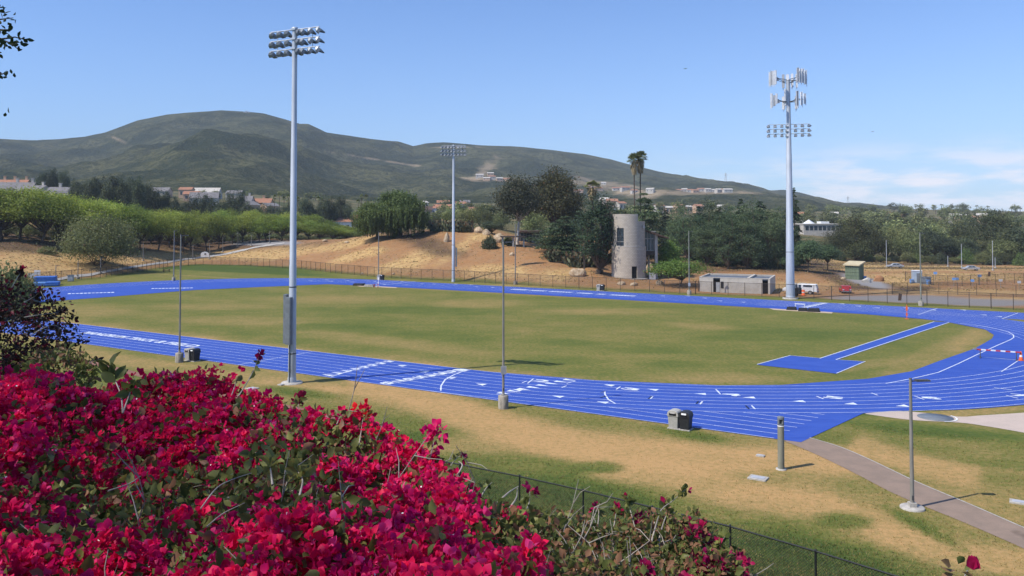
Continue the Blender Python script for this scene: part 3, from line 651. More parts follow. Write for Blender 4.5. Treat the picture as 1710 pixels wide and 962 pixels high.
P_ = [(e0[0] + 1.38 * math.cos(a), e0[1] + 1.38 * math.sin(a)) for a in np.linspace(2.3, 4.2, 12)]; ribbon(mb, P_, .12, .05); mb.build('stop_board', M['white'], pad)
rl = smooth([gnd(x, y)[:2] for x, y in [(60, 588), (215, 625), (300, 648), (420, 671.5), (520, 694), (640, 722)]]); rr = smooth([gnd(x, y)[:2] for x, y in [(60, 581), (215, 618), (300, 641), (420, 664), (520, 685), (640, 712)]])
sheet('dirt_path', rl + rr[::-1], mpath('red_dirt', (.27, .13, .10), (.22, .11, .08), .3), .016, 'reddish strip of bare path in the near turf', 'dirt path')
cl_ = [hit(x, y)[:2] for x, y in [(92, 470.5), (125, 464), (160, 459.5), (215, 449.5), (270, 441), (330, 432.5), (380, 425.5), (412, 418), (440, 412.5), (475, 407.5)]]; cr_ = [hit(x, y)[:2] for x, y in [(92, 466.5), (125, 460), (160, 455.5), (215, 446), (270, 438), (330, 429.8), (380, 423), (412, 416), (440, 410.5), (475, 405.5)]]
sheet('bank_path', smooth(cl_) + smooth(cr_)[::-1], M['concrete'], .12, 'pale concrete path climbing beside the far fence', 'concrete path')
# ---------------------------------------------------------------- haze
m, n, o = newmat('haze_air'); pv = n.nodes.new('ShaderNodeVolumePrincipled'); HAZE = 1.05e-4
pv.inputs['Color'].default_value = (.80, .90, 1.0, 1); pv.inputs['Density'].default_value = HAZE; pv.inputs['Anisotropy'].default_value = -.25
n.links.new(pv.outputs[0], o.inputs['Volume'])
zmin = float(min(min(v.co.z for v in ground.data.vertices), min(v.co.z for v in hills.data.vertices))) - 1.2
mb = MB(); mb.box((0, 2220, (420 + zmin) / 2), (11900, 4560, 420 - zmin)); hz_box = mb.build('haze', m); tag(hz_box, 'thin bluish haze filling the valley air', 'haze', kind='stuff')

# ---------------------------------------------------------------- stadium lights
def floodlight(parent, x, z, tilt, yaw=0.0):
    """hooded lamp hanging under a crossarm; faces local +y and down"""
    mb = MB(); c, s = math.cos(tilt), math.sin(tilt)
    cy_, sy_ = math.cos(yaw), math.sin(yaw); k_ = .86
    def f(v):
        a, b, e = v[0] * k_, (v[1] * c + v[2] * s) * k_, (v[2] * c - v[1] * s) * k_
        return (x + a * cy_ - b * sy_, a * sy_ + b * cy_, z - .05 + e)
    mb.tube([(x, 0, z), (x, .03, z - .16)], .045, 6)
    def ring(y, hw, z0, z1): return [f(q) for q in [(-hw, y, z0), (hw, y, z0), (hw, y, z1), (-hw, y, z1)]]
    rs = [ring(-.16, .12, -.32, -.10), ring(.02, .27, -.46, -.06), ring(.34, .31, -.52, -.04)]
    V = sum(rs, []); mb.add(V, [(0, 3, 2, 1)] + [(i * 4 + k, i * 4 + (k + 1) % 4, i * 4 + 4 + (k + 1) % 4, i * 4 + 4 + k) for i in range(2) for k in range(4)])
    mb.mat(1); mb.add(ring(.335, .29, -.50, -.06), [(0, 1, 2, 3)])
    mb.mat(0); mb.add([f(q) for q in [(-.31, .34, -.04), (.31, .34, -.04), (.27, .82, -.10), (-.27, .82, -.10), (-.31, .34, -.30), (.31, .34, -.30)]], [(0, 1, 2, 3), (0, 3, 4), (1, 5, 2)])
    return mb.build('floodlight', [M['lamphood'], M['lampglass']], parent)
def stadium_light(label, loc, rz, top=30.9, r0=.34, r1=.22, lamps_z=None, n=8, span=5.4, boxes=True, pad=True, aim=-.05):
    t = thing('stadium_light', label, 'stadium light', loc, rz, 'stadium light poles round the track')
    mb = MB(); hs = [0, top * .33, top * .331, top * .66, top * .661, top]; k = lambda z: r0 + (r1 - r0) * z / top
    mb.tube([(0, 0, z) for z in hs], [k(0), k(hs[1]) + .006, k(hs[1]) - .012, k(hs[3]) + .004, k(hs[3]) - .014, r1], 20)
    mb.lathe([(r0 + .03, 0), (r0 + .03, .5), (r0, .55)], 20); mb.lathe([(r1 + .05, top - .02), (r1 + .05, top + .1), (.02, top + .16)], 16)
    mb.build('pole', M['steel'], t)
    q = MB(); q.box((0, -r0 * .98, 1.15), (.2, .06, .34)); q.build('access_panel', M['cabinet'], t)
    for z in (2.6, 8.4): q = MB(); q.lathe([(k(z) + .015, z - .05), (k(z) + .02, z), (k(z) + .015, z + .05)], 16); q.build('band_clamp', M['darksteel'], t)
    if pad: q = MB(); q.lathe([(.001, .12), (r0 + .55, .12), (r0 + .6, .0)], 24); q.build('base_pad', M['concrete'], t)
    zt = lamps_z if lamps_z is not None else top
    for i in range(3):
        z = zt - .08 - i * .86; mb = MB(); mb.tube([(-span / 2, .02, z), (span / 2, .02, z)], .055, 8)
        mb.box((0, 0, z), (.5, r1 * 2 + .16, .16)); arm = mb.build('crossarm', M['steel'], t)
        for j in range(n):
            x = -span / 2 + .12 + j * (span - .24) / (n - 1)
            if abs(x) < .15: x += .3
            floodlight(arm, x, z, R(30 + 4 * ((j + i) % 3)), aim - .75 * (j / (n - 1)))
    for sx in (-.72, .72): q = MB(); q.tube([(sx * span / 2, .02, zt - .08), (sx * span / 2, .02, zt - 1.8)], .03, 6); q.build('arm_strut', M['steel'], t)
    if boxes:
        q = MB(); q.box((r0 * .2, -r0 - .22, 5.5), (.55, .34, 4.1)); q.box((r0 * .2, -r0 - .40, 5.5), (.47, .02, 3.9)); q.tube([(0, -r0 - .05, .1), (0, -r0 - .05, 3.5)], .05, 6); q.build('equipment_cabinet', M['cabinet'], t, bev=.02)
        q = MB(); q.box((-r0 - .28, -.1, 5.6), (.34, .4, 4.3)); q.build('ballast_cabinet', M['cabinet'], t, bev=.02)
    return t
FIELD_OUT = TRK        # local +y faces +N (away from the camera, over the field)
stadium_light('tall galvanised floodlight pole nearest the camera, grey cabinets low on it', gnd(487.5, 640), TRK + .12, at(494, 48, gnd(487.5, 640)[1])[2], n=7)
stadium_light('floodlight pole standing in front of the bare dirt mound across the track', gnd(757, 471), math.pi - .05, at(757, 243, gnd(757, 471)[1])[2], .36, .24, boxes=True, pad=False)
tl = gnd(1320, 499)
tw = stadium_light('thickest light pole carrying white phone antennas above its floodlights', tl, math.pi - .25, at(1316, 134, tl[1])[2], .78, .32, lamps_z=at(1316, 207, tl[1])[2], n=7, span=7.2, boxes=False, aim=.4)
mb = MB(); mb.lathe([(1.35, 0), (1.35, .28), (1.3, .3)], 28); mb.lathe([(.001, .3), (1.3, .3)], 28); mb.build('concrete_footing', M['concrete'], tw)
def panel(mat, x, y, z, a, h=2.3, w=.42):
    w *= 1.1; h *= 1.08
    q = MB(); q.box((0, 0, 0), (w, .2, h)); q.box((0, .16, h * .22), (.1, .14, .12)); q.box((0, .16, -h * .22), (.1, .14, .12)); q.tube([(0, .24, -h * .62), (0, .24, h * .55)], .045, 6)
    q.tube([(-.1, .02, -h / 2), (-.1, .1, -h * .68), (-.02, .22, -h * .60)], .025, 5)
    o = q.build('antenna_panel', M[mat], tw, bev=.03); o.location = (x, y, z); o.rotation_euler = (0, 0, a); return o
ZT, ZM = at(1316, 131, tl[1])[2], at(1316, 168, tl[1])[2]
for z, rr_, cfg in [(ZT, 2.55, 3), (ZM, 2.35, 3)]:
    q = MB()
    for k in range(3):
        a = k * 2 * math.pi / 3 + .35; c, s = math.cos(a), math.sin(a); q.tube([(.3 * c, .3 * s, z - .2), (rr_ * c, rr_ * s, z)], .06, 6)
        for e in (-1, 1): q.tube([(.35 * c, .35 * s, z - .9 if z > 38 else z - .3), (rr_ * c - e * s * .8, rr_ * s + e * c * .8, z)], .045, 6)
        q.tube([(rr_ * c + s * 1.25, rr_ * s - c * 1.25, z), (rr_ * c - s * 1.25, rr_ * s + c * 1.25, z)], .06, 6)
    q.build('antenna_mount', M['darksteel'], tw)
    for k in range(3):
        a = k * 2 * math.pi / 3 + .35; c, s = math.cos(a), math.sin(a)
        for j, e in enumerate((-1.2, -.42, .38, 1.15) if z > 38 else (-1.1, 0.1, 1.1)):
            panel('antgrey' if (j + k) % 4 == 1 else 'antenna', (rr_ + .3) * c - e * s, (rr_ + .3) * s + e * c, z + rnd.uniform(-.1, .15), a + math.pi / 2 + math.pi, 2.3 if z > 38 else rnd.choice((1.7, 2.2, 2.4)), rnd.choice((.34, .42, .5)))
        q = MB(); q.box((rr_ * .78 * c, rr_ * .78 * s, z - .2), (.34, .26, .55), a); q.build('radio_unit', M['antgrey'], tw)
q = MB(); q.box((.46, -.1, ZM + .6), (.5, .5, 3.0)); q.build('radio_cabinet', M['antenna'], tw, bev=.03)
q = MB(); q.tube([(-.5, -.55, 20.6), (-.5, -.75, 20.6), (-.5, -.75, 21.1)], .05, 6); q.tube([(.2, -.62, .5), (.2, -.42, 30)], .06, 6); q.build('conduit', M['steel'], tw)

# ---------------------------------------------------------------- lamp posts
def lamp_post(label, base, top_px, rz=0.0, conc=.9, arm=.55, r=.085, sign=False, group='lamp posts beside the track', mat='postgrey', name='lamp_post'):
    x, y, z = base; D = y; h = at(855, top_px, D)[2] - z
    t = thing(name, label, 'lamp post', base, rz, group)
    mb = MB(); b0 = conc if conc > .2 else .1; mb.tube([(0, 0, b0 - .03), (0, 0, h)], [r * 1.15, r * .75], 12); mb.lathe([(r * 1.16, b0 - .02), (r * 1.9, b0 + .0), (r * 1.9, b0 + .06), (r * 1.2, b0 + .12)], 12); mb.build('post', M[mat], t)
    mb = MB()
    if conc > .2: mb.lathe([(.40, 0), (.39, conc - .04), (.35, conc), (.001, conc)], 20); mb.build('concrete_base', M['oldconcrete'], t)
    else: mb.lathe([(.58, -.05), (.58, .07), (.54, .1), (.001, .1)], 24); mb.box((0, 0, .2), (.34, .34, .2)); mb.build('concrete_base', M['concrete'], t)
    mb = MB(); mb.tube([(0, 0, h - .12), (arm * .5, 0, h - .09)], .035, 6); mb.add([(arm * .35, -.14, h - .03), (arm * 1.25, -.17, h - .03), (arm * 1.3, -.17, h - .10), (arm * .35, -.14, h - .13), (arm * .35, .14, h - .03), (arm * 1.25, .17, h - .03), (arm * 1.3, .17, h - .10), (arm * .35, .14, h - .13)], [(0, 1, 5, 4), (1, 2, 6, 5), (2, 3, 7, 6), (3, 0, 4, 7), (0, 3, 2, 1), (4, 5, 6, 7)])
    mb.lathe([(r * .8, h - .02), (r * .9, h + .03), (.001, h + .05)], 10); mb.build('lamp_head', M['darksteel'], t)
    mb = MB(); mb.box((0, -r * 1.1, b0 + .45), (r * 1.1, .04, .22)); mb.build('access_panel', M['darksteel'], t)
    if sign: mb = MB(); mb.box((0, -r - .05, sign), (.42, .05, .62)); mb.build('notice_plate', M['antgrey'], t)
    return t
lamp_post('tall grey lamp post on a concrete drum in the middle of the near verge', gnd(840.5, 682), 403, .2, 1.0, sign=2.9)
lamp_post('tall grey lamp post on a concrete drum beside bins left of the big pole', gnd(299.5, 605), 392, .2, .95)
lamp_post('short grey lamp post on a round pad beside the walkway', gnd(1523.5, 849), 632.5, -.05, .1, .72, .09)
for x, by, ty, lb in [(290, 469, 385, 'lamp post standing on the far left bend beside the lawn'), (632, 466.5, 388, 'lamp post by the bins in front of the dirt mound'), (860.5, 476, 374, 'lamp post just right of the far floodlight pole, below the pavilion'), (1151, 492, 386, 'lamp post with a white box in front of the broad light green tree'), (1538, 511, 389, 'lamp post in front of the construction yard at the right')]:
    lamp_post(lb, gnd(x, by), ty, -.1, .8, .6, .11, sign=(1.9 if x == 1151 else False), mat='postolive' if x > 1000 else 'postgrey')
t = thing('bollard_light', 'thick round bollard light standing in the turf left of the walkway', 'bollard light', gnd(1304.5, 784), .1)
mb = MB(); mb.lathe([(.185, .06), (.185, 2.45)], 20); mb.build('post', M['postolive'], t)
mb = MB(); mb.lathe([(.185, 2.52), (.185, 2.62)], 20)
for k in range(4): a = k * math.pi / 2 + .5; mb.box((.15 * math.cos(a), .15 * math.sin(a), 2.74), (.09, .09, .28), a)
mb.lathe([(.19, 2.87), (.19, 2.98), (.16, 3.02), (.001, 3.03)], 20); mb.build('lamp_head', M['cabinet'], t)
mb = MB(); mb.lathe([(.11, 2.6), (.11, 2.88)], 14); mb.build('lens', M['glass'], t)
mb = MB(); mb.lathe([(.188, 2.45), (.19, 2.45), (.19, 2.52), (.186, 2.52)], 20); mb.build('collar', M['white'], t)
mb = MB(); mb.lathe([(.3, -.02), (.3, .06), (.001, .065)], 20); mb.build('base_pad', M['concrete'], t)

# ---------------------------------------------------------------- bins
def bin_(label, base, rz, dark):
    t = thing('waste_bin' if not dark else 'recycling_bin', label, 'bin', base, rz, 'paired bins round the track')
    body = M['binblack'] if dark else M['bingrey']
    mb = MB(); mb.add([(-.31, -.33, .05), (.31, -.33, .05), (.31, .33, .05), (-.31, .33, .05), (-.37, -.38, .86), (.37, -.38, .86), (.37, .38, .86), (-.37, .38, .86)], [(0, 3, 2, 1), (4, 5, 6, 7), (0, 1, 5, 4), (1, 2, 6, 5), (2, 3, 7, 6), (3, 0, 4, 7)]); mb.build('body', body, t, bev=.04)
    out = [(-.40, .84), (.40, .84), (.40, 1.0), (.37, 1.14), (.28, 1.22), (.12, 1.26), (-.12, 1.26), (-.28, 1.22), (-.37, 1.14), (-.40, 1.0)]
    mb = MB(); mb.prism([(a, b) for a, b in out], -.41, .41); lid = mb.build('lid', body, t, bev=.035)
    mb = MB(); mb.box((0, -.405, 1.0), (.5, .03, .17)); mb.build('opening', M['slot'], lid)
    mb = MB(); mb.box((0, -.41, 1.13), (.34, .02, .15), 0, -.25); mb.build('label_plate', M['white'] if dark else M['bingrey'], lid)
    mb = MB(); mb.box((0, 0, .02), (.78, .84, .09)); mb.build('base_slab', M['concrete'], t)
    return t
for (x, y), where in [((1136, 716), 'nearest the camera, on the near verge'), ((321, 602.5), 'beside the lamp post at the left end of the near straight'), ((1003, 485.5), 'below the boulder on the far side'), ((636, 467.8), 'below the dirt mound on the far side')]:
    c = gnd(x, y); rz = TRK + (-.0 if y > 550 else .12)
    for s, dk in ((-1, False), (1, True)):
        p = (c[0] + s * .40 * math.cos(rz), c[1] + s * .40 * math.sin(rz), 0)
        bin_(('black recycling bin ' if dk else 'pale grey waste bin ') + where, p, rz, dk)

# ---------------------------------------------------------------- fences
def fence(label, pts, h, spacing, matp, matm, rp, lift=0.0, group=None, topz=None):
    """pts: ground points (x,y); posts as parts, wire panels between them as one part"""
    P = np.array(pts, float); seg = np.hypot(*np.diff(P, axis=0).T); s = np.concatenate([[0], np.cumsum(seg)]); N = max(1, int(round(s[-1] / spacing)))
    q = np.linspace(0, s[-1], N + 1); xs, ys = np.interp(q, s, P[:, 0]), np.interp(q, s, P[:, 1]); zs = terr(xs, ys) if topz is None else np.full(N + 1, topz - h)
    t = thing('chain_link_fence', label, 'fence', (xs[0], ys[0], zs[0]), 0, group); o0 = Vector(t.location)
    for i in range(N + 1):
        mb = MB(); k = 1.35 if i % 8 == 0 else 1.0; mb.tube([(0, 0, -.3), (0, 0, h + (.06 if k > 1 else .02))], rp * k, 6); mb.lathe([(rp * k * 1.2, h), (rp * k, h + .06), (.001, h + .08)], 6); p = mb.build('post', matp, t); p.location = Vector((xs[i], ys[i], zs[i])) - o0
    mb = MB(); mb.tube([(xs[i], ys[i], zs[i] + h) for i in range(N + 1)], rp * .75, 6); mb.build('top_rail', matp, t, world=True)
    V, uv, Fc = [], [], []
    for i in range(N + 1): V += [(xs[i] - o0.x, ys[i] - o0.y, zs[i] + .03 - o0.z), (xs[i] - o0.x, ys[i] - o0.y, zs[i] + h - o0.z)]; uv += [(q[i], 0), (q[i], h)]
    nmesh('wire_mesh', V, np.array([(2 * i, 2 * i + 2, 2 * i + 3, 2 * i + 1) for i in range(N)]), matm, t, uv=np.array(uv))
    return t
fence('black chain link fence on the slope behind the bougainvillea', [UV(u, v)[:2] for u, v in [(44.1, 28.6), (38.1, 28.5), (17.1, 28.2), (14.1, 28.0), (8.2, 27.3), (5.5, 26.7), (2.9, 26.0), (-6.4, 23.5)]], 1.85, 3.02, M['fencepost'], M['mesh'], .038, topz=3.9)
fp = [gnd(x, np.interp(x, _fx, _fy))[:2] for x in (40, 90, 165, 230, 280, 330, 400, 450, 500, 530, 560, 600, 633, 700, 760, 830, 900, 950, 1000, 1150, 1330, 1450, 1540, 1710, 1850)]
fence('long brown chain link fence along the far side of the track', fp, 2.45, 3.05, M['rustpost'], M['farmesh'], .05)
fence('chain link fence between the grey lane and the dirt lot', [hit(x, y)[:2] for x, y in [(1490, 492), (1560, 491), (1640, 494), (1720, 497), (1800, 500)]], 2.2, 3.0, M['rustpost'], M['farmesh'], .045)
fence('chain link fence round the pale blue kiosk yard', [hit(x, y)[:2] for x, y in [(1512, 470), (1560, 477), (1605, 478), (1660, 475), (1720, 473), (1800, 474)]], 2.2, 3.0, M['rustpost'], M['farmesh'], .045)

# ---------------------------------------------------------------- small things on the turf
def cover(label, px, py, sx, sy, rz=TRK):
    t = gnd(px, py); mb = MB(); mb.box((0, 0, .03), (sx, sy, .1)); o = mb.build('utility_cover', M['concrete'], bev=.012); o.location = (t[0], t[1], tz(t[0], t[1])); o.rotation_euler = (0, 0, rz)
    q = MB(); q.box((0, 0, .085), (sx * .72, sy * .62, .012)); q.build('lid', M['antgrey'], o); return tag(o, label, 'utility cover')
cover('pale utility cover in the turf below the bollard light', 1266, 799.5, 1.0, .75)
cover('pale utility cover in the turf at the right edge, right of the walkway', 1703, 840, .9, .6)
cover('pale utility cover in the turf just left of the near floodlight pole', 421, 649.5, .9, .8)
cover('small pale utility cover right of the near floodlight pole foot', 470, 643, .5, .5)
cover('small pale utility cover by the pale strip left of the bollard light', 1270, 762, .5, .35)
t = thing('steeplechase_barrier', 'red and white striped steeplechase barrier across the blue inner lane', 'barrier', gnd(1667, 600), math.atan2(gnd(1701, 602)[1] - gnd(1634, 597)[1], gnd(1701, 602)[0] - gnd(1634, 597)[0]))
L = 3.9
for k in range(9): mb = MB(); mb.box((-L / 2 + (k + .5) * L / 9, 0, .86), (L / 9 - .002, .127, .127)); mb.build('beam_stripe', M['white'] if k % 2 else M['redpaint'], t)
for s in (-1, 1): mb = MB(); mb.box((s * (L / 2 - .35), 0, .43), (.09, .09, .74)); mb.box((s * (L / 2 - .35), 0, .05), (.1, 1.2, .08)); mb.build('leg', M['darksteel'], t)
mb = MB(); mb.box((-L / 2 - .12, 0, .90), (.34, .3, .14)); mb.build('end_block', M['postgrey'], t)
def cone(label, p, h=.75):
    t = thing('traffic_cone', label, 'cone', p); mb = MB(); mb.box((0, 0, .03), (h * .6, h * .6, .06)); mb.build('base', M['orange'], t); mb = MB(); mb.lathe([(h * .22, .06), (h * .05, h), (.001, h)], 14); mb.build('cone_body', M['orange'], t); mb = MB(); mb.lathe([(h * .165, h * .42), (h * .125, h * .62)], 14, (0, 0, 0)); mb.build('white_band', M['white'], t); return t
cone('orange cone with a white band at the end of the striped barrier', gnd(1705, 602.5), .95)
def stand(label, p, h, col_):
    t = thing('marker_stand', label, 'marker stand', p, TRK); mb = MB(); mb.tube([(0, 0, 0), (0, 0, h)], .05, 6); mb.box((0, 0, .04), (.5, .3, .06)); mb.build('post', M[col_], t); mb = MB(); mb.box((0, -.06, h * .72), (.26, .04, h * .3)); mb.box((0, -.06, h * .32), (.24, .04, h * .18)); mb.build('panel', M[col_], t); return t
stand('orange red marker stand at the edge of the infield near the far right bend', gnd(1514.5, 533), 2.1, 'orange')
stand('thin white marker stand in front of the far bins', gnd(632, 477), 2.0, 'white')
# long jump runs on the far side
def flat(name, label, P, mat, z=.02):
    mb = MB(); n_ = len(P); mb.add([gnd(x, y, z) for x, y in P] + [gnd(x, y, -.05) for x, y in P], [tuple(range(n_))] + [(i, i + n_, (i + 1) % n_ + n_, (i + 1) % n_) for i in range(n_)]); o = mb.build(name, mat); return tag(o, label, 'sand pit', kind=None)
M['sand'] = mk('sand', (.52, .40, .27), (.44, .335, .22), 2, .95)
flat('sand_pit', 'narrow sand pit at the infield edge beside the dark mats on the right', [(1283, 514.5), (1292, 517.5), (1389, 523.5), (1391, 521)], M['sand'])
flat('sand_pit', 'narrow sand pit at the infield edge near the pink and white hurdle pieces', [(592, 476), (600, 478.5), (662, 481), (664, 478.5)], M['sand'])
def mats(label, px, py, sx, sy, h, mt='black', rz=TRK + .2):
    p = gnd(px, py); mb = MB(); mb.add([(-sx / 2, -sy / 2, 0), (sx / 2, -sy / 2, 0), (sx / 2, sy / 2, 0), (-sx / 2, sy / 2, 0), (-sx * .42, -sy * .4, h), (sx * .36, -sy * .42, h * .8), (sx * .42, sy * .38, h), (-sx * .4, sy * .42, h * .9)], [(0, 3, 2, 1), (4, 5, 6, 7), (0, 1, 5, 4), (1, 2, 6, 5), (2, 3, 7, 6), (3, 0, 4, 7)])
    o = mb.build('pit_cover', M[mt], bev=.06); o.location = p; o.rotation_euler = (0, 0, rz); return tag(o, label, 'pit cover')
mats('dark folded pit cover at the left end of the right sand pit', 1322, 517.5, 1.6, 1.3, .5); mats('dark folded pit cover in the middle of the right sand pit', 1341, 519.5, 1.5, 1.2, .5); mats('dark folded pit cover at the right end of the right sand pit', 1359, 520.5, 1.9, 1.4, .55)
mats('dark folded pit cover in the left sand pit', 600, 477, 2.6, 1.4, .5); mats('brownish folded pit cover beside the pink hurdle pieces', 617, 479, 2.2, 1.3, .5, 'oldconcrete')
t = thing('hurdle_stack', 'heap of pink and white hurdle pieces by the left sand pit', 'hurdle stack', gnd(627, 480), TRK)
for k in range(4): mb = MB(); mb.box((-.8 + k * .5, 0, .55 + .04 * k), (.12, .9, .12), .3 * k); mb.box((-.8 + k * .5, 0, .25), (.07, .07, .55)); mb.build('hurdle_piece', M['redpaint'] if k % 2 else M['white'], t)
t = thing('starting_bench', 'white frame bench over the right sand pit', 'bench', gnd(1336, 515.5), TRK)
mb = MB(); mb.box((0, 0, .75), (1.6, .35, .1)); mb.build('seat', M['white'], t)
for s in (-1, 1): mb = MB(); mb.box((s * .7, 0, .37), (.08, .3, .72)); mb.build('leg', M['white'], t)
# jump landing mats at the far left
def cushion(label, px, py, sx, sy, h, mt, rz, name='landing_mat'):
    p = gnd(px, py); t = thing(name, label, 'landing mat', p, rz); mb = MB(); mb.box((0, 0, h / 2 + .08), (sx, sy, h)); mb.build('cushion', M[mt], t, bev=.12); mb = MB(); mb.box((0, 0, .05), (sx * .96, sy * .96, .1)); mb.build('pallet', M['darksteel'], t); mb = MB(); mb.box((0, -sy / 2 - .012, h * .5), (sx * .9, .02, .1)); mb.build('seam', M['bluemat2'] if mt == 'bluemat' else M['bluemat'], t); return t
cushion('dark blue landing mat, tallest of those at the far left of the track', 76, 475.5, 4.2, 2.6, 1.75, 'bluemat', .35)
cushion('low pale blue landing mat in front of the tall dark blue one', 72, 478, 3.4, 1.8, .8, 'bluemat2', .35)
cushion('blue landing mat with a dark end, at the right of the group of mats', 88, 478, 2.6, 2.2, .9, 'bluemat', .35)
for x, y, hh in [(52, 472, 2.2), (62, 470, 2.7)]:
    t = thing('scoreboard_panel', 'white upright panel behind the landing mats, ' + ('lower left one' if x == 52 else 'taller right one'), 'panel', gnd(x, y), .2); mb = MB(); mb.box((0, 0, hh * .6), (1.3, .08, hh * .7)); mb.build('board', M['white'], t); mb = MB(); [mb.tube([(s * .5, .06, 0), (s * .5, .06, hh)], .04, 6) for s in (-1, 1)]; mb.build('frame', M['darksteel'], t)
t = thing('picnic_bench', 'low brown bench on the lawn left of the far bend', 'bench', gnd(278, 454), .1)
mb = MB(); mb.box((0, 0, .72), (1.9, .7, .07)); mb.build('tabletop', M['bark'], t)
for s in (-1, 1): mb = MB(); mb.box((s * .7, 0, .36), (.08, .6, .7)); mb.build('leg', M['bark'], t); mb = MB(); mb.box((0, s * .65, .42), (1.9, .25, .06)); mb.build('seat', M['bark'], t)
t = thing('waste_bin', 'grey box bin beside the pale concrete path at the far left', 'bin', gnd(118, 470), .2); mb = MB(); mb.box((0, 0, .7), (1.1, 1.0, 1.3)); mb.build('body', M['antgrey'], t, bev=.05); mb = MB(); mb.box((0, 0, 1.4), (1.2, 1.1, .12)); mb.build('lid', M['cabinet'], t, bev=.03)
t = hit(342, 431.5); t = thing('notice_sign', 'white arched notice board on the bank beside the concrete path', 'sign', t, .15)
out = [(-1.3, .3), (1.3, .3), (1.3, 1.5), (.9, 2.0), (0, 2.25), (-.9, 2.0), (-1.3, 1.5)]; mb = MB(); mb.prism(out, -.06, .06); mb.build('board', M['white'], t); mb = MB(); mb.lathe([(.001, 0), (.33, 0), (.33, .03), (.001, .03)], 14); e = mb.build('emblem', M['cabinet'], t); e.rotation_euler = (R(90), 0, 0); e.location = (.1, -.07, 1.5)
for s in (-1, 1): mb = MB(); mb.box((s * 1.05, .09, .3), (.12, .1, .9)); mb.build('leg', M['postgrey'], t)
# ---------------------------------------------------------------- trees and shrubs
M['lf_jac'] = leafmat('feathery_leaf', (.15, .205, .034), (.36, .42, .075), (.24, .19, .07), .46)
M['lf_euc'] = leafmat('grey_green_leaf', (.036, .052, .028), (.110, .130, .062), None, .22)
M['lf_pep'] = leafmat('weeping_leaf', (.070, .110, .032), (.185, .24, .07), None, .3, objvar=.1)
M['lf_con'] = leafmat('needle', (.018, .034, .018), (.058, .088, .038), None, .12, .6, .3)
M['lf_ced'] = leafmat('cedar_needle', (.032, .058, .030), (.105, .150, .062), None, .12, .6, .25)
M['lf_pine'] = leafmat('pine_needle', (.030, .040, .014), (.075, .080, .030), (.11, .075, .04), .12, .6, .25)
M['lf_gum'] = leafmat('gum_leaf', (.040, .046, .026), (.105, .105, .056), (.14, .09, .05), .25, objvar=.12)
M['lf_rust'] = leafmat('bronze_leaf', (.045, .052, .020), (.11, .105, .04), (.16, .085, .03), .25, objvar=.1)
M['lf_lime'] = leafmat('lime_leaf', (.075, .135, .018), (.20, .285, .06), (.30, .34, .10), .3, objvar=.12)
M['lf_willow'] = leafmat('willow_leaf', (.115, .135, .045), (.28, .295, .115), (.20, .14, .09), .3, objvar=.15)
M['lf_far'] = leafmat('far_leaf', (.068, .088, .034), (.24, .25, .092), None, .25, objvar=.5)
M['lf_palm'] = leafmat('palm_frond', (.085, .115, .036), (.25, .27, .095), None, .15, objvar=.2)
M['lf_dead'] = leafmat('dry_frond', (.24, .165, .085), (.40, .30, .16), None, .1, objvar=.1)
M['lf_cact'] = leafmat('cactus_pad', (.065, .085, .045), (.17, .18, .10), (.20, .15, .08), .05, objvar=.15)
def unit(a): return a / (np.linalg.norm(a, axis=-1, keepdims=True) + 1e-9)
def leafquads(P, size, r, out=None, up=.35, outw=.5, slim=.55, axis=None):
    """one folded diamond per leaf"""
    n = len(P); nn = r.normal(size=(n, 3)) * .75; nn[:, 2] += up
    if out is not None: nn += out * outw
    nn = unit(nn); a = r.normal(size=(n, 3)) if axis is None else axis + r.normal(size=(n, 3)) * .35
    tdir = unit(a - nn * (a * nn).sum(1, keepdims=True)); b = np.cross(nn, tdir); s = (size * r.uniform(.65, 1.3, n))[:, None]
    V = np.stack([P - tdir * s * .5, P + b * s * slim * .5, P + tdir * s * .5, P - b * s * slim * .5], 1).reshape(-1, 3)
    return V, np.arange(4 * n).reshape(n, 4)
class Kind:
    def __init__(s, H, W, variants): s.H, s.W, s.v, s.used, s.i = H, W, variants, [False] * len(variants), 0
def finish_tree(name, tr, Vl, Fl, tint, mleaf, mbark, cat='tree'):
    t = thing(name, 'tree', cat); tr.build('trunk', mbark, t); nmesh('crown', Vl, Fl, mleaf, t, tint=tint); return t
def limb(mb, a, b, r0, r1, r, sag=.15, n=5):
    a, b = np.array(a), np.array(b); d = b - a; k = r.normal(size=3) * np.linalg.norm(d) * .1; P = []
    for i in range(n + 1): t = i / n; P.append(a + d * t + k * math.sin(math.pi * t) + np.array([0, 0, sag * np.linalg.norm(d) * math.sin(math.pi * t)]))
    mb.tube(P, [r0 + (r1 - r0) * i / n for i in range(n + 1)], 6, False)
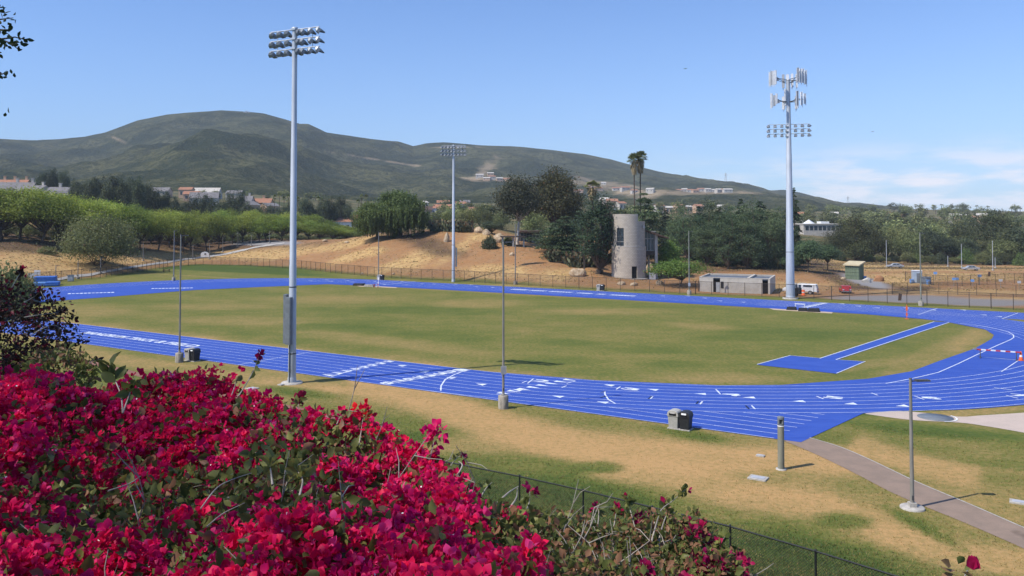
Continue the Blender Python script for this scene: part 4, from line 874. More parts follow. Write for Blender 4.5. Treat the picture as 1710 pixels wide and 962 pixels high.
def broad(name, seed, H=10., W=10., th=.3, zc=.62, rz_=.38, ncl=70, nl=80, leaf=.34, ml='lf_jac', mb_='bark', flat=.5, spread=.105, umbrella=0., gap=.0, trunks=1, slim=.55, dmin=-.45):
    r = np.random.default_rng(seed); C = []
    ph = r.uniform(0, 6.28, 6)
    while len(C) < ncl:
        d = unit(r.normal(size=3)); 
        if d[2] < dmin: continue
        rad = r.uniform(.25, 1) ** .45; lob = 1 + .16 * math.sin(2 * math.atan2(d[1], d[0]) + ph[0]) + .12 * math.sin(3 * math.atan2(d[1], d[0]) + ph[1]) + .10 * math.sin(4 * d[2] + ph[2])
        q = d * rad * lob * np.array([W * .44, W * .44, H * rz_]); z = q[2]
        if umbrella: z = z * (1 - umbrella) + umbrella * (H * rz_ * .8 * (1 - (np.hypot(q[0], q[1]) / (W * .5)) ** 2) - H * .05) * (1 if z > 0 else .35)
        C.append((q[0], q[1], H * zc + z))
    C = np.array(C); cnt = r.integers(int(nl * .5), int(nl * 1.5), ncl); cnt[r.random(ncl) < gap] = 3
    idx = np.repeat(np.arange(ncl), cnt); n = len(idx); sc3 = np.array([W * spread, W * spread, W * spread * flat]) * r.uniform(.7, 1.3, (ncl, 1))
    off = r.normal(size=(n, 3)) * sc3[idx]; P = C[idx] + off; P[:, 2] = np.maximum(P[:, 2], H * th * .7)
    out = unit((P - np.array([0, 0, H * zc * .85])) / np.array([W, W, H]))
    Vl, Fl = leafquads(P, leaf, r, out, .45, .7, slim)
    tint = np.clip(.45 + .22 * r.normal(size=n) + .25 * r.normal(size=ncl)[idx], 0, .92); tint[r.random(n) < .03] = .99
    mb = MB(); fork = []
    for k in range(trunks):
        a = 6.283 * k / trunks + ph[3]; s = (.03 * W if trunks > 1 else 0); b = np.array([s * math.cos(a), s * math.sin(a), -.4]); e = np.array([s * 3 * math.cos(a) + r.normal() * .02 * W, s * 3 * math.sin(a) + r.normal() * .02 * W, H * th])
        rr0 = .024 * H / math.sqrt(trunks); mb.tube([b, b + (0, 0, .5), (b + e) / 2 + r.normal(size=3) * .01 * W, e], [rr0 * 1.5, rr0 * 1.1, rr0 * .95, rr0 * .8], 8, False); fork.append((e, rr0 * .75))
    for j in r.permutation(ncl)[:22]:
        e, rr0 = fork[int(r.integers(len(fork)))]; limb(mb, e, C[j], rr0 * .8, rr0 * .12, r, .05)
    return finish_tree(name, mb, Vl, Fl, np.repeat(tint, 4), M[ml], M[mb_])
def conifer(name, seed, H=18., W=9., z0=.10, nb=95, leaf=.36, ml='lf_con', tiers=0, droop=.25, dens=46, power=.8, lean=0.):
    r = np.random.default_rng(seed); mb = MB(); mb.tube([(0, 0, -.5), (0, 0, H * .5), (lean, 0, H * .97)], [.019 * H, .012 * H, .02], 8, False); Ps, As, Ts = [], [], []
    for b in range(nb):
        f = r.random() ** 1.1
        if tiers: f = (round(f * tiers) + r.normal() * .12) / tiers
        f = min(max(f, 0), .985); z = H * (z0 + (1 - z0) * f); L = W / 2 * ((1 - f) ** power) * r.uniform(.55, 1.18) + .25; a = r.uniform(0, 6.283); n = max(6, int(dens * (L / (W * .3)) ** 1.15)); t = r.uniform(.12, 1, n) ** .75
        wid = (.16 * L + .12) * (1 - .6 * t); x = t * L; y = r.normal(size=n) * wid; zz = z + .10 * L * t - droop * L * t * t + r.normal(size=n) * .045 * L - np.abs(y) * .18
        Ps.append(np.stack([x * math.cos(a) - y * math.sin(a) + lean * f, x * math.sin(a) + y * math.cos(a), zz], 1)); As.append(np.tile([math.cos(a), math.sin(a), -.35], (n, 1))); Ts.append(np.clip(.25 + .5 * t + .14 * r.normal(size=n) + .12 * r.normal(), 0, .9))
        if L > 1: mb.tube([(lean * f, 0, z), (.55 * L * math.cos(a) + lean * f, .55 * L * math.sin(a), z + (.055 - droop * .3) * L), (.92 * L * math.cos(a) + lean * f, .92 * L * math.sin(a), z + (.09 - droop * .85) * L)], [.010 * H * (1 - f) + .02, .02, .01], 5, False)
    P, Aa, tint = np.concatenate(Ps), np.concatenate(As), np.concatenate(Ts); Vl, Fl = leafquads(P, leaf, r, None, .9, 0, .5, Aa)
    return finish_tree(name, mb, Vl, Fl, np.repeat(tint, 4), M[ml], M['bark'])
def weeping(name, seed, H=11., W=11.):
    r = np.random.default_rng(seed); ncl = 85; C = []
    ph = r.uniform(0, 6.28, 4)
    while len(C) < ncl:
        d = unit(r.normal(size=3))
        if d[2] < -.25: continue
        lob = 1 + .15 * math.sin(2 * math.atan2(d[1], d[0]) + ph[0]) + .12 * math.sin(5 * d[2] + ph[1]); C.append(d * r.uniform(.3, 1) ** .4 * lob * np.array([W * .42, W * .42, H * .44]) + (0, 0, H * .52))
    Ps, Ts = [], []
    for c in C:
        n = 130; P = c + r.normal(size=(n, 3)) * (.6, .6, .45); Ps.append(P); Ts.append(.5 + .2 * r.normal(size=n))
        for s in range(13):
            o = c + r.normal(size=3) * (.7, .7, .3); Ls = min(r.uniform(1.4, 4.8), max(.5, o[2] - .5)); n = int(Ls * 14); t = np.linspace(0, 1, n); Ps.append(o + np.stack([.15 * r.normal() * t, .15 * r.normal() * t, -Ls * t], 1) + r.normal(size=(n, 3)) * .07); Ts.append(.62 - .3 * t + .1 * r.normal(size=n))
    P, tint = np.concatenate(Ps), np.clip(np.concatenate(Ts), 0, .9); out = unit(P - np.array([0, 0, H * .45])); Vl, Fl = leafquads(P, .34, r, out, .1, .7, .46, np.tile([0, 0, -1.], (len(P), 1)))
    mb = MB(); mb.tube([(0, 0, -.6), (.1, 0, .8), (-.1, .1, 2.6)], [.55, .4, .34], 10, False)
    for j in r.permutation(ncl)[:20]: limb(mb, (-.1, .1, 2.5), C[j], .26, .05, r, .1)
    return finish_tree(name, mb, Vl, Fl, np.repeat(tint, 4), M['lf_pep'], M['bark'])
def palm(name, seed, H=12., head=1.9, skirt=True, nf=34):
    r = np.random.default_rng(seed); mb = MB(); mb.tube([(0, 0, -.5), (0, 0, H * .5), (.12, 0, H)], [.26, .19, .16], 9, False); V, Fc, T = [], [], []
    for k in range(nf):
        a = r.uniform(0, 6.283); el_ = r.uniform(-.15, 1.4); Lp = head * r.uniform(.42, .6); d = np.array([math.cos(a) * math.cos(el_), math.sin(a) * math.cos(el_), math.sin(el_)]); s = np.array([-math.sin(a), math.cos(a), 0]); tip = np.array([.12, 0, H]) + d * Lp; up = np.cross(s, d)
        for j in range(15):
            w = (j - 7) / 7 * 1.5; L = head * .55 * r.uniform(.8, 1.1) * (1 - .15 * abs(w)); e = d * math.cos(w) + s * math.sin(w); p1 = tip + e * L * .55; p2 = tip + e * L + np.array([0, 0, -.30 * L]); b = len(V); wd = np.cross(e, up) * .085
            V += [tip, p1 - wd, p2, p1 + wd]; Fc.append((b, b + 1, b + 2, b + 3)); T += [np.clip(.35 + .45 * math.sin(el_) + .1 * r.normal(), 0, .9)] * 4
    t = thing(name, 'palm', 'palm'); mb.build('trunk', M['bark'], t); nmesh('crown', V, np.array(Fc), M['lf_palm'], t, tint=T)
    if skirt:
        V, Fc, T = [], [], []
        for k in range(220):
            a = r.uniform(0, 6.283); z = H - r.uniform(0, 1) ** 1.3 * head * 1.25; w = 1.15 * head * (.35 + .3 * (z - H + head * 1.35) / (head * 1.35)) * r.uniform(.6, 1.1); p = np.array([.12 + math.cos(a) * w * .45, math.sin(a) * w * .45, z]); q = p + np.array([math.cos(a) * w * .35, math.sin(a) * w * .35, -head * .45]); s = np.array([-math.sin(a), math.cos(a), 0]) * .14; b = len(V); V += [p, (p + q) / 2 - s, q, (p + q) / 2 + s]; Fc.append((b, b + 1, b + 2, b + 3)); T += [r.random() * .9] * 4
        nmesh('dead_skirt', V, np.array(Fc), M['lf_dead'], t, tint=T)
    return t
def cactus(name, seed, W=4., Hh=2.4):
    r = np.random.default_rng(seed); V, Fc, T = [], [], []
    for k in range(190):
        p = np.array([r.uniform(-1, 1) * W / 2, r.uniform(-1, 1) * W * .35, 0]); z = 0; d = unit(np.array([r.normal() * .3, r.normal() * .3, 1])); top = Hh * (1 - .5 * (2 * p[0] / W) ** 2)
        for j in range(int(r.integers(2, 6))):
            L = r.uniform(.36, .55); a = r.uniform(0, 3.14); s = np.array([math.cos(a), math.sin(a), 0]); s = unit(s - d * (s * d).sum()); b = len(V); c = p + d * L / 2
            ring = [c + d * L * .55 * math.cos(w) + s * L * .36 * math.sin(w) for w in np.linspace(0, 2 * math.pi, 9)[:-1]]; nn = np.cross(d, s) * .045
            V += [q - nn for q in ring] + [q + nn for q in ring]; Fc.append(tuple(range(b, b + 8))); Fc.append(tuple(range(b + 8, b + 16))); T += [float(np.clip(.35 + .18 * j + .15 * r.normal(), 0, .99))] * 16
            p = p + d * L * .95; d = unit(d + r.normal(size=3) * .45 + np.array([0, 0, .3]))
            if p[2] > top: break
    o = nmesh(name, V, np.array(Fc), M['lf_cact'], tint=T); return tag(o, 'cactus', 'cactus')
def shrub(name, seed, ml, W=3., Hh=1.8, n=3600, leaf=.2):
    r = np.random.default_rng(seed); d = unit(r.normal(size=(n, 3))); d[:, 2] = np.abs(d[:, 2]); rad = r.uniform(.45, 1, n) ** .4; lob = 1 + .13 * np.sin(3 * np.arctan2(d[:, 1], d[:, 0]) + seed) + .1 * np.sin(7 * d[:, 2] + seed) + .08 * r.normal(size=n)
    P = d * (rad * lob)[:, None] * (W / 2, W / 2, Hh); Vl, Fl = leafquads(P, leaf, r, d, .4, .7); tint = np.clip(.45 + .25 * r.normal(size=n), 0, .95); mb = MB()
    for k in range(7): a = k * .9; limb(mb, (0, 0, -.2), (W * .3 * math.cos(a), W * .3 * math.sin(a), Hh * .6), .05, .015, r)
    t = thing(name, 'shrub', 'shrub'); mb.build('stems', M['bark'], t); nmesh('leaves', Vl, Fl, M[ml], t, tint=np.repeat(tint, 4)); return t
def fartree(name, seed, tall=1.0):
    r = np.random.default_rng(seed); H_, W_ = 10., 8. / tall; ncl = 22; C = unit(r.normal(size=(ncl, 3))) * (r.uniform(.3, 1, (ncl, 1)) ** .5) * (W_ * .4, W_ * .4, H_ * .38) + (0, 0, H_ * .56); idx = np.repeat(np.arange(ncl), 34); P = C[idx] + r.normal(size=(len(idx), 3)) * (W_ * .11, W_ * .11, H_ * .06); P[:, 2] = np.maximum(P[:, 2], .6)
    Vl, Fl = leafquads(P, .75, r, unit(P - (0, 0, 4.5)), .4, .8, .7); tint = np.clip(.45 + .2 * r.normal(size=len(P)) + .2 * r.normal(size=ncl)[idx], 0, .95); k = 6
    tv = [(.25 * math.cos(a), .25 * math.sin(a), z) for z in (-1, 4.5) for a in np.linspace(0, 6.283, 7)[:-1]]; tf = [(i, (i + 1) % 6, 6 + (i + 1) % 6, 6 + i) for i in range(6)]
    t = thing(name, 'tree', 'tree'); nmesh('trunk', tv, np.array(tf), M['bark'], t); nmesh('crown', Vl, Fl, M['lf_far'], t, tint=np.repeat(tint, 4)); return t
def plant(K, px, D, ytop, wpx, label, group=None, cat=None, sink=.1, base=None):
    b = base or ground_at(px, D); D = b[1]; Ht = max(1.0, at(px, ytop, D)[2] - b[2] + sink); sx = wpx * D / F / K.W; i = K.i % len(K.v); K.i += 1; rz = rnd.uniform(0, 6.283); sc3 = (sx, sx, Ht / K.H); loc = (b[0], b[1], b[2] - sink)
    if not K.used[i]: o = K.v[i]; K.used[i] = True; o.location = loc; o.rotation_euler = (0, 0, rz); o.scale = sc3
    else: o = dup(K.v[i], loc, rz, sc3)
    o['label'] = label
    if group: o['group'] = group
    elif 'group' in o: del o['group']
    if cat: o['category'] = cat
    return o
K = {}
K['jac'] = Kind(10, 10, [broad('feathery_tree', 40 + i, th=.2, zc=.55, rz_=.40, ncl=130, nl=95, leaf=.33, umbrella=.22, spread=.09, flat=.5) for i in range(4)])
K['euc'] = Kind(12, 8, [broad('dark_evergreen_tree', 60 + i, 12, 8, .16, .56, .42, 85, 85, .42, 'lf_euc', flat=.8, spread=.105) for i in range(4)])
K['pep'] = Kind(11, 11, [weeping('pepper_tree', 80), weeping('pepper_tree', 81)])
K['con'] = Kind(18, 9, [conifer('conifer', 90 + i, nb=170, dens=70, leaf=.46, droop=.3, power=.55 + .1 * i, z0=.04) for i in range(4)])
K['grove'] = Kind(16, 11, [broad('dark_cedar', 95 + i, 16, 11, .05, .50, .49, 110, 120, .42, 'lf_ced', flat=.38, spread=.10, slim=.42, dmin=-.85) for i in range(3)])
K['column'] = Kind(15, 6, [broad('dark_cedar', 98, 15, 6, .06, .52, .48, 90, 110, .34, 'lf_con', flat=.55, spread=.12, slim=.42, dmin=-.95)])
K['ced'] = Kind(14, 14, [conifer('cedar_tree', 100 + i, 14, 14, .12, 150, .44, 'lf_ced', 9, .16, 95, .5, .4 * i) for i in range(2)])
K['pine'] = Kind(11, 11, [broad('pine_tree', 110 + i, 11, 11, .1, .50, .47, 90, 110, .40, 'lf_pine', flat=.36, spread=.11, slim=.4) for i in range(3)])
K['gum'] = Kind(12, 9, [broad('gum_tree', 120, 12, 9, .36, .64, .36, 120, 140, .38, 'lf_gum', 'palebark', flat=.8, spread=.10, slim=.45, gap=.08)])
K['rust'] = Kind(12, 9, [broad('tall_gum_tree', 122, 12, 9, .2, .55, .44, 160, 150, .38, 'lf_rust', flat=.85, spread=.09, slim=.48)])
K['lime'] = Kind(6, 9, [broad('broad_shade_tree', 130, 6, 9, .22, .58, .36, 90, 80, .30, 'lf_lime', umbrella=.25, spread=.085, flat=.5)])
K['limeround'] = Kind(6, 4.5, [broad('round_shade_tree', 131, 6, 4.5, .05, .50, .46, 80, 80, .22, 'lf_lime', flat=.9, spread=.1)])
K['umb'] = Kind(7, 8, [broad('carob_tree', 140 + i, 7, 8, .3, .64, .30, 110, 140, .34, 'lf_ced', flat=.5, spread=.1, trunks=1) for i in range(2)])
K['willow'] = Kind(8, 14, [broad('willow_thicket', 150, 8, 14, .04, .44, .48, 170, 150, .34, 'lf_willow', flat=.8, spread=.075, trunks=5, slim=.4)])
K['shade'] = Kind(9, 8, [broad('leafy_tree', 160 + i, 9, 8, .06, .50, .47, 75, 85, .38, 'lf_far', flat=.75, spread=.11) for i in range(3)])
K['far'] = Kind(10, 8, [fartree('distant_tree', 170 + i, (1, 1.3, .8, 1)[i]) for i in range(4)])
K['palm'] = Kind(12, 3.6, [palm('fan_palm', 180 + i) for i in range(2)])
K['bigpalm'] = Kind(26, 3.8, [palm('fan_palm', 186 + i, 26, 2.7, True, 56) for i in range(2)])
K['fpalm'] = Kind(12, 3.6, [palm('slender_palm', 184, 12, 1.7, False, 26)])
K['cact'] = Kind(2.4, 4, [cactus('prickly_pear', 190 + i) for i in range(2)])
K['bush'] = Kind(1.8, 3, [shrub('round_shrub', 200, 'lf_euc'), shrub('round_shrub', 201, 'lf_pep')])
K['drybush'] = Kind(1.8, 3, [shrub('dry_shrub', 203, 'lf_willow', n=2200)])
# bright feathery trees along the top of the left bank
fx = [-60, 0, 60, 110, 160, 210, 260, 350, 450, 520, 600]; fyt = [306, 306, 312, 322, 328, 344, 351, 354, 361, 370, 386]; fD = [236, 238, 242, 248, 252, 262, 275, 300, 325, 335, 345]
xs_ = []; x = -25
while x < 600: xs_.append(x + rnd.uniform(-5, 5)); x += 30 if x < 140 else 21
for i, x in enumerate(xs_): plant(K['jac'], x, np.interp(x, fx, fD) + rnd.uniform(-7, 7), np.interp(x, fx, fyt) + rnd.uniform(-4, 5), np.interp(x, [0, 150, 300, 600], [96, 70, 46, 42]) * rnd.uniform(.85, 1.25), f'{nth(i)} bright feathery green tree from the left in the front row on the left bank', 'bright green trees on the left bank')
xs_ = np.arange(-20, 700, 27)
for i, x in enumerate(xs_): plant(K['jac'], x + rnd.uniform(-6, 6), np.interp(x, fx, fD) + 34 + rnd.uniform(-6, 8), np.interp(x, [0, 150, 250, 400, 500, 560, 700], [312, 326, 346, 350, 353, 372, 392]) + rnd.uniform(-3, 4), np.interp(x, [0, 150, 300, 600], [70, 55, 42, 40]) * rnd.uniform(.9, 1.15), f'{nth(i)} bright green tree from the left in the rear row behind the bank', 'bright green trees on the left bank')
# dark trees among the houses on the left
dk = [(70, 287), (86, 283), (106, 287), (124, 300), (136, 305), (151, 300), (163, 298), (178, 306), (193, 292), (206, 302), (218, 299), (232, 298), (246, 306), (258, 318), (274, 320), (290, 330), (308, 335), (322, 330), (338, 326), (352, 332), (368, 335), (384, 322), (398, 320), (414, 338), (432, 345), (446, 342), (462, 348), (478, 344), (512, 331), (526, 345), (540, 332), (552, 330), (569, 326), (580, 340)]
for i, (x, y) in enumerate(dk):
    D = 470 if x < 126 and y < 300 else rnd.uniform(375, 410); plant(K['euc'], x, D, y, rnd.uniform(20, 28) * (1.1 if 150 < x < 250 else .95), f'{nth(i)} dark green tree from the left among the houses behind the bright row', 'dark trees among the houses on the left')
for i, (x, y) in enumerate([(458, 331), (466, 328), (474, 333), (481, 330), (489, 329), (497, 334), (531, 333), (537, 336), (603, 330), (611, 331), (640, 334), (598, 338)]): plant(K['fpalm'], x, 430, y, 9, f'{nth(i)} slender palm from the left in the row left of the pepper trees', 'slender palms behind the left trees', 'palm')
plant(K['pep'], 627, 243, 334, 82, 'left, lower one of the two weeping pepper trees on top of the dirt mound', base=hit(630, 399)); plant(K['pep'], 668, 250, 314, 98, 'right, taller one of the two weeping pepper trees on top of the dirt mound')
plant(K['willow'], 160, 222, 366, 130, 'loose pale green willow thicket on the straw coloured bank', None, 'thicket', base=hit(165, 443))
plant(K['bush'], 101, 214, 410, 14, 'dark round shrub left of the willow thicket', None, None, base=hit(102, 421)); plant(K['drybush'], 76, 200, 413, 34, 'dry olive shrub on the straw coloured bank', base=hit(78, 425))
plant(K['bush'], 18, 150, 456, 50, 'dark green shrub behind the dark bougainvillea at the left edge', base=ground_at(22, 140)); plant(K['drybush'], 12, 120, 452, 70, 'grey dry shrub at the left edge behind the landing mats', base=ground_at(12, 118)); plant(K['drybush'], 40, 140, 461, 40, 'small grey dry shrub next to the landing mats', base=ground_at(42, 142))
for i, x in enumerate(np.arange(-10, 600, 20)): plant(K['shade'], x + rnd.uniform(-5, 5), np.interp(x, fx, fD) + rnd.uniform(12, 24), np.interp(x, [0, 150, 300, 450, 600], [372, 376, 384, 392, 396]) + rnd.uniform(-3, 3), rnd.uniform(26, 40), f'{nth(i)} low dark hedge shrub from the left under the bright feathery trees', 'hedge shrubs under the bright trees', 'shrub')
# on and behind the mound
plant(K['gum'], 866, 236, 298, 76, 'grey leaved gum tree with a forked white trunk beside the pavilion', base=hit(864, 408)); plant(K['rust'], 928, 264, 286, 82, 'largest gum tree, tall and bronze edged, behind the pavilion', base=ground_at(928, 264))
plant(K['shade'], 893, 255, 352, 40, 'low olive green tree between the two gum trees'); plant(K['shade'], 958, 262, 340, 40, 'green tree at the right foot of the largest gum tree')
plant(K['ced'], 940, 205, 361, 112, 'spreading layered cedar left of the round tower', base=hit(944, 434)); plant(K['grove'], 938, 203, 366, 92, 'broad dark cedar just behind the spreading layered one', base=hit(938, 428)); plant(K['column'], 996, 188, 325, 74, 'narrow dark conifer just left of the round tower', base=hit(999, 457))
plant(K['ced'], 1078, 214, 322, 84, 'flat layered cedar behind the round tower', base=ground_at(1078, 216)); plant(K['bigpalm'], 1060, 255, 268, 20, 'left one of the twin fan palms rising over the round tower', None, 'palm'); plant(K['bigpalm'], 1069.5, 256, 265, 21, 'right one of the twin fan palms rising over the round tower', None, 'palm')
plant(K['palm'], 990, 268, 313, 34, 'dark fan palm behind the narrow conifer', None, 'palm')
for i, (x, y, w) in enumerate(sorted([(706, 352, 34), (728, 358, 30), (748, 350, 26), (782, 346, 40), (812, 352, 22), (838, 352, 30), (800, 342, 24), (690, 356, 22)])): plant(K['shade'], x, 300 + 9 * (i % 3), y, w, f'{nth(i)} leafy tree behind the mound, counted from the pepper trees towards the gums', 'leafy trees behind the mound')
plant(K['bush'], 818.5, 222, 394, 25, 'round dark shrub on the slope below the pavilion', base=hit(818, 415)); plant(K['bush'], 846, 228, 396, 22, 'dark shrub left of the gum trunk', base=hit(848, 409)); plant(K['euc'], 822, 250, 370, 40, 'grey green bush tree left of the gum trunk', base=ground_at(822, 246))
for i, (x, yb, yt, w, lb) in enumerate([(733, 386, 364, 36, 'left end of the cactus thicket on the mound'), (752, 386, 362, 34, 'cactus clump behind the far floodlight pole'), (775, 386, 366, 34, 'right end of the cactus thicket on the mound'), (928, 436, 412, 30, 'cactus clump below the cedar'), (963, 445, 416, 42, 'cactus clump left of the narrow conifer trunk'), (985, 445, 420, 34, 'cactus clump right beside the narrow conifer trunk'), (1020, 440, 424, 22, 'small cactus clump at the tower foot'), (1303, 449, 428, 34, 'cactus clump under the dark conifers left of the antenna pole')]): plant(K['cact'], x, 200, yt, w, lb, 'prickly pear clumps', 'cactus', base=hit(x, yb))
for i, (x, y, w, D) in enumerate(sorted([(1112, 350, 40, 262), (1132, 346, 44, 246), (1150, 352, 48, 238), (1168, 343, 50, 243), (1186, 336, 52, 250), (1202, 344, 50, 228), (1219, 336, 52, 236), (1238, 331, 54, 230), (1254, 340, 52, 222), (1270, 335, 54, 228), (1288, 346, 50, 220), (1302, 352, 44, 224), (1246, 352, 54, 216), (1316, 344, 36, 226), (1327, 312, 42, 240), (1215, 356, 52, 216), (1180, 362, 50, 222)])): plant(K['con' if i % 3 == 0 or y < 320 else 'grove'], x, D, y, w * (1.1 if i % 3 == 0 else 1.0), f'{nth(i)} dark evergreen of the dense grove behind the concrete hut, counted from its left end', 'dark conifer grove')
plant(K['limeround'], 1120, 181, 400, 42, 'round yellow green tree right of the round tower', base=hit(1118, 462)); plant(K['lime'], 1131, 173, 431, 92, 'low broad lime green tree in front of the grove, left of the concrete hut', base=ground_at(1136, 172))
plant(K['umb'], 1349, 212, 402, 46, 'left one of two umbrella shaped trees right of the antenna pole', base=hit(1350, 455)); plant(K['umb'], 1382, 218, 408, 38, 'right one of two umbrella shaped trees right of the antenna pole', base=hit(1382, 452)); plant(K['umb'], 1326, 205, 428, 40, 'low green tree just behind the antenna pole', base=ground_at(1322, 214))
# across the yard on the right
BIG = 1.18
for i, (x, yt, w, D, kk) in enumerate(sorted([(1425, 360, 62, 300, 'pine'), (1398, 385, 44, 292, 'pine'), (1455, 384, 46, 296, 'pine'), (1500, 372, 42, 310, 'shade'), (1480, 392, 38, 300, 'shade'), (1522, 386, 34, 300, 'shade'), (1545, 382, 44, 305, 'euc'), (1562, 374, 40, 318, 'shade'), (1590, 396, 44, 305, 'shade'), (1612, 398, 36, 300, 'euc'), (1640, 400, 50, 310, 'shade'), (1664, 352, 66, 325, 'pine'), (1690, 384, 60, 305, 'shade'), (1718, 380, 60, 300, 'euc'), (1650, 372, 40, 335, 'pine'), (1430, 405, 40, 288, 'shade'), (1600, 372, 40, 350, 'shade'), (1575, 396, 30, 300, 'euc'), (1676, 398, 40, 300, 'shade')])): plant(K[kk], x, D, yt, w * BIG, f'{nth(i)} from the left of the big trees across the yard, a {dict(pine="dark layered pine", shade="green leafy tree", euc="dark rounded evergreen")[kk]}', 'big trees across the dirt yard')
for i, x in enumerate(range(1406, 1720, 21)): plant(K[('bush', 'shade')[i % 2]], x + rnd.uniform(-5, 5), 290 + rnd.uniform(-5, 5), 423 + rnd.uniform(-5, 6), rnd.uniform(18, 30), f'{nth(i)} low shrub from the left along the far road across the dirt yard', 'shrubs along the far road', 'shrub')
# the wooded valley and its rim
def scatter(n, x0, x1, D0, D1, h0, h1, seed, lab, grp):
    r = random.Random(seed)
    for i in range(n):
        D = D0 * (D1 / D0) ** r.random(); x = r.uniform(x0, x1)
        if 1328 < x < 1422 and D < 460: x += 110
        b = ground_at(x, D); hh = r.uniform(h0, h1); y = px_of(b[0], b[1], b[2] + hh)[1]; plant(K['far'], x, D, y, hh * r.uniform(.8, 1.25) * F / D, lab, grp, 'tree', base=b)
scatter(150, 1330, 1760, 340, 1100, 7, 12, 5, 'distant tree of the wooded slope on the right', 'distant trees on the right slope')
scatter(80, 690, 1330, 320, 950, 7, 12, 6, 'distant tree of the valley behind the mound and grove', 'distant trees in the middle valley')
scatter(48, -20, 700, 430, 860, 6, 10, 8, 'distant tree among the houses below the hill on the left', 'distant trees below the hill')
for i, (x, y, D) in enumerate([(1530, 343, 900), (1550, 349, 940), (1563, 347, 900), (1573, 343, 880), (1589, 345, 900), (1632, 345, 800), (1650, 346, 780), (1690, 349, 700), (1697, 350, 700), (1704, 349, 710)]): plant(K['fpalm'], x, D, y, 9, f'{nth(i)} small palm from the left on the right skyline', 'palms on the right skyline', 'palm')
plant(K['con'], 1503.5, 900, 338.5, 8, 'lone pointed conifer on the right skyline'); plant(K['palm'], 1510, 520, 357, 20, 'fan palm with a dry skirt on the wooded slope', None, 'palm')
for k_ in K.values():
    for o_, u_ in zip(k_.v, k_.used):
        if not u_:
            for c_ in list(o_.children): bpy.data.objects.remove(c_)
            bpy.data.objects.remove(o_)
# ---------------------------------------------------------------- buildings
def mblock():
    m, n, o = newmat('split_block'); tc = n.nodes.new('ShaderNodeTexCoord').outputs['UV']
    b = n.nodes.new('ShaderNodeTexBrick'); n.links.new(tc, b.inputs['Vector']); b.inputs['Scale'].default_value = 1; b.inputs['Brick Width'].default_value = .6; b.inputs['Row Height'].default_value = .3; b.inputs['Mortar Size'].default_value = .02
    b.inputs['Color1'].default_value = (.47, .41, .335, 1); b.inputs['Color2'].default_value = (.40, .35, .29, 1); b.inputs['Mortar'].default_value = (.29, .255, .21, 1)
    p = node(n, 'ShaderNodeBsdfPrincipled', Roughness=.9); p.inputs['Specular IOR Level'].default_value = .1
    n.links.new(b.outputs['Color'], p.inputs['Base Color']); n.links.new(bump(n, b.outputs['Fac'], -.6, .03), p.inputs['Normal']); n.links.new(p.outputs[0], o.inputs[0]); return m
M['block'] = mblock()
M['tan'] = mk('tan_fascia', (.45, .33, .22), (.38, .28, .19), 1, .8); M['brownroof'] = mk('brown_roof', (.10, .062, .045), (.075, .048, .036), 1, .8); M['rustroof'] = mk('rust_roof', (.26, .10, .05), (.20, .08, .04), 2, .8)
M['frame'] = mk('window_frame', (.40, .39, .36), None, 3, .5); M['wallbrown'] = mk('dark_wall', (.075, .06, .05), (.06, .048, .04), 2, .8); M['cmu'] = mk('plain_block', (.50, .46, .40), (.42, .385, .335), .8, .9); M['metalroof'] = mk('grey_metal_roof', (.17, .18, .195), (.13, .14, .15), .7, .5, .3)
M['shedgreen'] = mk('shed_green', (.16, .20, .13), (.12, .155, .10), 1.5, .7, stretch=(6, 6, .3)); M['shedroof'] = mk('shed_roof_tan', (.52, .44, .28), (.44, .37, .24), 1, .7); M['kiosk'] = mk('kiosk_blue_grey', (.36, .43, .50), (.30, .36, .43), 1, .6)
M['stucco'] = mk('pale_stucco', (.50, .46, .40), (.43, .395, .345), .4, .9); M['greyroof'] = mk('grey_roof', (.20, .185, .18), (.15, .14, .138), .5, .9); M['tile'] = mk('terracotta_roof', (.36, .17, .10), (.28, .14, .085), .5, .9); M['peach'] = mk('peach_stucco', (.50, .33, .22), (.44, .30, .20), .4, .9)
base = hit(1050, 464); bx, by, bz = base; PXM = by / F                    # metres per photo pixel at the tower
TW = thing('tower_building', 'round grey block tower with dark windows and glazed wings at its sides', 'building', base, 0)
def curved(name, a0, a1, r, z0, z1, mat, th=.3, n=24, zf=None):
    """thick curved wall; angle 0 faces the camera, positive to the right"""
    V, Fc, uv = [], [], []
    for i in range(n + 1):
        a = a0 + (a1 - a0) * i / n; zt = zf(a) if zf else z1
        for rr_, z in ((r, z0), (r, zt), (r - th, zt), (r - th, z0)): V.append((rr_ * math.sin(a), -rr_ * math.cos(a), z)); uv.append((r * a, z))
    for i in range(n): Fc += [(i * 4 + k, (i + 1) * 4 + k, (i + 1) * 4 + (k + 1) % 4, i * 4 + (k + 1) % 4) for k in range(4)]
    Fc += [(0, 1, 2, 3), (n * 4 + 3, n * 4 + 2, n * 4 + 1, n * 4)]; return nmesh(name, V, np.array(Fc), mat, TW, uv=np.array(uv))
zy = lambda y: at(1050, y, by - 3.8)[2] - bz
Rt = 28.6 * PXM
def asx(px): return math.asin(max(-1, min(1, (px - 1049.5) / 28.6)))
aw0, aw1, ad0, ad1 = asx(1026.5), asx(1037.5), asx(1050.5), asx(1059.5)
zl = zy(412)
curved('lower_wall', -math.pi, ad0, Rt, -1, zl, M['block'], n=40); curved('lower_wall', ad1, math.pi, Rt, -1, zl, M['block'], n=30); curved('lower_wall', ad0, ad1, Rt, zy(445), zl, M['block'], n=6)
d = curved('door', ad0, ad1, Rt - .18, -1, zy(445), M['slot'], .08, 6); curved('door_step', ad0 - .1, ad1 + .5, Rt + 1.1, -1, .12, M['concrete'], 1.3, 8)
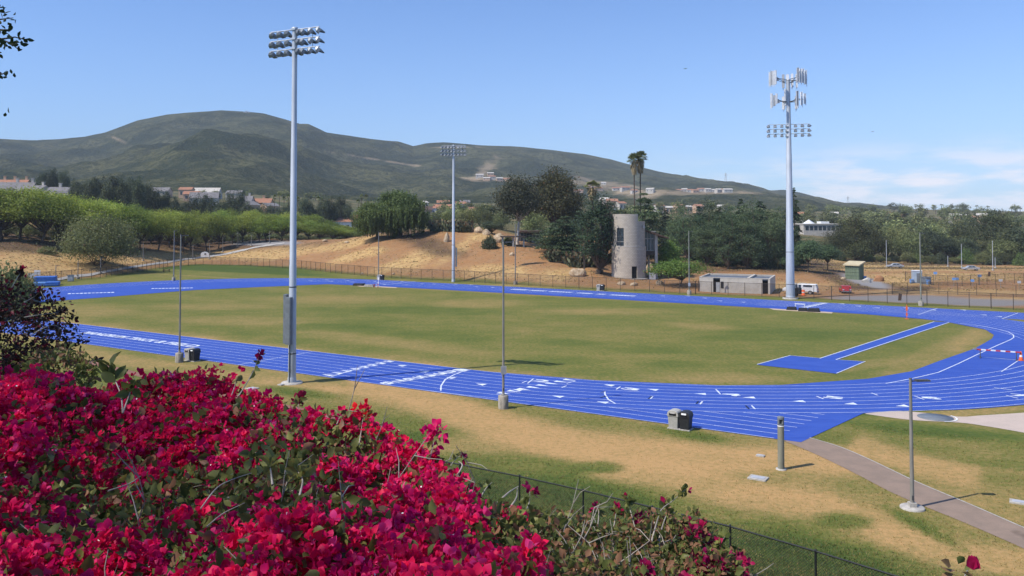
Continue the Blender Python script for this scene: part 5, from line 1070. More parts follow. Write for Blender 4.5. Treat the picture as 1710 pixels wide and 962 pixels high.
ru = Rt - .22; top1, top2 = zy(357.5), zy(369.5); an = asx(1062.5)
curved('upper_wall', -math.pi, aw0, ru, zl + .01, top1, M['block'], n=30); curved('upper_wall', aw1, an, ru, zl + .01, top1, M['block'], n=14); curved('upper_wall', aw0, aw1, ru, zy(381), top1, M['block'], n=6); curved('upper_wall', an, math.pi, ru, zl + .01, top2, M['block'], n=26)
curved('ledge', -1.6, asx(1060), Rt + .04, zl, zl + .14, M['cmu'], .5, 20); curved('ledge', asx(1060.2), asx(1072), Rt + .05, zy(417), zy(415.6), M['cmu'], .4, 8)
wv = curved('window', aw0, aw1, ru - .16, zl + .012, zy(381), M['glass'], .05, 6)
for f_ in (0, .5, 1): a_ = aw0 + (aw1 - aw0) * f_; q = MB(); q.tube([((ru - .1) * math.sin(a_), -(ru - .1) * math.cos(a_), zl), ((ru - .1) * math.sin(a_), -(ru - .1) * math.cos(a_), zy(381))], .05, 5); q.build('window_frame', M['darksteel'], wv)
for yy_ in (395, 404): curved_ = None; q = MB(); q.tube([((ru - .1) * math.sin(a_), -(ru - .1) * math.cos(a_), zy(yy_)) for a_ in np.linspace(aw0, aw1, 5)], .05, 5); q.build('window_frame', M['frame'] if yy_ == 404 else M['darksteel'], wv)
q = MB(); q.lathe([(.001, top2 - .6), (ru - .3, top2 - .6)], 30); q.build('tower_roof', M['greyroof'], TW)
q = MB(); q.box((Rt * math.sin(asx(1071)) + .1, -Rt * math.cos(asx(1071)) - .1, zy(379)), (.5, .5, .6)); q.build('wall_lamp', M['cabinet'], TW)
q = MB(); q.box((Rt + 1.1, -1.6, .6), (1.5, 1.2, 1.9)); q.build('air_unit', M['antgrey'], TW, bev=.05)
# right wing: glazed room on stilts under a drooping brown roof
X1, X2 = Rt - .9, 47 * PXM; zf0, zf1 = zy(420), zy(387)
q = MB(); q.box(((X1 + X2) / 2, 5.0, zf0 - .5), (X2 - X1, 9, 1.0)); q.build('wing_floor', M['wallbrown'], TW)
g = MB(); g.box(((X1 + X2) / 2, .75, (zf0 + zf1) / 2), (X2 - X1 - .3, .1, zf1 - zf0)); gl = g.build('wing_window', M['glass'], TW)
q = MB()
for x in np.linspace(X1 + .6, X2 - .5, 4): q.box((x, .66, (zf0 + zf1) / 2), (.12, .1, zf1 - zf0))
for z in (zf0 + .06, zf0 + (zf1 - zf0) * .62, zf1): q.box(((X1 + X2) / 2, .64, z), (X2 - X1, .1, .12))
q.build('window_frame', M['frame'], gl)
q = MB(); q.box(((X1 + X2) / 2, 5.2, (zf0 + zf1) / 2), (X2 - X1, 8.6, zf1 - zf0 - .05)); q.build('wing_wall', M['wallbrown'], TW)
q = MB(); q.box((X2 - .1, .5, (zy(392) - 1) / 2), (.6, .8, zy(392) + 1)); q.box((X1 + 2.2, 4, zf0 / 2 - 1), (.4, .4, zf0 + 1)); q.build('wing_column', M['cmu'], TW)
q = MB(); q.add([(X1 - .3, -.9, zy(381)), (66 * PXM, -.9, zy(397)), (66 * PXM, 10, zy(396)), (X1 - .3, 10, zy(379)), (X1 - .3, -.9, zy(384.5)), (66 * PXM, -.9, zy(399.5)), (66 * PXM, 10, zy(399)), (X1 - .3, 10, zy(382))], [(0, 1, 2, 3), (4, 7, 6, 5), (0, 4, 5, 1), (1, 5, 6, 2), (2, 6, 7, 3), (3, 7, 4, 0)]); q.build('wing_roof', M['brownroof'], TW)
# left wing: curved tan roof over glass, balcony on a beam
XL = -44 * PXM
q = MB(); q.prism([(-Rt + .2, zy(357)), (XL, zy(358)), (XL - .8, zy(364)), (-38 * PXM, zy(362)), (-Rt + .2, zy(366))], 0.3, 9); q.build('left_roof', M['tan'], TW)
g = MB(); g.box(((XL - Rt) / 2 + .3, 1.6, (zy(395) + zy(364)) / 2), (-Rt - XL - .3, .1, zy(364) - zy(395))); gl = g.build('left_window', M['glass'], TW)
q = MB(); [q.box((x, 1.5, (zy(395) + zy(364)) / 2), (.12, .1, zy(364) - zy(395))) for x in np.linspace(XL + .5, -Rt - .2, 3)]; q.build('window_frame', M['frame'], gl)
q = MB(); q.box(((XL - Rt) / 2 + .3, 5.6, (zy(418) + zy(364)) / 2), (-Rt - XL - .4, 7.6, zy(364) - zy(418))); q.build('left_wall', M['wallbrown'], TW)
q = MB(); q.box((-52 * PXM, 3.4, zy(418)), (46 * PXM, 2.4, .5)); q.build('balcony_beam', M['wallbrown'], TW)
q = MB(); q.box((-52 * PXM, 2.3, zy(413)), (46 * PXM, .12, .5)); q.build('balcony_rail', M['wallbrown'], TW)
for x in (-72, -45): q = MB(); q.box((x * PXM, 3.4, zy(420) / 2), (.35, .35, zy(420))); q.build('stilt', M['wallbrown'], TW)
# roofs just behind the tower
def house(label, x, D, w, d, h, rh, rz, wall, roof, chim=(), win=3, group=None, name='house', base=None, hip=False, cat='house'):
    b = base or ground_at(x, D); t = thing(name, label, cat, b, rz, group)
    q = MB(); q.box((0, 0, h / 2 - 1), (w, d, h + 2)); q.add([(-w / 2, -d / 2, h), (-w / 2, d / 2, h), (-w / 2, 0, h + rh * .96)], [(0, 1, 2)]); q.add([(w / 2, -d / 2, h), (w / 2, d / 2, h), (w / 2, 0, h + rh * .96)], [(0, 2, 1)]); wl = q.build('wall', M[wall], t)
    e = .5; k = (w * .28 if hip else 0); q = MB(); q.add([(-w / 2 - e, -d / 2 - e, h - .15), (w / 2 + e, -d / 2 - e, h - .15), (w / 2 + e - k, 0, h + rh), (-w / 2 - e + k, 0, h + rh), (w / 2 + e, d / 2 + e, h - .15), (-w / 2 - e, d / 2 + e, h - .15)], [(0, 1, 2, 3), (3, 2, 4, 5)] + ([(1, 4, 2), (0, 3, 5)] if hip else [])); rf = q.build('roof', M[roof], t)
    for cx_ in chim: q = MB(); q.box((cx_ * w, .1 * d, h + rh * .75), (1.3, 1.1, rh * 1.3 + 1.2)); q.box((cx_ * w, .1 * d, h + rh * 1.4 + .65), (1.6, 1.4, .25)); q.build('chimney', M['peach'] if roof != 'greyroof' else M['stucco'], rf)
    for i in range(win): q = MB(); q.box(((i + .5) / win * w * .86 - w * .43, -d / 2 - .03, h * .55), (min(1.6, w / win * .45), .08, h * .38)); q.build('window', M['glass'], t)
    return t
def hx(label, x, ytop, D, wpx, dm, rz, wall, roof, chim=(), win=3, drop=None, group='houses below the hill on the left', hip=False, rhf=.42):
    b = ground_at(x, D); top = at(x, ytop, D)[2]; w = wpx * D / F; rh = min(4.2, w * .22); h = top - b[2] - rh
    if h > 6.5: h = 6.5
    if h < 3: b = (b[0], b[1], top - rh - 4); h = 4.0
    return house(label, x, D, w, dm, h, rh, rz, wall, roof, chim, win, group, base=b, hip=hip)
for a in [('terracotta roofed house with several chimneys, highest at the left edge', 22, 287, 520, 46, 12, .1, 'peach', 'tile', (-.35, 0, .4)), ('long grey roofed house at the left edge below the terracotta one', 18, 298, 470, 74, 14, .15, 'stucco', 'greyroof', (.1, .42)), ('low grey roofed house right of the long one, white dish beside it', 58, 301, 465, 40, 12, -.2, 'stucco', 'greyroof', (.3,)), ('grey roofed house with two chimneys left of the dark trees', 108, 302, 455, 50, 13, .05, 'stucco', 'greyroof', (-.2, .35)), ('grey gabled house in front of the two chimney house', 100, 314, 440, 34, 11, .9, 'stucco', 'greyroof', ()), ('pale house half hidden by dark trees', 143, 303, 470, 24, 10, .1, 'stucco', 'greyroof', (.1,)),
          ('white flat house, first of the row at the foot of the hill', 268, 313, 640, 30, 10, 0, 'stucco', 'greyroof', ()), ('orange house at the foot of the hill', 311, 312.5, 640, 20, 10, .1, 'peach', 'tile', ()), ('white long house right of the orange one', 345, 313.5, 660, 44, 10, 0, 'stucco', 'stucco', ()), ('peach roofed house in front of the orange one', 320, 319, 600, 24, 10, .2, 'peach', 'tile', ()), ('grey gabled house below the white long house', 341, 321, 560, 44, 13, .25, 'stucco', 'greyroof', ()), ('dark flat topped house with pale walls', 392, 313.5, 650, 24, 11, 0, 'stucco', 'greyroof', ()), ('grey roofed house with a chimney, bright skylight on it', 402, 320, 560, 38, 12, .1, 'stucco', 'greyroof', (.35,)), ('tan gabled house between the grey and the peach ones', 411, 326, 530, 30, 13, 1.0, 'tan', 'greyroof', ()), ('peach roofed house at the right end of the left houses', 436, 322, 570, 34, 12, .1, 'peach', 'tile', (.1,)), ('ochre walled house at the right end of the left houses', 449, 324, 550, 24, 11, .8, 'peach', 'greyroof', ()),
          ('white walled house among dark trees left of the pepper trees', 570, 352, 400, 30, 10, .3, 'white', 'tile', ()), ('low pink house beside the white walled one', 590, 345, 420, 30, 10, 0, 'peach', 'tile', ()), ('pale house behind the near light pole', 512, 344, 430, 30, 10, 0, 'peach', 'tile', ()),
          ('dark roofed house right of the pepper trees', 708, 341, 520, 26, 12, .1, 'peach', 'brownroof', ()), ('white stuccoed house right of the pepper trees', 722, 337, 530, 12, 8, 0, 'white', 'tile', (.2,)), ('long pink roofed house behind the far light pole', 742, 338, 540, 32, 10, -.1, 'stucco', 'tile', ()), ('terracotta roofed house above the cactus thicket', 793, 343, 480, 22, 10, .4, 'peach', 'tile', ()), ('small white house above the cactus thicket', 797, 339, 500, 12, 8, .1, 'white', 'tile', ())]:
    hx(*a)
for i, (x, y, D, w, ro) in enumerate([(740, 334.5, 700, 20, 'tile'), (768, 336, 680, 18, 'tile'), (706, 331, 720, 12, 'stucco'), (776, 334, 800, 16, 'greyroof'), (893, 338, 700, 16, 'tile'), (1010, 321, 900, 16, 'stucco'), (1022, 326, 860, 18, 'tile'), (1036, 333, 760, 14, 'tile'), (1100, 341, 720, 14, 'tile'), (1116, 344, 700, 12, 'stucco'), (1133, 340, 740, 12, 'tile'), (1148, 343, 720, 10, 'stucco'), (1165, 341, 740, 14, 'tile'), (1205, 340, 760, 12, 'stucco'), (1335, 347, 600, 14, 'tile'), (1393, 343, 640, 12, 'stucco'), (1462, 348, 640, 16, 'stucco'), (1478, 349, 650, 14, 'tile'), (1594, 350, 620, 14, 'stucco'), (1606, 354, 600, 16, 'stucco'), (1618, 358, 580, 12, 'tile'), (1640, 356, 640, 14, 'stucco')]):
    hx(f'{nth(i)} from the left of the small pale houses scattered through the wooded valley', x, y, D, w, 9, rnd.uniform(-.6, .6), rnd.choice(['stucco', 'stucco', 'peach']), ro, (), 2, group='small houses in the wooded valley')
def simple_house(label, p, w, h, ro, grp, r):
    q = MB(); q.box((0, 0, h / 2 - 2), (w, 9, h + 4)); q.mat(1); q.add([(-w / 2 - .4, -5, h), (w / 2 + .4, -5, h), (w / 2 + .4, 0, h + 2.2), (-w / 2 - .4, 0, h + 2.2), (w / 2 + .4, 5, h), (-w / 2 - .4, 5, h)], [(0, 1, 2, 3), (3, 2, 4, 5), (1, 4, 2), (0, 3, 5)]); q.mat(2)
    for s in (-.28, .22): q.box((s * w, -4.52, h * .55), (1.6, .06, 1.5))
    o = q.build('hillside_house', [M[r.choice(['stucco', 'stucco', 'peach'])], M[ro], M['glass']]); o.location = p; o.rotation_euler = (0, 0, r.uniform(-.5, .5)); tag(o, label, 'house', grp); return o
r_ = random.Random(3); hl = [(1087 + i * 8.1 + r_.uniform(-2, 2), 319.5 + r_.uniform(-1, 1.2) - .02 * i) for i in range(17)]
for i, (x, y) in enumerate(hl): p = hill_hit(x, y + 2); simple_house(f'{nth(i)} pale house from the left in the row along the mesa edge', p, r_.uniform(11, 17), r_.uniform(4.5, 6.5), r_.choice(['tile', 'stucco', 'tile']), 'houses along the mesa edge', r_)
for i, (x, y) in enumerate([(801, 297), (812, 301), (823, 299), (834, 302), (845, 303), (818, 294), (984, 312), (1000, 318), (1008, 309), (1028, 319), (1044, 318), (965, 322), (1060, 322)]): p = hill_hit(x, y); simple_house(f'{nth(i)} pale house from the left scattered up the hillside clearings', p, r_.uniform(10, 18), r_.uniform(4, 6), r_.choice(['tile', 'stucco']), 'houses in the hillside clearings', r_)
for x, y, lb in [(1213, 301.5, 'steel lattice pylon on the ridge right of centre'), (1417, 340, 'small steel lattice pylon on the low ridge at the right')]:
    p = hill_hit(x, y); hh = 25 if x < 1300 else 20; q = MB(); [q.tube([(s * 3, u * 3, -2), (s * .6, u * .6, hh)], .28, 4) for s in (-1, 1) for u in (-1, 1)]; [q.tube([(-w, 0, z), (w, 0, z)], .28, 4) for w, z in ((5, hh * .75), (4.2, hh * .88), (3, hh * .97))]; [q.tube([(-3 + 2.4 * k / 5, -2.6, hh * k / 5), (3 - 2.4 * (k + 1) / 5, -2.2, hh * (k + 1) / 5)], .2, 4) for k in range(5)]; o = q.build('transmission_pylon', M['antgrey']); o.location = p; tag(o, lb, 'pylon')
p = hill_hit(412, 188.5); q = MB(); q.box((0, 0, 3), (5, 4, 5)); q.box((8, 0, 2.5), (4, 3, 4)); q.box((-6, 0, 2), (3, 3, 3)); q.tube([(3, 0, 0), (3, 0, 9)], .25, 5); q.tube([(-3, 0, 0), (-3, 0, 8)], .25, 5); o = q.build('summit_station', M['antgrey']); o.location = p; tag(o, 'small radio huts on the summit of the hill', 'radio station')
# pavilion on the terrace
b = ground_at(887, 243); k = b[1] / F; zq = lambda y: at(887, y, b[1])[2] - b[2]
t = thing('pavilion', 'dark flat roofed pavilion with pale double doors beside the gum tree', 'building', b, .08)
q = MB(); q.box((0, 4, zq(389) / 2), (40 * k, 7.8, zq(389) + .6)); q.build('wall', M['wallbrown'], t)
q = MB(); q.box((1, 2.5, zq(386.5)), (52 * k, 13, .5)); q.build('roof', M['brownroof'], t)
q = MB(); q.box((-8 * k, .05, zq(389) * .5), (18 * k, .12, zq(389) * .85)); g = q.build('window', M['glass'], t)
q = MB(); [q.box((x * k, -.05, zq(389) / 2), (.14, .12, zq(389))) for x in (-18, -13, -8, -3, 1)]; q.build('window_frame', M['cabinet'], g)
for s in (-1, 1):
    q = MB(); dx = (8 + s * 3.1) * k; q.box((dx, -.06, 1.25), (6 * k, .1, 2.5)); dr = q.build('door', M['frame'], t)
    for z in (.75, 1.75): q = MB(); q.box((dx, -.125, z), (4 * k, .04, .8)); q.build('door_pane', M['glass'], dr)
q = MB(); q.box((22 * k, -2.5, zq(389) / 2), (.25, .25, zq(389))); q.build('post', M['wallbrown'], t)
t = thing('picnic_shelter', 'dark low shelter frame left of the pavilion', 'shelter', hit(857, 412), .1)
q = MB(); q.box((0, 1, 2.6), (6.5, 3, .3)); q.build('roof', M['wallbrown'], t)
for s in (-1, 0, 1): q = MB(); q.box((s * 2.8, 0, 1.2), (.4, .4, 2.6)); q.build('post', M['cabinet'] if s else M['frame'], t)
# concrete hut
p0, p1 = Vector(gnd(1168, 487.5)), Vector(gnd(1286, 491.5)); L = (p1 - p0).length; rz = math.atan2((p1 - p0).y, (p1 - p0).x)
t = thing('block_hut', 'long pale concrete block hut with a grey metal roof in front of the dark grove', 'hut', ((p0 + p1) / 2)[:], rz)
q = MB(); hh = 2.85
for x0, x1 in ((-L / 2, -L / 2 + L * .20), (-L / 2 + L * .30, L / 2 - L * .105), (L / 2 - .35, L / 2)): q.box(((x0 + x1) / 2, .12, hh / 2), (x1 - x0, .24, hh))
q.box((-L / 2 + .12, 5.5, hh / 2), (.24, 10.5, hh)); q.box((L / 2 - .12, 5.5, hh / 2), (.24, 10.5, hh)); q.box((0, 10.9, hh / 2), (L, .24, hh)); q.build('wall', M['cmu'], t)
q = MB(); q.box((0, 5.5, hh - .22), (L - .5, 10.6, .1)); q.build('roof', M['metalroof'], t)
q = MB(); q.box((L * .20, 5.5, hh + .02), (.5, 10.6, .34)); [q.box((0, y, hh + .06), (L + .1, .3, .12)) for y in (.12, 10.9)]; [q.box((s * (L / 2 - .12), 5.5, hh + .06), (.3, 10.4, .12)) for s in (-1, 1)]; q.build('coping', M['stucco'], t)
q = MB(); q.box((-L * .25, .9, hh / 2), (L * .1, .1, hh)); q.build('doorway', M['slot'], t); q = MB(); q.box((L * .425, 1.6, hh / 2), (L * .12, .1, hh)); q.build('doorway', M['slot'], t)
q = MB(); q.box((-L * .235, .5, 1.0), (.7, .4, 1.9)); q.build('door_leaf', M['antgrey'], t); q = MB(); q.box((-L * .17, -.02, 1.5), (.55, .05, 1.3)); q.build('vent', M['slot'], t)
q = MB(); q.box((-L / 2 - .16, -.02, 1.1), (.08, .5, 2.2)); q.build('side_post', M['bark'], t)
p = gnd(1276.5, 489); t = thing('domed_tank', 'dark upright tank with a pale domed cap at the right corner of the concrete hut', 'tank', p); q = MB(); q.lathe([(.35, 0), (.42, .2), (.42, 1.5), (.3, 1.7)], 14); q.build('body', M['cabinet'], t); q = MB(); q.lathe([(.62, 1.66), (.5, 1.95), (.2, 2.15), (.001, 2.18)], 16); q.build('cap', M['stucco'], t); q = MB(); q.box((.5, -.3, .7), (.4, .3, .5)); q.build('valve_box', M['white'], t)
# yard buildings
b = hit(1427, 466.5); k = b[1] / F; t = thing('storage_shed', 'green storage shed with a pale tan slanting roof in the dirt yard', 'shed', b, -.85)
w_, d_ = 24 * k, 15 * k * 1.1; h0, h1 = 28 * k, 23 * k
q = MB(); q.add([(-w_ / 2, -d_ / 2, -.3), (w_ / 2, -d_ / 2, -.3), (w_ / 2, d_ / 2, -.3), (-w_ / 2, d_ / 2, -.3), (-w_ / 2, -d_ / 2, h1), (w_ / 2, -d_ / 2, h1), (w_ / 2, d_ / 2, h0 * .98), (-w_ / 2, d_ / 2, h0 * .98)], [(0, 3, 2, 1), (0, 1, 5, 4), (1, 2, 6, 5), (2, 3, 7, 6), (3, 0, 4, 7)]); wl = q.build('wall', M['shedgreen'], t)
q = MB(); [q.box((-w_ / 2 + (i + .5) * w_ / 7, -d_ / 2 - .03, h1 / 2), (.14, .06, h1 * .96)) for i in range(7)]; [q.box((w_ / 2 + .03, -d_ / 2 + (i + .5) * d_ / 4, h1 / 2), (.06, .14, h1 * .96)) for i in range(4)]; [q.box((0, -d_ / 2 - .07, z * h1), (w_, .05, .1)) for z in (.3, .55, .8)]; q.build('wall_rib', M['shedgreen'], t)
q = MB(); q.add([(-w_ / 2 - .3, -d_ / 2 - .4, h1 - .02), (w_ / 2 + .3, -d_ / 2 - .4, h1 - .02), (w_ / 2 + .3, d_ / 2 + .3, h0), (-w_ / 2 - .3, d_ / 2 + .3, h0), (-w_ / 2 - .3, -d_ / 2 - .4, h1 + .25), (w_ / 2 + .3, -d_ / 2 - .4, h1 + .25), (w_ / 2 + .3, d_ / 2 + .3, h0 + .3), (-w_ / 2 - .3, d_ / 2 + .3, h0 + .3)], [(0, 3, 2, 1), (4, 5, 6, 7), (0, 1, 5, 4), (1, 2, 6, 5), (2, 3, 7, 6), (3, 0, 4, 7)]); q.build('roof', M['shedroof'], t)
def boxy(name, label, cat, px, py, wpx, hpx, d, mat, lidm=None, rz=-.3):
    b = hit(px, py); k = b[1] / F; t = thing(name, label, cat, b, rz); q = MB(); q.box((0, 0, hpx * k / 2), (wpx * k, d, hpx * k)); q.build('body', M[mat], t, bev=.04)
    q = MB(); q.box((0, 0, hpx * k + .05), (wpx * k + .15, d + .15, .1)); q.build('roof' if hpx > 8 else 'lid', M[lidm or mat], t); q = MB(); q.box((wpx * k * .1, -d / 2 - .02, hpx * k * .45), (wpx * k * .4, .05, hpx * k * .75)); q.build('door', M['cabinet'], t); return t
boxy('kiosk', 'tall pale blue grey kiosk box in the dirt yard', 'kiosk', 1531, 472.5, 14, 20, 2.2, 'kiosk', 'antenna'); boxy('site_container', 'dark low container right of the blue grey kiosk', 'container', 1546, 474.5, 14, 11, 2.2, 'cabinet'); boxy('water_barrel_box', 'small pale blue box left of the kiosk', 'box', 1522, 473, 5, 6, .7, 'bluemat2'); boxy('water_barrel_box', 'pale blue box in front of the dark container', 'box', 1550, 475.5, 5, 7, .7, 'bluemat2'); boxy('water_barrel_box', 'small pale blue box beside the green shed', 'box', 1444.5, 467, 4, 5, .6, 'bluemat2')
for i, (x, yb, hpx) in enumerate(sorted([(1593, 478, 14), (1624, 478, 11), (1671, 481, 15), (1702, 484, 15), (1598, 476, 12), (1562, 468, 14), (1636, 476, 18)])):
    b = hit(x, yb); k = b[1] / F; t = thing('yard_sign', f'{nth(i)} from the left of the small sign boards on thin posts in the dirt yard', 'sign', b, -.3, 'small signs in the dirt yard'); q = MB(); q.tube([(0, 0, 0), (0, 0, hpx * k)], .05, 6); q.build('post', M['postgrey'], t); q = MB(); q.box((0, -.08, hpx * k * .85), (5.5 * k, .05, 4 * k)); q.build('board', M['bluemat2' if i < 5 else 'antgrey'], t)
b = hit(1404, 470) if False else None
for px, py, lb in [(1405, 489, 'short leaning dark red post board behind the fence'), (1503, 502, 'dark red leaning board beside the grey lane'), (1652, 462, 'brown post stump at the edge of the far road')]:
    if px == 1405: continue
    b = hit(px, py); q = MB(); q.box((0, 0, .6), (.55, .1, 1.3), 0, 0, .12); o = q.build('marker_board', M['brownroof']); o.location = b; tag(o, lb, 'marker')
# pale flat building far back
b = ground_at(1376, 420); k = b[1] / F; zz = lambda y: at(1376, y, b[1])[2] - b[2]; t = thing('college_building', 'pale flat roofed building with a white pyramid skylight beyond the umbrella trees', 'building', b, .06)
q = MB(); q.box((0, 6, zz(375) / 2 - 2), (72 * k, 14, zz(375) + 4)); q.build('wall', M['cmu'], t); q = MB(); q.box((0, 6, zz(374.2)), (74 * k, 15, .5)); q.build('parapet', M['stucco'], t)
q = MB(); q.lathe([(8.5 * k * 1.41, 0), (.01, 7.5 * k)], 4, (-20 * k, 4, zz(374))); q.build('skylight', M['white'], t); q = MB(); q.box((3 * k, 3, zz(372.5)), (14 * k, 5, 1.6)); q.build('roof_unit', M['white'], t)
for i in range(9): q = MB(); q.box(((-30 + i * 7.4) * k, -1.03, zz(381)), (5.4 * k, .1, 7 * k)); q.build('window', M['glass'], t)
# ---------------------------------------------------------------- vehicles
M['carwhite'] = mk('white_car_paint', (.76, .76, .76), None, 2, .3, spec=.5); M['carred'] = mk('red_car_paint', (.45, .02, .025), None, 2, .3, spec=.5); M['carsilver'] = mk('silver_car_paint', (.48, .49, .5), None, 2, .3, .4); M['hub'] = mk('wheel_hub', (.4, .4, .41), None, 3, .4, .5)
def vehicle(name, label, cat, base, rz, prof, glasspol, L, W, paint, wheels=(-.31, .31), wr=.38, lights=True):
    """prof: side outline (x fraction of L, z metres); nose at -x"""
    t = thing(name, label, cat, base, rz); q = MB(); out = [(a * L, z) for a, z in prof]
    def f(v): k = 1 - .16 * max(0, (v[2] - 1.0)) / 1.0; return (v[0], v[1] * k, v[2])
    q.prism(out, -W / 2, W / 2, f); bd = q.build('body', M[paint], t, bev=.07)
    for i, g in enumerate(glasspol):
        for s in (-1, 1): q = MB(); z1 = max(z for _, z in g); q.add([f((a * L, s * (W / 2 + .012), z)) for a, z in g], [tuple(range(len(g)))[::s]]); q.build('side_window', M['glass'], t)
    for wx in wheels:
        for s in (-1, 1):
            q = MB(); V = [(wr * math.cos(a), y, wr * math.sin(a)) for y in (-.12, .12) for a in np.linspace(0, 2 * math.pi, 21)[:-1]]; q.add(V, [(i, (i + 1) % 20, 20 + (i + 1) % 20, 20 + i) for i in range(20)] + [tuple(range(20))[::-1], tuple(range(20, 40))]); w = q.build('wheel', M['black'], t); w.location = (wx * L, s * (W / 2 - .10), wr)
            q = MB(); q.add([(wr * .58 * math.cos(a), s * .125, wr * .58 * math.sin(a)) for a in np.linspace(0, 2 * math.pi, 15)[:-1]], [tuple(range(14))[::-s]]); q.build('rim', M['hub'], w)
    for s in (-1, 1): q = MB(); q.box((-L * .497, s * W * .36, .82), (.08, .3, .18)); q.build('headlight', M['lampglass'], t); q = MB(); q.box((L * .497, s * W * .40, .9), (.06, .16, .4)); q.build('tail_light', M['redpaint'], t)
    q = MB(); q.box((-L * .5, 0, .48), (.16, W * .96, .2)); q.box((L * .5, 0, .5), (.16, W * .94, .2)); q.build('bumper', M['cabinet'], t)
    return t
p = gnd(1337, 491); k = p[1] / F
pr = [(-.5, .55), (-.5, 1.02), (-.46, 1.15), (-.27, 1.24), (-.17, 1.82), (-.02, 1.92), (.12, 1.98), (.46, 1.95), (.49, 1.25), (.5, .55)]
tk = vehicle('white_pickup', 'white pickup truck with a camper shell half hidden by the antenna pole', 'pickup truck', p, TRK + .05, pr, [[(-.24, 1.25), (-.165, 1.74), (-.06, 1.78), (-.06, 1.25)], [(-.04, 1.25), (-.04, 1.78), (.04, 1.78), (.04, 1.25)], [(.10, 1.42), (.10, 1.8), (.36, 1.78), (.36, 1.42)]], 6.3, 1.95, 'carwhite', (-.32, .30), .40)
q = MB(); q.box((.35, 0, 2.02), (1.4, 1.2, .1)); q.box((-.9, 0, 1.98), (.3, 1.3, .08)); q.build('roof_rack', M['stucco'], tk)
p = gnd(1411.5, 489.5)
pr = [(-.5, .4), (-.5, .75), (-.3, .95), (-.12, 1.45), (.3, 1.5), (.47, 1.1), (.5, .4)]
rc = vehicle('red_hatchback', 'small red hatchback seen from behind in the dirt lot', 'car', p, math.atan2(-p[1], -p[0]) + math.pi + .15, [(-a, z) for a, z in pr][::-1], [[(.26, .95), (.12, 1.38), (-.28, 1.42), (-.38, 1.0)]], 4.0, 1.75, 'carred', (-.31, .31), .32)
q = MB(); q.add([(-1.80, -.66, 1.1), (-1.80, .66, 1.1), (-1.27, .56, 1.47), (-1.27, -.56, 1.47)], [(0, 1, 2, 3), (3, 2, 1, 0)]); q.build('rear_window', M['glass'], rc)
p = gnd(1327, 494.5); t = thing('utility_trailer', 'black equipment trailer at the foot of the antenna pole', 'trailer', p, TRK); q = MB(); q.box((0, 0, 1.0), (2.3, 1.3, 1.1)); q.build('body', M['black'], t, bev=.06); q = MB(); q.box((-.2, 0, 1.62), (1.4, 1.0, .2)); q.build('hood', M['cabinet'], t)
for s in (-1, 1): q = MB(); V = [(.33 * math.cos(a), y, .33 * math.sin(a)) for y in (-.1, .1) for a in np.linspace(0, 6.283, 17)[:-1]]; q.add(V, [(i, (i + 1) % 16, 16 + (i + 1) % 16, 16 + i) for i in range(16)] + [tuple(range(16))[::-1], tuple(range(16, 32))]); w = q.build('wheel', M['black'], t); w.location = (.2, s * .62, .33)
p = gnd(1341.5, 493.5); t = thing('orange_drum', 'orange traffic drum beside the black trailer', 'drum', p); q = MB(); q.lathe([(.42, 0), (.42, .1), (.30, .12), (.27, 1.05), (.001, 1.1)], 14); q.build('body', M['orange'], t); q = MB(); q.lathe([(.293, .5), (.283, .68)], 14); q.build('band', M['white'], t)
sed = [(-.5, .4), (-.5, .72), (-.28, .92), (-.14, 1.4), (.18, 1.42), (.36, 1.0), (.5, .92), (.5, .4)]
for x, y, pn, lb in [(1495, 447.5, 'carsilver', 'silver car parked on the far road across the yard'), (1621, 452, 'carsilver', 'grey car parked on the far road at the right, by a lamp post')]:
    b = hit(x, y); vehicle('parked_car', lb, 'car', b, TRK + .3, sed, [[(-.2, .95), (-.12, 1.34), (.02, 1.36), (.02, .95)], [(.04, .95), (.04, 1.36), (.16, 1.36), (.28, .98)]], 4.5, 1.8, pn, (-.31, .31), .32)
r_ = random.Random(9)
for i in range(26):                                # glinting cars in the car park among the far trees
    x = r_.uniform(1570, 1650); b = ground_at(x, 455 + r_.uniform(-22, 22)); q = MB(); q.prism([(a * 4.5, z) for a, z in sed], -.9, .9); q.mat(1); q.box((.1, 0, 1.2), (1.9, 1.7, .25)); o = q.build('distant_car', [M[r_.choice(['carwhite', 'carwhite', 'carsilver'])], M['glass']]); o.location = b; o.rotation_euler = (0, 0, r_.choice([.2, 1.77]) + r_.uniform(-.05, .05)); tag(o, 'pale car in the distant car park among the trees', 'car', 'cars in the distant car park')
# distant lamp posts
for i, (x, yb, yt, lb) in enumerate([(93, 469, 443, 'by the landing mats'), (130, 466, 436, 'in front of the willow thicket, left'), (168, 457, 430, 'in front of the willow thicket, right'), (239, 436, 405, 'left on the bank'), (322, 434, 409, 'left of the arched notice board'), (350, 433, 406, 'right of the arched notice board'), (372, 421, 396, 'at the bend of the concrete path'), (397, 412, 388, 'in front of the bright trees, middle'), (420, 411, 392, 'right of the middle bright trees'), (450, 406, 386, 'near the left of the tall floodlight pole'), (1480.5, 446, 401, 'far across the yard, tall and bright'), (1606, 447, 407, 'far across the yard behind the silver car'), (1583, 446, 427, 'low, beside the silver car'), (1658, 452, 402, 'at the right, tall'), (1662, 448, 430, 'at the right, low')]):
    b = hit(x, yb); lamp_post('thin distant lamp post ' + lb, b, yt, rnd.uniform(-.5, .5), .3, .7, .09, group='thin lamp posts far beyond the track', mat='steel' if i > 9 else 'postgrey')
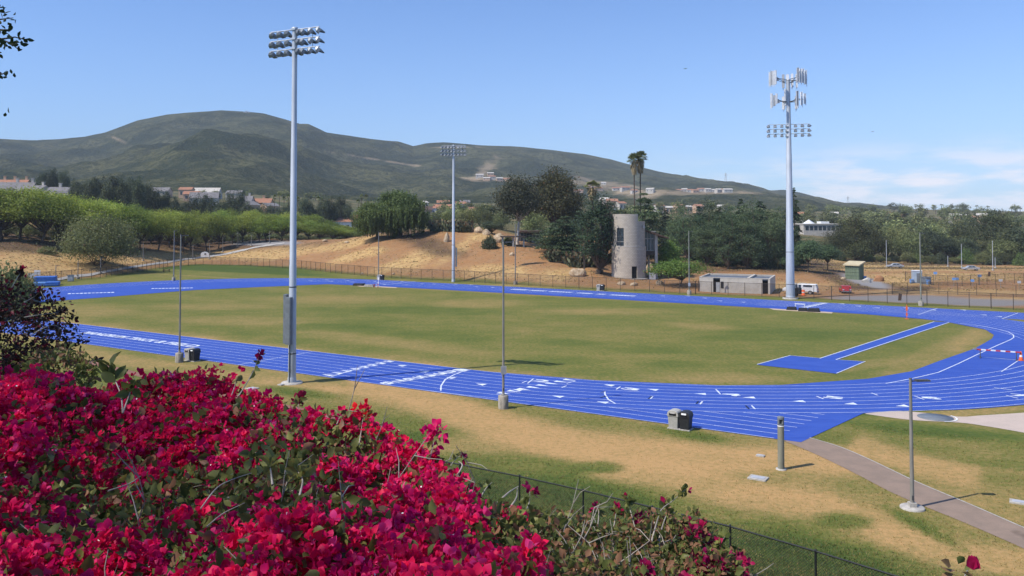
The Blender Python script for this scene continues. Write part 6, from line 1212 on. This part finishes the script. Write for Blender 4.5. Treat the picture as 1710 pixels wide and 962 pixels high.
# ---------------------------------------------------------------- rocks
def mrock():
    m, n, o = newmat('pale_rock'); tc = n.nodes.new('ShaderNodeTexCoord').outputs['Object']; a = noise(n, 1.3, 6, .7, tc); b = noise(n, 5, 4, .6, tc); c = mix(n, maprange(n, a, .38, .62), (.52, .40, .26), (.36, .25, .15)); c = mix(n, maprange(n, b, .5, .7, 0, .6), c, (.58, .52, .44))
    p = node(n, 'ShaderNodeBsdfPrincipled', Roughness=.95); p.inputs['Specular IOR Level'].default_value = .1; n.links.new(c, p.inputs['Base Color']); n.links.new(bump(n, mth(n, 'ADD', a, b), .8, .25), p.inputs['Normal']); n.links.new(p.outputs[0], o.inputs[0]); return m
M['rock'] = mrock()
rk = [(965, 461, 30, 14, 'largest pale boulder, just behind the far fence below the cactus clumps'), (932, 437, 26, 9, 'flat pale boulder below the cedar'), (785, 387, 16, 10, 'pale boulder at the top of the mound, left of the row'), (800, 389, 18, 10, 'pale boulder on the mound right of the topmost one'), (812, 392, 14, 9, 'pale boulder on the mound beside the round shrub'), (836, 404, 26, 14, 'pale rock face right of the round shrub'), (746, 404, 11, 16, 'pale rock just left of the far floodlight pole'), (757, 415, 8, 6, 'small pale rock by the far floodlight pole'), (855, 427, 10, 5, 'small rock at the end of the pole shadow'), (1085, 452, 15, 15, 'pale boulder under the right wing of the tower'), (1102, 476, 14, 8, 'pale boulder behind the fence right of the tower'), (1037, 476, 16, 6, 'low rock heap behind the fence in front of the tower'), (1058, 477, 14, 6, 'low rock heap behind the fence right of the door'), (958, 443, 10, 5, 'small rock above the largest boulder'), (1001, 454, 14, 5, 'small rock at the foot of the narrow conifer'), (580, 406, 10, 3, 'flat rock on the left crest of the mound'), (542, 403, 10, 3, 'pale flat rock at the left end of the mound crest'), (605, 458, 5, 3, 'small rock low on the mound, left'), (657, 459, 5, 3, 'small rock low on the mound by the bins'), (1408, 466, 10, 3, 'low pale rock in the dirt yard by the shed')]
for i, (x, y, w, h_, lb) in enumerate(rk):
    b = hit(x, y); k = b[1] / F; q = MB(); q.rock((0, 0, h_ * k * .32), (w * k / 2, w * k * .4, h_ * k * .75), i, 3); o = q.build('boulder', M['rock']); o.location = b; tag(o, lb, 'rock', 'pale boulders on the far slope')
mb = MB(); b = hit(1467, 470); k = b[1] / F; mb.rock((0, 0, .2), (10 * k, 7 * k, 9 * k), 77, 3); o = mb.build('earth_heap', mk('earth_heap', (.34, .17, .08), (.27, .14, .07), 1, .95)); o.location = b; tag(o, 'reddish heap of earth right of the green shed', 'earth heap')
b = hit(1447, 472); q = MB(); q.rock((0, 0, .2), (1.1, .9, 1.1), 78, 3); o = q.build('white_sandbag_heap', M['stucco']); o.location = b; tag(o, 'pale heap beside the reddish heap of earth', 'heap')
# birds
for x, y, D, lb in [(1144.5, 115, 120, 'small dark bird high in the sky left of the antenna pole'), (1457, 220, 160, 'tiny dark bird over the right skyline')]:
    q = MB(); q.tube([(-.28, 0, 0), (-.1, 0, .02), (.12, 0, .02), (.3, 0, 0)], [.01, .07, .08, .02], 7); [q.add([(-.08, 0, .03), (.14, 0, .03), (.1, s * .35, .16), (-.04, s * .62, .05)], [(0, 1, 2, 3), (3, 2, 1, 0)]) for s in (-1, 1)]; o = q.build('bird', M['black']); o.scale = (.6, .6, .6); o.location = at(x, y, D); o.rotation_euler = (0, 0, .7); tag(o, lb, 'bird')
# ---------------------------------------------------------------- bougainvillea in front
M['bract'] = leafmat('magenta_bract', (.52, .006, .120), (.93, .016, .078), (.90, .06, .25), .45, .5, .0)
M['bract2'] = leafmat('maroon_bract', (.20, .006, .06), (.42, .010, .05), None, .35, .5, .0)
M['bleaf'] = leafmat('bougainvillea_leaf', (.052, .076, .022), (.235, .245, .070), (.27, .15, .075), .36, .45, .0)
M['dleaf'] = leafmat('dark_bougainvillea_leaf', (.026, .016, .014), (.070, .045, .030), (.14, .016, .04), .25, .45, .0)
M['oleaf'] = leafmat('overhead_leaf', (.020, .032, .012), (.055, .075, .025), None, .25, .5, .0)
def blades(P, axis, L, wid, r, fold=.18, curl=.15, tint=None):
    """folded, slightly curled ovate blades: base point, pointing direction, length"""
    n = len(P); a = unit(axis); q = r.normal(size=(n, 3)); s = unit(np.cross(a, q)); u = np.cross(s, a); L = np.broadcast_to(L, n)[:, None]; w = L * wid
    b0 = P; mid = P + a * L * .5 - u * L * fold * .5; l1 = P + a * L * .42 + s * w * .5 + u * L * fold * .4; r1 = P + a * L * .42 - s * w * .5 + u * L * fold * .4; l2 = P + a * L * .74 + s * w * .36 + u * L * (fold * .3 + curl * .2); r2 = P + a * L * .74 - s * w * .36 + u * L * (fold * .3 + curl * .2); tip = P + a * L + u * L * curl
    V = np.stack([b0, l1, l2, tip, r2, r1, mid], 1).reshape(-1, 3); k = np.arange(n)[:, None] * 7
    Q = np.concatenate([k + np.array([[0, 6, 1, 1]])[:, :3], k + np.array([[0, 5, 6]]), k + np.array([[1, 6, 2]]), k + np.array([[6, 5, 4]]), k + np.array([[2, 6, 3]]), k + np.array([[6, 4, 3]])], 0)
    return V, Q
def florets(C, ax, r, L=.036, nb=3):
    n = len(C); Ps, As = [], []; a = unit(ax); q = unit(np.cross(a, r.normal(size=(n, 3)))); p = np.cross(a, q)
    for k in range(nb):
        w = 2 * math.pi * k / nb + r.normal(size=(n, 1)) * .2; t = r.uniform(.45, 1.05, (n, 1)); Ps.append(C); As.append(a * np.cos(t) + (q * np.cos(w) + p * np.sin(w)) * np.sin(t))
    return np.concatenate(Ps), np.concatenate(As), np.tile(L * r.uniform(.75, 1.2, n), nb)
E_ = [(-300, 555, 5.2), (0, 598, 4.9), (60, 612, 4.9), (130, 640, 4.9), (200, 650, 4.9), (300, 655, 4.9), (400, 668, 4.7), (450, 676, 4.6), (520, 698, 4.5), (600, 716, 4.4), (650, 740, 4.3), (700, 764, 4.2), (740, 782, 4.1), (800, 826, 4.1), (870, 852, 4.2), (950, 874, 4.3), (1050, 882, 4.4), (1120, 884, 4.4), (1180, 905, 4.5), (1225, 950, 4.5), (1250, 1030, 4.5)]
ex, ey, eD = np.array(E_, float).T
def bush_pt(px, s):
    px, s = np.asarray(px, float), np.asarray(s, float); ye, De = np.interp(px, ex, ey), np.interp(px, ex, eD); Db = np.interp(px, [-300, 400, 800, 1000, 1250], [2.0, 2.0, 2.15, 2.7, 3.9]); sc_ = np.clip(s, -.3, 1)
    y = 1030 + (ye - 1030) * sc_; D = Db * (De / Db) ** sc_ + np.clip(s - 1, 0, 1) * 4.5
    X_ = (px - 855) / F; Y_ = -(y - CY) / F; d = np.stack([X_, ct + Y_ * st, -st + Y_ * ct], -1); P = d * (D / d[..., 1])[..., None]; P[..., 2] += H - np.clip(s - 1, 0, 1) * 4.2
    return P
def lump(P): return .11 * fbm(P[:, 0] * 2.6, P[:, 1] * 2.6, 51, 2) + .05 * fbm(P[:, 0] * 8, P[:, 1] * 8, 52, 2)
def bush_samples(n, x0, x1, r, s0=-.25, s1=1.28):
    out = []
    while sum(map(len, out)) < n:
        px = r.uniform(x0, x1, n); s = r.uniform(s0, s1, n); P = bush_pt(px, s); k = r.random(n) < (P[:, 1] / 5.5) ** 1.5; out.append(np.concatenate([P[k], px[k, None], s[k, None]], 1))
    return np.concatenate(out)[:n]
def make_bush(name, label, x0, x1, ncl, nleaf, dens, seed, bract='bract', ntw=60, lsz=.045):
    r = np.random.default_rng(seed); S = bush_samples(ncl * 3, x0, x1, r); P = S[:, :3]; lp = lump(P); nz = fbm(P[:, 0] * 2.1 + 9, P[:, 1] * 2.1, 61, 3)
    keep = (nz + .9 * r.normal(size=len(P)) * .45 > dens(S[:, 3], S[:, 4])) & (lp > -.16); S, lp, nz = S[keep][:ncl], lp[keep][:ncl], nz[keep][:ncl]; P = S[:, :3].copy(); P[:, 2] += lp + r.normal(size=len(P)) * .02
    nf = r.integers(7, 19, len(P)); idx = np.repeat(np.arange(len(P)), nf); n = len(idx); rad = .05; d = unit(r.normal(size=(n, 3)) + np.array([-.15, -.35, .75])); csz = r.uniform(.6, 1.35, len(P))[idx]; C = P[idx] + d * rad * (csz * r.uniform(.45, 1.15, n))[:, None]
    bp, ba, bl = florets(C, d + r.normal(size=(n, 3)) * .45, r, .028); bl = bl * np.tile(r.uniform(.55, 1.25, n) * (.8 + .2 * csz), 3); V, Q = blades(bp, ba, bl, .82, r, .12, .22)
    tt_ = np.clip(.52 + .25 * r.normal(size=len(P))[idx] + .13 * r.normal(size=n), 0, .92); tt_[r.random(n) < .06] = .97; tint = np.repeat(np.tile(tt_, 3), 7)
    t = thing(name, label, 'shrub', (float(P[:, 0].mean()), float(P[:, 1].mean()), tz(P[:, 0].mean(), P[:, 1].mean()))); o = np.array(t.location)
    nmesh('blossoms', V - o, Q, M[bract], t, True, tint=tint)
    k = r.random(n) < .10; c0 = C[k] + unit(d[k]) * .012; m_ = len(c0); sV, sF = leafquads(c0, np.full(m_, .009), r, None, .6, 0, .9); nmesh('tiny_flowers', sV - o, sF, M['white'], t)
    S = bush_samples(nleaf, x0, x1, r); P = S[:, :3].copy(); P[:, 2] += lump(P) - r.exponential(.12, nleaf) + .055; ax_ = r.normal(size=(nleaf, 3)) + np.array([0, -.2, .25]); V, Q = blades(P, ax_, lsz * r.uniform(.6, 1.4, nleaf), .62, r, .14, -.22); tint = np.clip(.42 + .25 * r.normal(size=nleaf), 0, .92); tint[r.random(nleaf) < (.14 if lsz > .04 else .34)] = .98
    nmesh('foliage', V - o, Q, M['bleaf'], t, True, tint=np.repeat(tint, 7))
    mb = MB(); S = bush_samples(ntw, x0, x1, r, -.1, 1.05)
    for q in S:
        a = q[:3] + (0, 0, -.25); dr = unit(r.normal(size=3) + np.array([.3, 0, .55])); Lg = r.uniform(.25, .6); P_ = [a]
        for j in range(5): dr = unit(dr + r.normal(size=3) * .28); P_.append(P_[-1] + dr * Lg / 5)
        wr = .0009 * a[1] + .0006; mb.tube(P_, [wr, wr * .9, wr * .8, wr * .6, wr * .5, wr * .3], 5, False)
        for j in (2, 3, 4):
            e = unit(dr + r.normal(size=3) * .9); mb.tube([P_[j], P_[j] + e * .07, P_[j] + e * .12 + r.normal(size=3) * .015], [.0028, .002, .001], 4, False)
    ws = Vector((P[:, 0].mean(), P[:, 1].mean() + .3, 0)); 
    for k in range(8):
        e_ = P[int(r.integers(len(P)))] - (0, 0, .3); z0 = tz(e_[0], e_[1]); limb(mb, (e_[0] + r.normal() * .2, e_[1] + r.normal() * .2, z0 - .2), e_, .025, .008, r, 0)
    mb.build('branches', M['twig'], t, world=True); return t, r
def dens_main(px, s):
    d = np.full(len(px), -.30); d += .5 * np.exp(-(((px - 340) / 75) ** 2 + ((s - .42) / .16) ** 2)) + .55 * np.exp(-(((px - 455) / 45) ** 2 + ((s - .72) / .2) ** 2)) + .5 * np.exp(-(((px - 560) / 60) ** 2 + ((s - .35) / .12) ** 2)) + .3 * np.exp(-(((px - 230) / 70) ** 2 + ((s - .92) / .1) ** 2)) + .95 * np.clip((px - 690) / 150, 0, 1) * np.clip((s - .2) * 3, 0, 1) - .5 * np.exp(-(((px - 700) / 190) ** 2 + ((s - .12) / .3) ** 2)); return d
def dens_right(px, s): return np.full(len(px), .62) - .35 * np.exp(-(((px - 960) / 60) ** 2 + ((s - .1) / .25) ** 2))
bm, r1 = make_bush('bougainvillea', 'big bougainvillea shrub covered in magenta blossoms filling the lower left', -300, 900, 2900, 19000, dens_main, 301, ntw=70)
br, r2 = make_bush('bougainvillea', 'sparse leafy bougainvillea with bare twigs in front of the chain link fence', 850, 1240, 120, 12000, dens_right, 302, 'bract2', 85, .033)
def sprig(parent, pts, D, leaves=8, flowers=0, lf='bleaf', rad=.0035, ll=.05, seed=0, fl='bract', lt=None):
    r = np.random.default_rng(seed); pts = smooth(pts, 4) if len(pts) > 2 else pts; P = [np.array(at(x, y, D + .02 * i)) for i, (x, y) in enumerate(pts)]; mb = MB(); mb.tube(P, [rad * (1 - .6 * i / (len(P) - 1)) for i in range(len(P))], 5, False); mb.build('twig', M['twig'], parent, world=True); o = np.array(parent.location); Pa = np.array(P)
    if leaves:
        t = r.uniform(.35, 1, leaves) ** .6 * (len(P) - 1); i = np.minimum(t.astype(int), len(P) - 2); f = (t - i)[:, None]; C = Pa[i] * (1 - f) + Pa[i + 1] * f; V, Q = blades(C, r.normal(size=(leaves, 3)) + (0, 0, .2), ll * r.uniform(.6, 1.2, leaves), .6, r, .14, -.3); nmesh('sprig_leaves', V - o, Q, M[lf], parent, True, tint=np.repeat(np.full(leaves, lt) if lt is not None else np.clip(r.random(leaves), 0, .99), 7))
    if flowers:
        d = unit(r.normal(size=(flowers, 3)) + (0, -.3, .4)); C = Pa[-1] + d * .035 * r.uniform(.2, 1.2, flowers)[:, None] * (1 if flowers < 8 else 1.6); bp, ba, bl = florets(C, d, r, .034); V, Q = blades(bp, ba, bl, .82, r, .12, .22); nmesh('sprig_blossoms', V - o, Q, M[fl], parent, True, tint=np.repeat(np.clip(.5 + .2 * r.normal(size=len(bp)), 0, .9), 7))
for i, (pts, D, nl, nf, bt) in enumerate([([(398, 662), (412, 640), (425, 615), (434, 590)], 4.3, 5, 3, 'bract2'), ([(385, 665), (392, 645), (396, 628)], 4.4, 3, 5, 'bract'), ([(340, 672), (345, 655), (348, 648)], 4.5, 2, 4, 'bract'), ([(250, 668), (252, 650), (252, 635)], 4.6, 8, 1, 'bract'), ([(222, 668), (223, 645), (224, 630)], 4.6, 3, 3, 'bract'), ([(310, 660), (314, 645), (313, 635)], 4.6, 10, 0, 'bract'),
        ([(600, 740), (604, 715), (606, 700), (610, 692)], 4.2, 6, 16, 'bract'), ([(632, 745), (634, 730), (636, 722)], 4.2, 5, 10, 'bract'), ([(560, 715), (566, 700), (570, 690)], 4.3, 5, 5, 'bract'), ([(490, 700), (498, 680), (497, 668)], 4.4, 8, 5, 'bract2'), ([(715, 775), (722, 750), (725, 732)], 4.0, 5, 22, 'bract'), ([(745, 805), (752, 780), (760, 768), (772, 758)], 4.0, 6, 2, 'bract2'), ([(535, 705), (532, 692), (530, 688)], 4.3, 4, 4, 'bract'),
        ([(880, 850), (884, 838), (885, 822)], 4.1, 8, 4, 'bract2'), ([(1060, 880), (1052, 850), (1047, 830)], 4.3, 14, 1, 'bract2'), ([(1090, 880), (1104, 852), (1125, 835), (1146, 816)], 4.3, 16, 1, 'bract2'), ([(1105, 890), (1112, 862), (1110, 845)], 4.3, 14, 2, 'bract2'), ([(1025, 880), (1028, 862), (1030, 850)], 4.3, 10, 3, 'bract2'), ([(998, 880), (1000, 858), (998, 848)], 4.3, 10, 3, 'bract2'), ([(1190, 935), (1205, 905), (1215, 890)], 4.4, 14, 0, 'bract'), ([(1215, 960), (1228, 935), (1233, 918)], 4.4, 16, 0, 'bract'), ([(800, 835), (812, 815), (822, 805)], 4.1, 6, 0, 'bract')]):
    sprig(bm if pts[0][0] < 900 else br, pts, D, nl, nf, seed=400 + i, fl=bt, lt=(None if nf < 4 else .5))
sprig(bm, [(205, 690), (202, 660), (190, 630), (184, 612)], 3.4, 13, 0, 'bleaf', .004, .068, 450, lt=.22); sprig(bm, [(205, 690), (215, 662), (222, 640)], 3.4, 9, 0, 'bleaf', .004, .06, 451, lt=.18)
sprig(bm, [(455, 810), (452, 785), (450, 770)], 2.6, 16, 0, 'bleaf', .004, .055, 452, lt=.85); sprig(bm, [(500, 830), (505, 800), (490, 780)], 2.6, 16, 0, 'bleaf', .004, .055, 453, lt=.8)
for i, pts in enumerate([[(905, 955), (940, 918), (985, 893), (1050, 897), (1105, 930), (1150, 968)], [(1085, 918), (1110, 905), (1160, 895), (1190, 910)], [(1100, 905), (1106, 880), (1112, 862)], [(1088, 905), (1096, 875), (1100, 862)], [(760, 800), (772, 778), (765, 770)], [(830, 840), (850, 822), (866, 812)], [(850, 850), (862, 832), (864, 815)], [(805, 845), (830, 850), (858, 845)], [(700, 830), (702, 800), (706, 770)], [(870, 900), (900, 880), (925, 872)], [(335, 850), (362, 815), (390, 800), (420, 790)], [(345, 880), (372, 858), (408, 840)], [(180, 820), (215, 808), (235, 795)]]): sprig(bm if pts[0][0] < 880 else br, pts, 4.0 if pts[0][0] > 500 else 2.7, 0, 0, rad=(.0055 if pts[0][0] > 500 else .0028), seed=480 + i)
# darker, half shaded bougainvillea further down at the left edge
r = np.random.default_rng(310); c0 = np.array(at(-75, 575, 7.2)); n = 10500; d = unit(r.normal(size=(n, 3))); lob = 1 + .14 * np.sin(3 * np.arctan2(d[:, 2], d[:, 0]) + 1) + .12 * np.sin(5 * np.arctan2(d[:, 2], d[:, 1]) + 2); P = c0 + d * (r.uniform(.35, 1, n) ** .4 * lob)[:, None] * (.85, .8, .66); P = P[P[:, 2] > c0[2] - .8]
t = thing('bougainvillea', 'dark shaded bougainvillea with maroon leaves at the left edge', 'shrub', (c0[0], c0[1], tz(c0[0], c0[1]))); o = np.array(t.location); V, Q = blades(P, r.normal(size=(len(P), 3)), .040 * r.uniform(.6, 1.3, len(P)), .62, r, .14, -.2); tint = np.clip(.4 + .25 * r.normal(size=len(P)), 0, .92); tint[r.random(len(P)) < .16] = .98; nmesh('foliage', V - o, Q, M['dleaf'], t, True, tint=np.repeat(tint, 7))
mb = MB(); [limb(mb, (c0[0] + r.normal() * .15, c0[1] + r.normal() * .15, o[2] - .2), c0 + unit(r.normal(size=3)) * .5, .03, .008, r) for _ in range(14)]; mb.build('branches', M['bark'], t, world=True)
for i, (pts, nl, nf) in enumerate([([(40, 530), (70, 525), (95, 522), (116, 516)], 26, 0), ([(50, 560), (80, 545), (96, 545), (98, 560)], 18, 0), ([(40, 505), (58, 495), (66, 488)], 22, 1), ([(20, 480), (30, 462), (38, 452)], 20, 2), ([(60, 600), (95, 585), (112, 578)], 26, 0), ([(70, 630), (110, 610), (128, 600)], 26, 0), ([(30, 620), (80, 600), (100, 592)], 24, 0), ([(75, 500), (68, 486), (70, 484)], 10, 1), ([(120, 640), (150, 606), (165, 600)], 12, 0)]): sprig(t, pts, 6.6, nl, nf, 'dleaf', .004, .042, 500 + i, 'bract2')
r = np.random.default_rng(315); n = 1500; c1 = np.array(at(95, 628, 6.2)); d = unit(r.normal(size=(n, 3))); P = c1 + d * r.uniform(.3, 1, (n, 1)) ** .5 * (.28, .3, .22); V, Q = blades(P, r.normal(size=(n, 3)), .045 * r.uniform(.5, 1.2, n), .55, r, .14, -.2); nmesh('dry_foliage', V - o, Q, M['bleaf'], t, True, tint=np.repeat(np.where(r.random(n) < .3, .98, np.clip(.6 + .2 * r.normal(size=n), 0, .9)), 7))
# single budding sprig at the lower right
b0 = at(1600, 1010, 2.6); t = thing('flower_sprig', 'lone sprig with a red bud and bronze leaves at the bottom right', 'flower sprig', b0); sprig(t, [(1602, 1150), (1600, 1010), (1612, 960), (1622, 946)], 2.5, 0, 0, rad=.004, seed=520)
r = np.random.default_rng(521); o = np.array(t.location); C = np.array([at(x, y, 2.55) for x, y in [(1596, 952), (1588, 946), (1600, 942), (1606, 955), (1592, 958), (1610, 950)]]); V, Q = blades(C, np.array([(-1, 0, .05), (-.7, -.4, .6), (.2, -.4, .8), (.5, -.5, -.1), (-.8, .2, -.4), (.1, -.6, .4)]), np.array([.05, .045, .04, .04, .04, .035]), .6, r, .14, -.2); nmesh('sprig_leaves', V - o, Q, M['bleaf'], t, True, tint=np.repeat(np.array([.98, .98, .5, .97, .98, .6]), 7))
C = np.repeat(np.array([at(1625, 952, 2.5)]), 5, 0); V, Q = blades(C, np.array([(.05, 0, 1), (.25, .1, 1), (-.2, .05, 1), (.0, -.25, 1), (.1, .25, 1)]), .042, .95, r, .25, -.12); nmesh('bud', V - o, Q, M['bract2'], t, True, tint=np.repeat(np.full(5, .75), 7))
# tree overhead at the left: only its outermost twigs reach into view, its shade falls over the shrubs
r = np.random.default_rng(330); Cs, Ss = [], []
tb = (-6.2, 1.6); t = thing('shade_tree', 'leafy tree whose outer twigs hang in at the upper left corner', 'tree', (tb[0], tb[1], tz(*tb)))
for c, rad, n in [((-5.0, .6, 17.9), (1.8, 1.5, 1.15), 26), ((-7.0, 5.0, 18.2), (2.5, 2.5, 1.7), 46), ((-7.4, 1.8, 19.6), (2.0, 2.0, 1.3), 26)]:
    d = unit(r.normal(size=(n, 3))); Cs.append(np.array(c) + d * r.uniform(.2, 1, (n, 1)) ** .5 * rad)
C = np.concatenate(Cs); idx = np.repeat(np.arange(len(C)), 95); P = C[idx] + r.normal(size=(len(idx), 3)) * (.36, .36, .2)
fx_, fy_ = px_of(P[:, 0], np.maximum(P[:, 1], .3), P[:, 2]); P = P[~((fx_ > -15) & (fy_ > -25) & (fy_ < 985) & (P[:, 1] > .3))]
twigs = [[(-60, 40), (-20, 35), (5, 32), (22, 30)], [(-60, 62), (-10, 62), (18, 72), (30, 82)], [(-50, 70), (0, 66), (25, 62), (40, 66)], [(-40, 30), (-8, 22), (0, 8)], [(-60, 130), (-20, 128), (3, 124), (13, 121)], [(-60, 188), (-20, 188), (-2, 186)], [(-60, 80), (-15, 85), (2, 88)], [(-50, 55), (-10, 50), (14, 50)]]
mb = MB(); lp_ = []
for tw_ in twigs:
    q = [np.array(at(x, y, 6.0)) for x, y in tw_]; mb.tube(q, [.012, .008, .005, .003][:len(q)], 5, False); q = np.array(q)
    for k in range(26 if len(tw_) > 3 else 14): u_ = r.uniform(.2, 1) * (len(q) - 1); i = min(int(u_), len(q) - 2); lp_.append(q[i] * (1 - u_ + i) + q[i + 1] * (u_ - i) + r.normal(size=3) * (.025, .06, .025))
P = np.concatenate([P, np.array(lp_)]); o = np.array(t.location); V, Q = blades(P, r.normal(size=(len(P), 3)), np.where(np.arange(len(P)) >= len(P) - len(lp_), .05, .085) * r.uniform(.7, 1.2, len(P)), .6, r, .12, -.1); nmesh('crown', V - o, Q, M['oleaf'], t, True, tint=np.repeat(np.clip(r.random(len(P)), 0, .9), 7))
top_ = np.array([tb[0], tb[1], 16.6]); mb.tube([(tb[0], tb[1], t.location.z - .4), (tb[0] + .1, tb[1], 14.5), tuple(top_)], [.2, .16, .13], 10, False)
for j in r.permutation(len(C))[:40]: limb(mb, top_, C[j], .06, .01, r)
for tw_ in twigs[:5]: limb(mb, np.array([-5.4, 5.2, 16.6]), np.array(at(*tw_[0], 6.0)), .03, .012, r)
limb(mb, top_, (-5.4, 5.2, 16.6), .08, .035, r); mb.build('trunk', M['bark'], t, world=True)

# ---------------------------------------------------------------- loose growth too fine to count
def on_ground(x, y, attr):
    j = np.clip(np.searchsorted(DD, y), 0, len(DD) - 1); i = np.clip(np.round((x / (y + 40) - tt[0]) / (tt[1] - tt[0])).astype(int), 0, len(tt) - 1); return attr[j * len(tt) + i]
M['blade'] = leafmat('turf_blade', (.060, .092, .020), (.46, .30, .125), None, .25, .7, .0)
M['weed'] = leafmat('dry_weed', (.40, .29, .13), (.16, .12, .055), (.10, .11, .045), .2, .8, .0)
r = np.random.default_rng(700); n = 330000; px_, D_ = r.uniform(-160, 1870, n), 11 * (72 / 11) ** r.random(n) ** .7; x_ = (px_ - 855) / F * D_; u_, v_ = uv_of(x_, D_)
lf_, rt_ = np.array([uv_of(*q) for q in lft]), np.array([uv_of(*q) for q in rgt]); o_l, o_r = np.argsort(lf_[:, 0]), np.argsort(rt_[:, 0])
path_ = (v_ > np.interp(u_, lf_[o_l, 0], lf_[o_l, 1]) + .06) & (v_ < np.interp(u_, rt_[o_r, 0], rt_[o_r, 1]) - .06) & (u_ < 13.5)
blue_ = (v_ > 54.5) & (u_ > 12.2) & (v_ < 64.3) | (v_ > 54.4) & (u_ < 12.6) & (v_ > 67.3 - (u_ - 8.2) * 3.4) | (v_ > 63.2) & (u_ < 14); keep = (v_ > 7) & ~path_ & ~blue_ & (v_ < 62)
keep &= (v_ < 54.5) | (u_ < 12); x_, D_, px_ = x_[keep], D_[keep], px_[keep]; dr = on_ground(x_, D_, dry); k = r.random(len(x_)) < np.clip(1.15 - .8 * dr, .2, 1); x_, D_, dr = x_[k], D_[k], dr[k]; n = len(x_)
z_ = terr(x_, D_); h_ = r.uniform(.03, .085, n) * np.clip(1.3 - .7 * dr, .4, 1.3); a_ = r.uniform(0, 6.283, n); w_ = r.uniform(.015, .04, n); ln = r.normal(size=(n, 2)) * .03
B = np.stack([x_, D_, z_ - .01], 1); S = np.stack([np.cos(a_) * w_, np.sin(a_) * w_, np.zeros(n)], 1); Tp = B + np.stack([ln[:, 0], ln[:, 1], h_ + .01], 1)
V = np.stack([B - S, B + S, Tp], 1).reshape(-1, 3); tint = np.clip(dr * .95 + .16 * r.normal(size=n), 0, 1)
g_ = nmesh('grass', V, np.arange(3 * n).reshape(n, 3), M['blade'], tint=np.repeat(tint, 3)); tag(g_, 'short patchy turf, green to straw coloured, on the near verge', 'grass', kind='stuff')
n = 60000; px_, D_ = r.uniform(-60, 1780, n), r.uniform(165, 300, n); x_ = (px_ - 855) / F * D_; di_, gl_, um_, gv_ = (on_ground(x_, D_, q) for q in (dirt, gold, umber, gravel)); cl_n = fbm(x_ * .3, D_ * .3, 88, 3)
k = (di_ > .8) & (gv_ < .2) & (r.random(n) < np.clip(.10 + .5 * gl_ + .35 * um_ + .35 * cl_n, .02, 1)); x_, D_, gl_, um_ = x_[k], D_[k], gl_[k], um_[k]; n = len(x_); P = np.stack([x_, D_, terr(x_, D_) + .06], 1); P = np.repeat(P, 3, 0) + r.normal(size=(3 * n, 3)) * (.16, .16, .05)
V, Q = leafquads(P, .34 * r.uniform(.5, 1.3, 3 * n), r, None, .2, 0, .5); tint = np.clip(np.repeat(.15 + .55 * um_ - .1 * gl_, 3) + .2 * r.normal(size=3 * n), 0, .92); tint[r.random(3 * n) < .08] = .98
w_ = nmesh('dry_weeds', V, Q, M['weed'], tint=np.repeat(tint, 4)); tag(w_, 'dry weeds scattered over the bare earth beyond the track', 'weeds', kind='stuff')
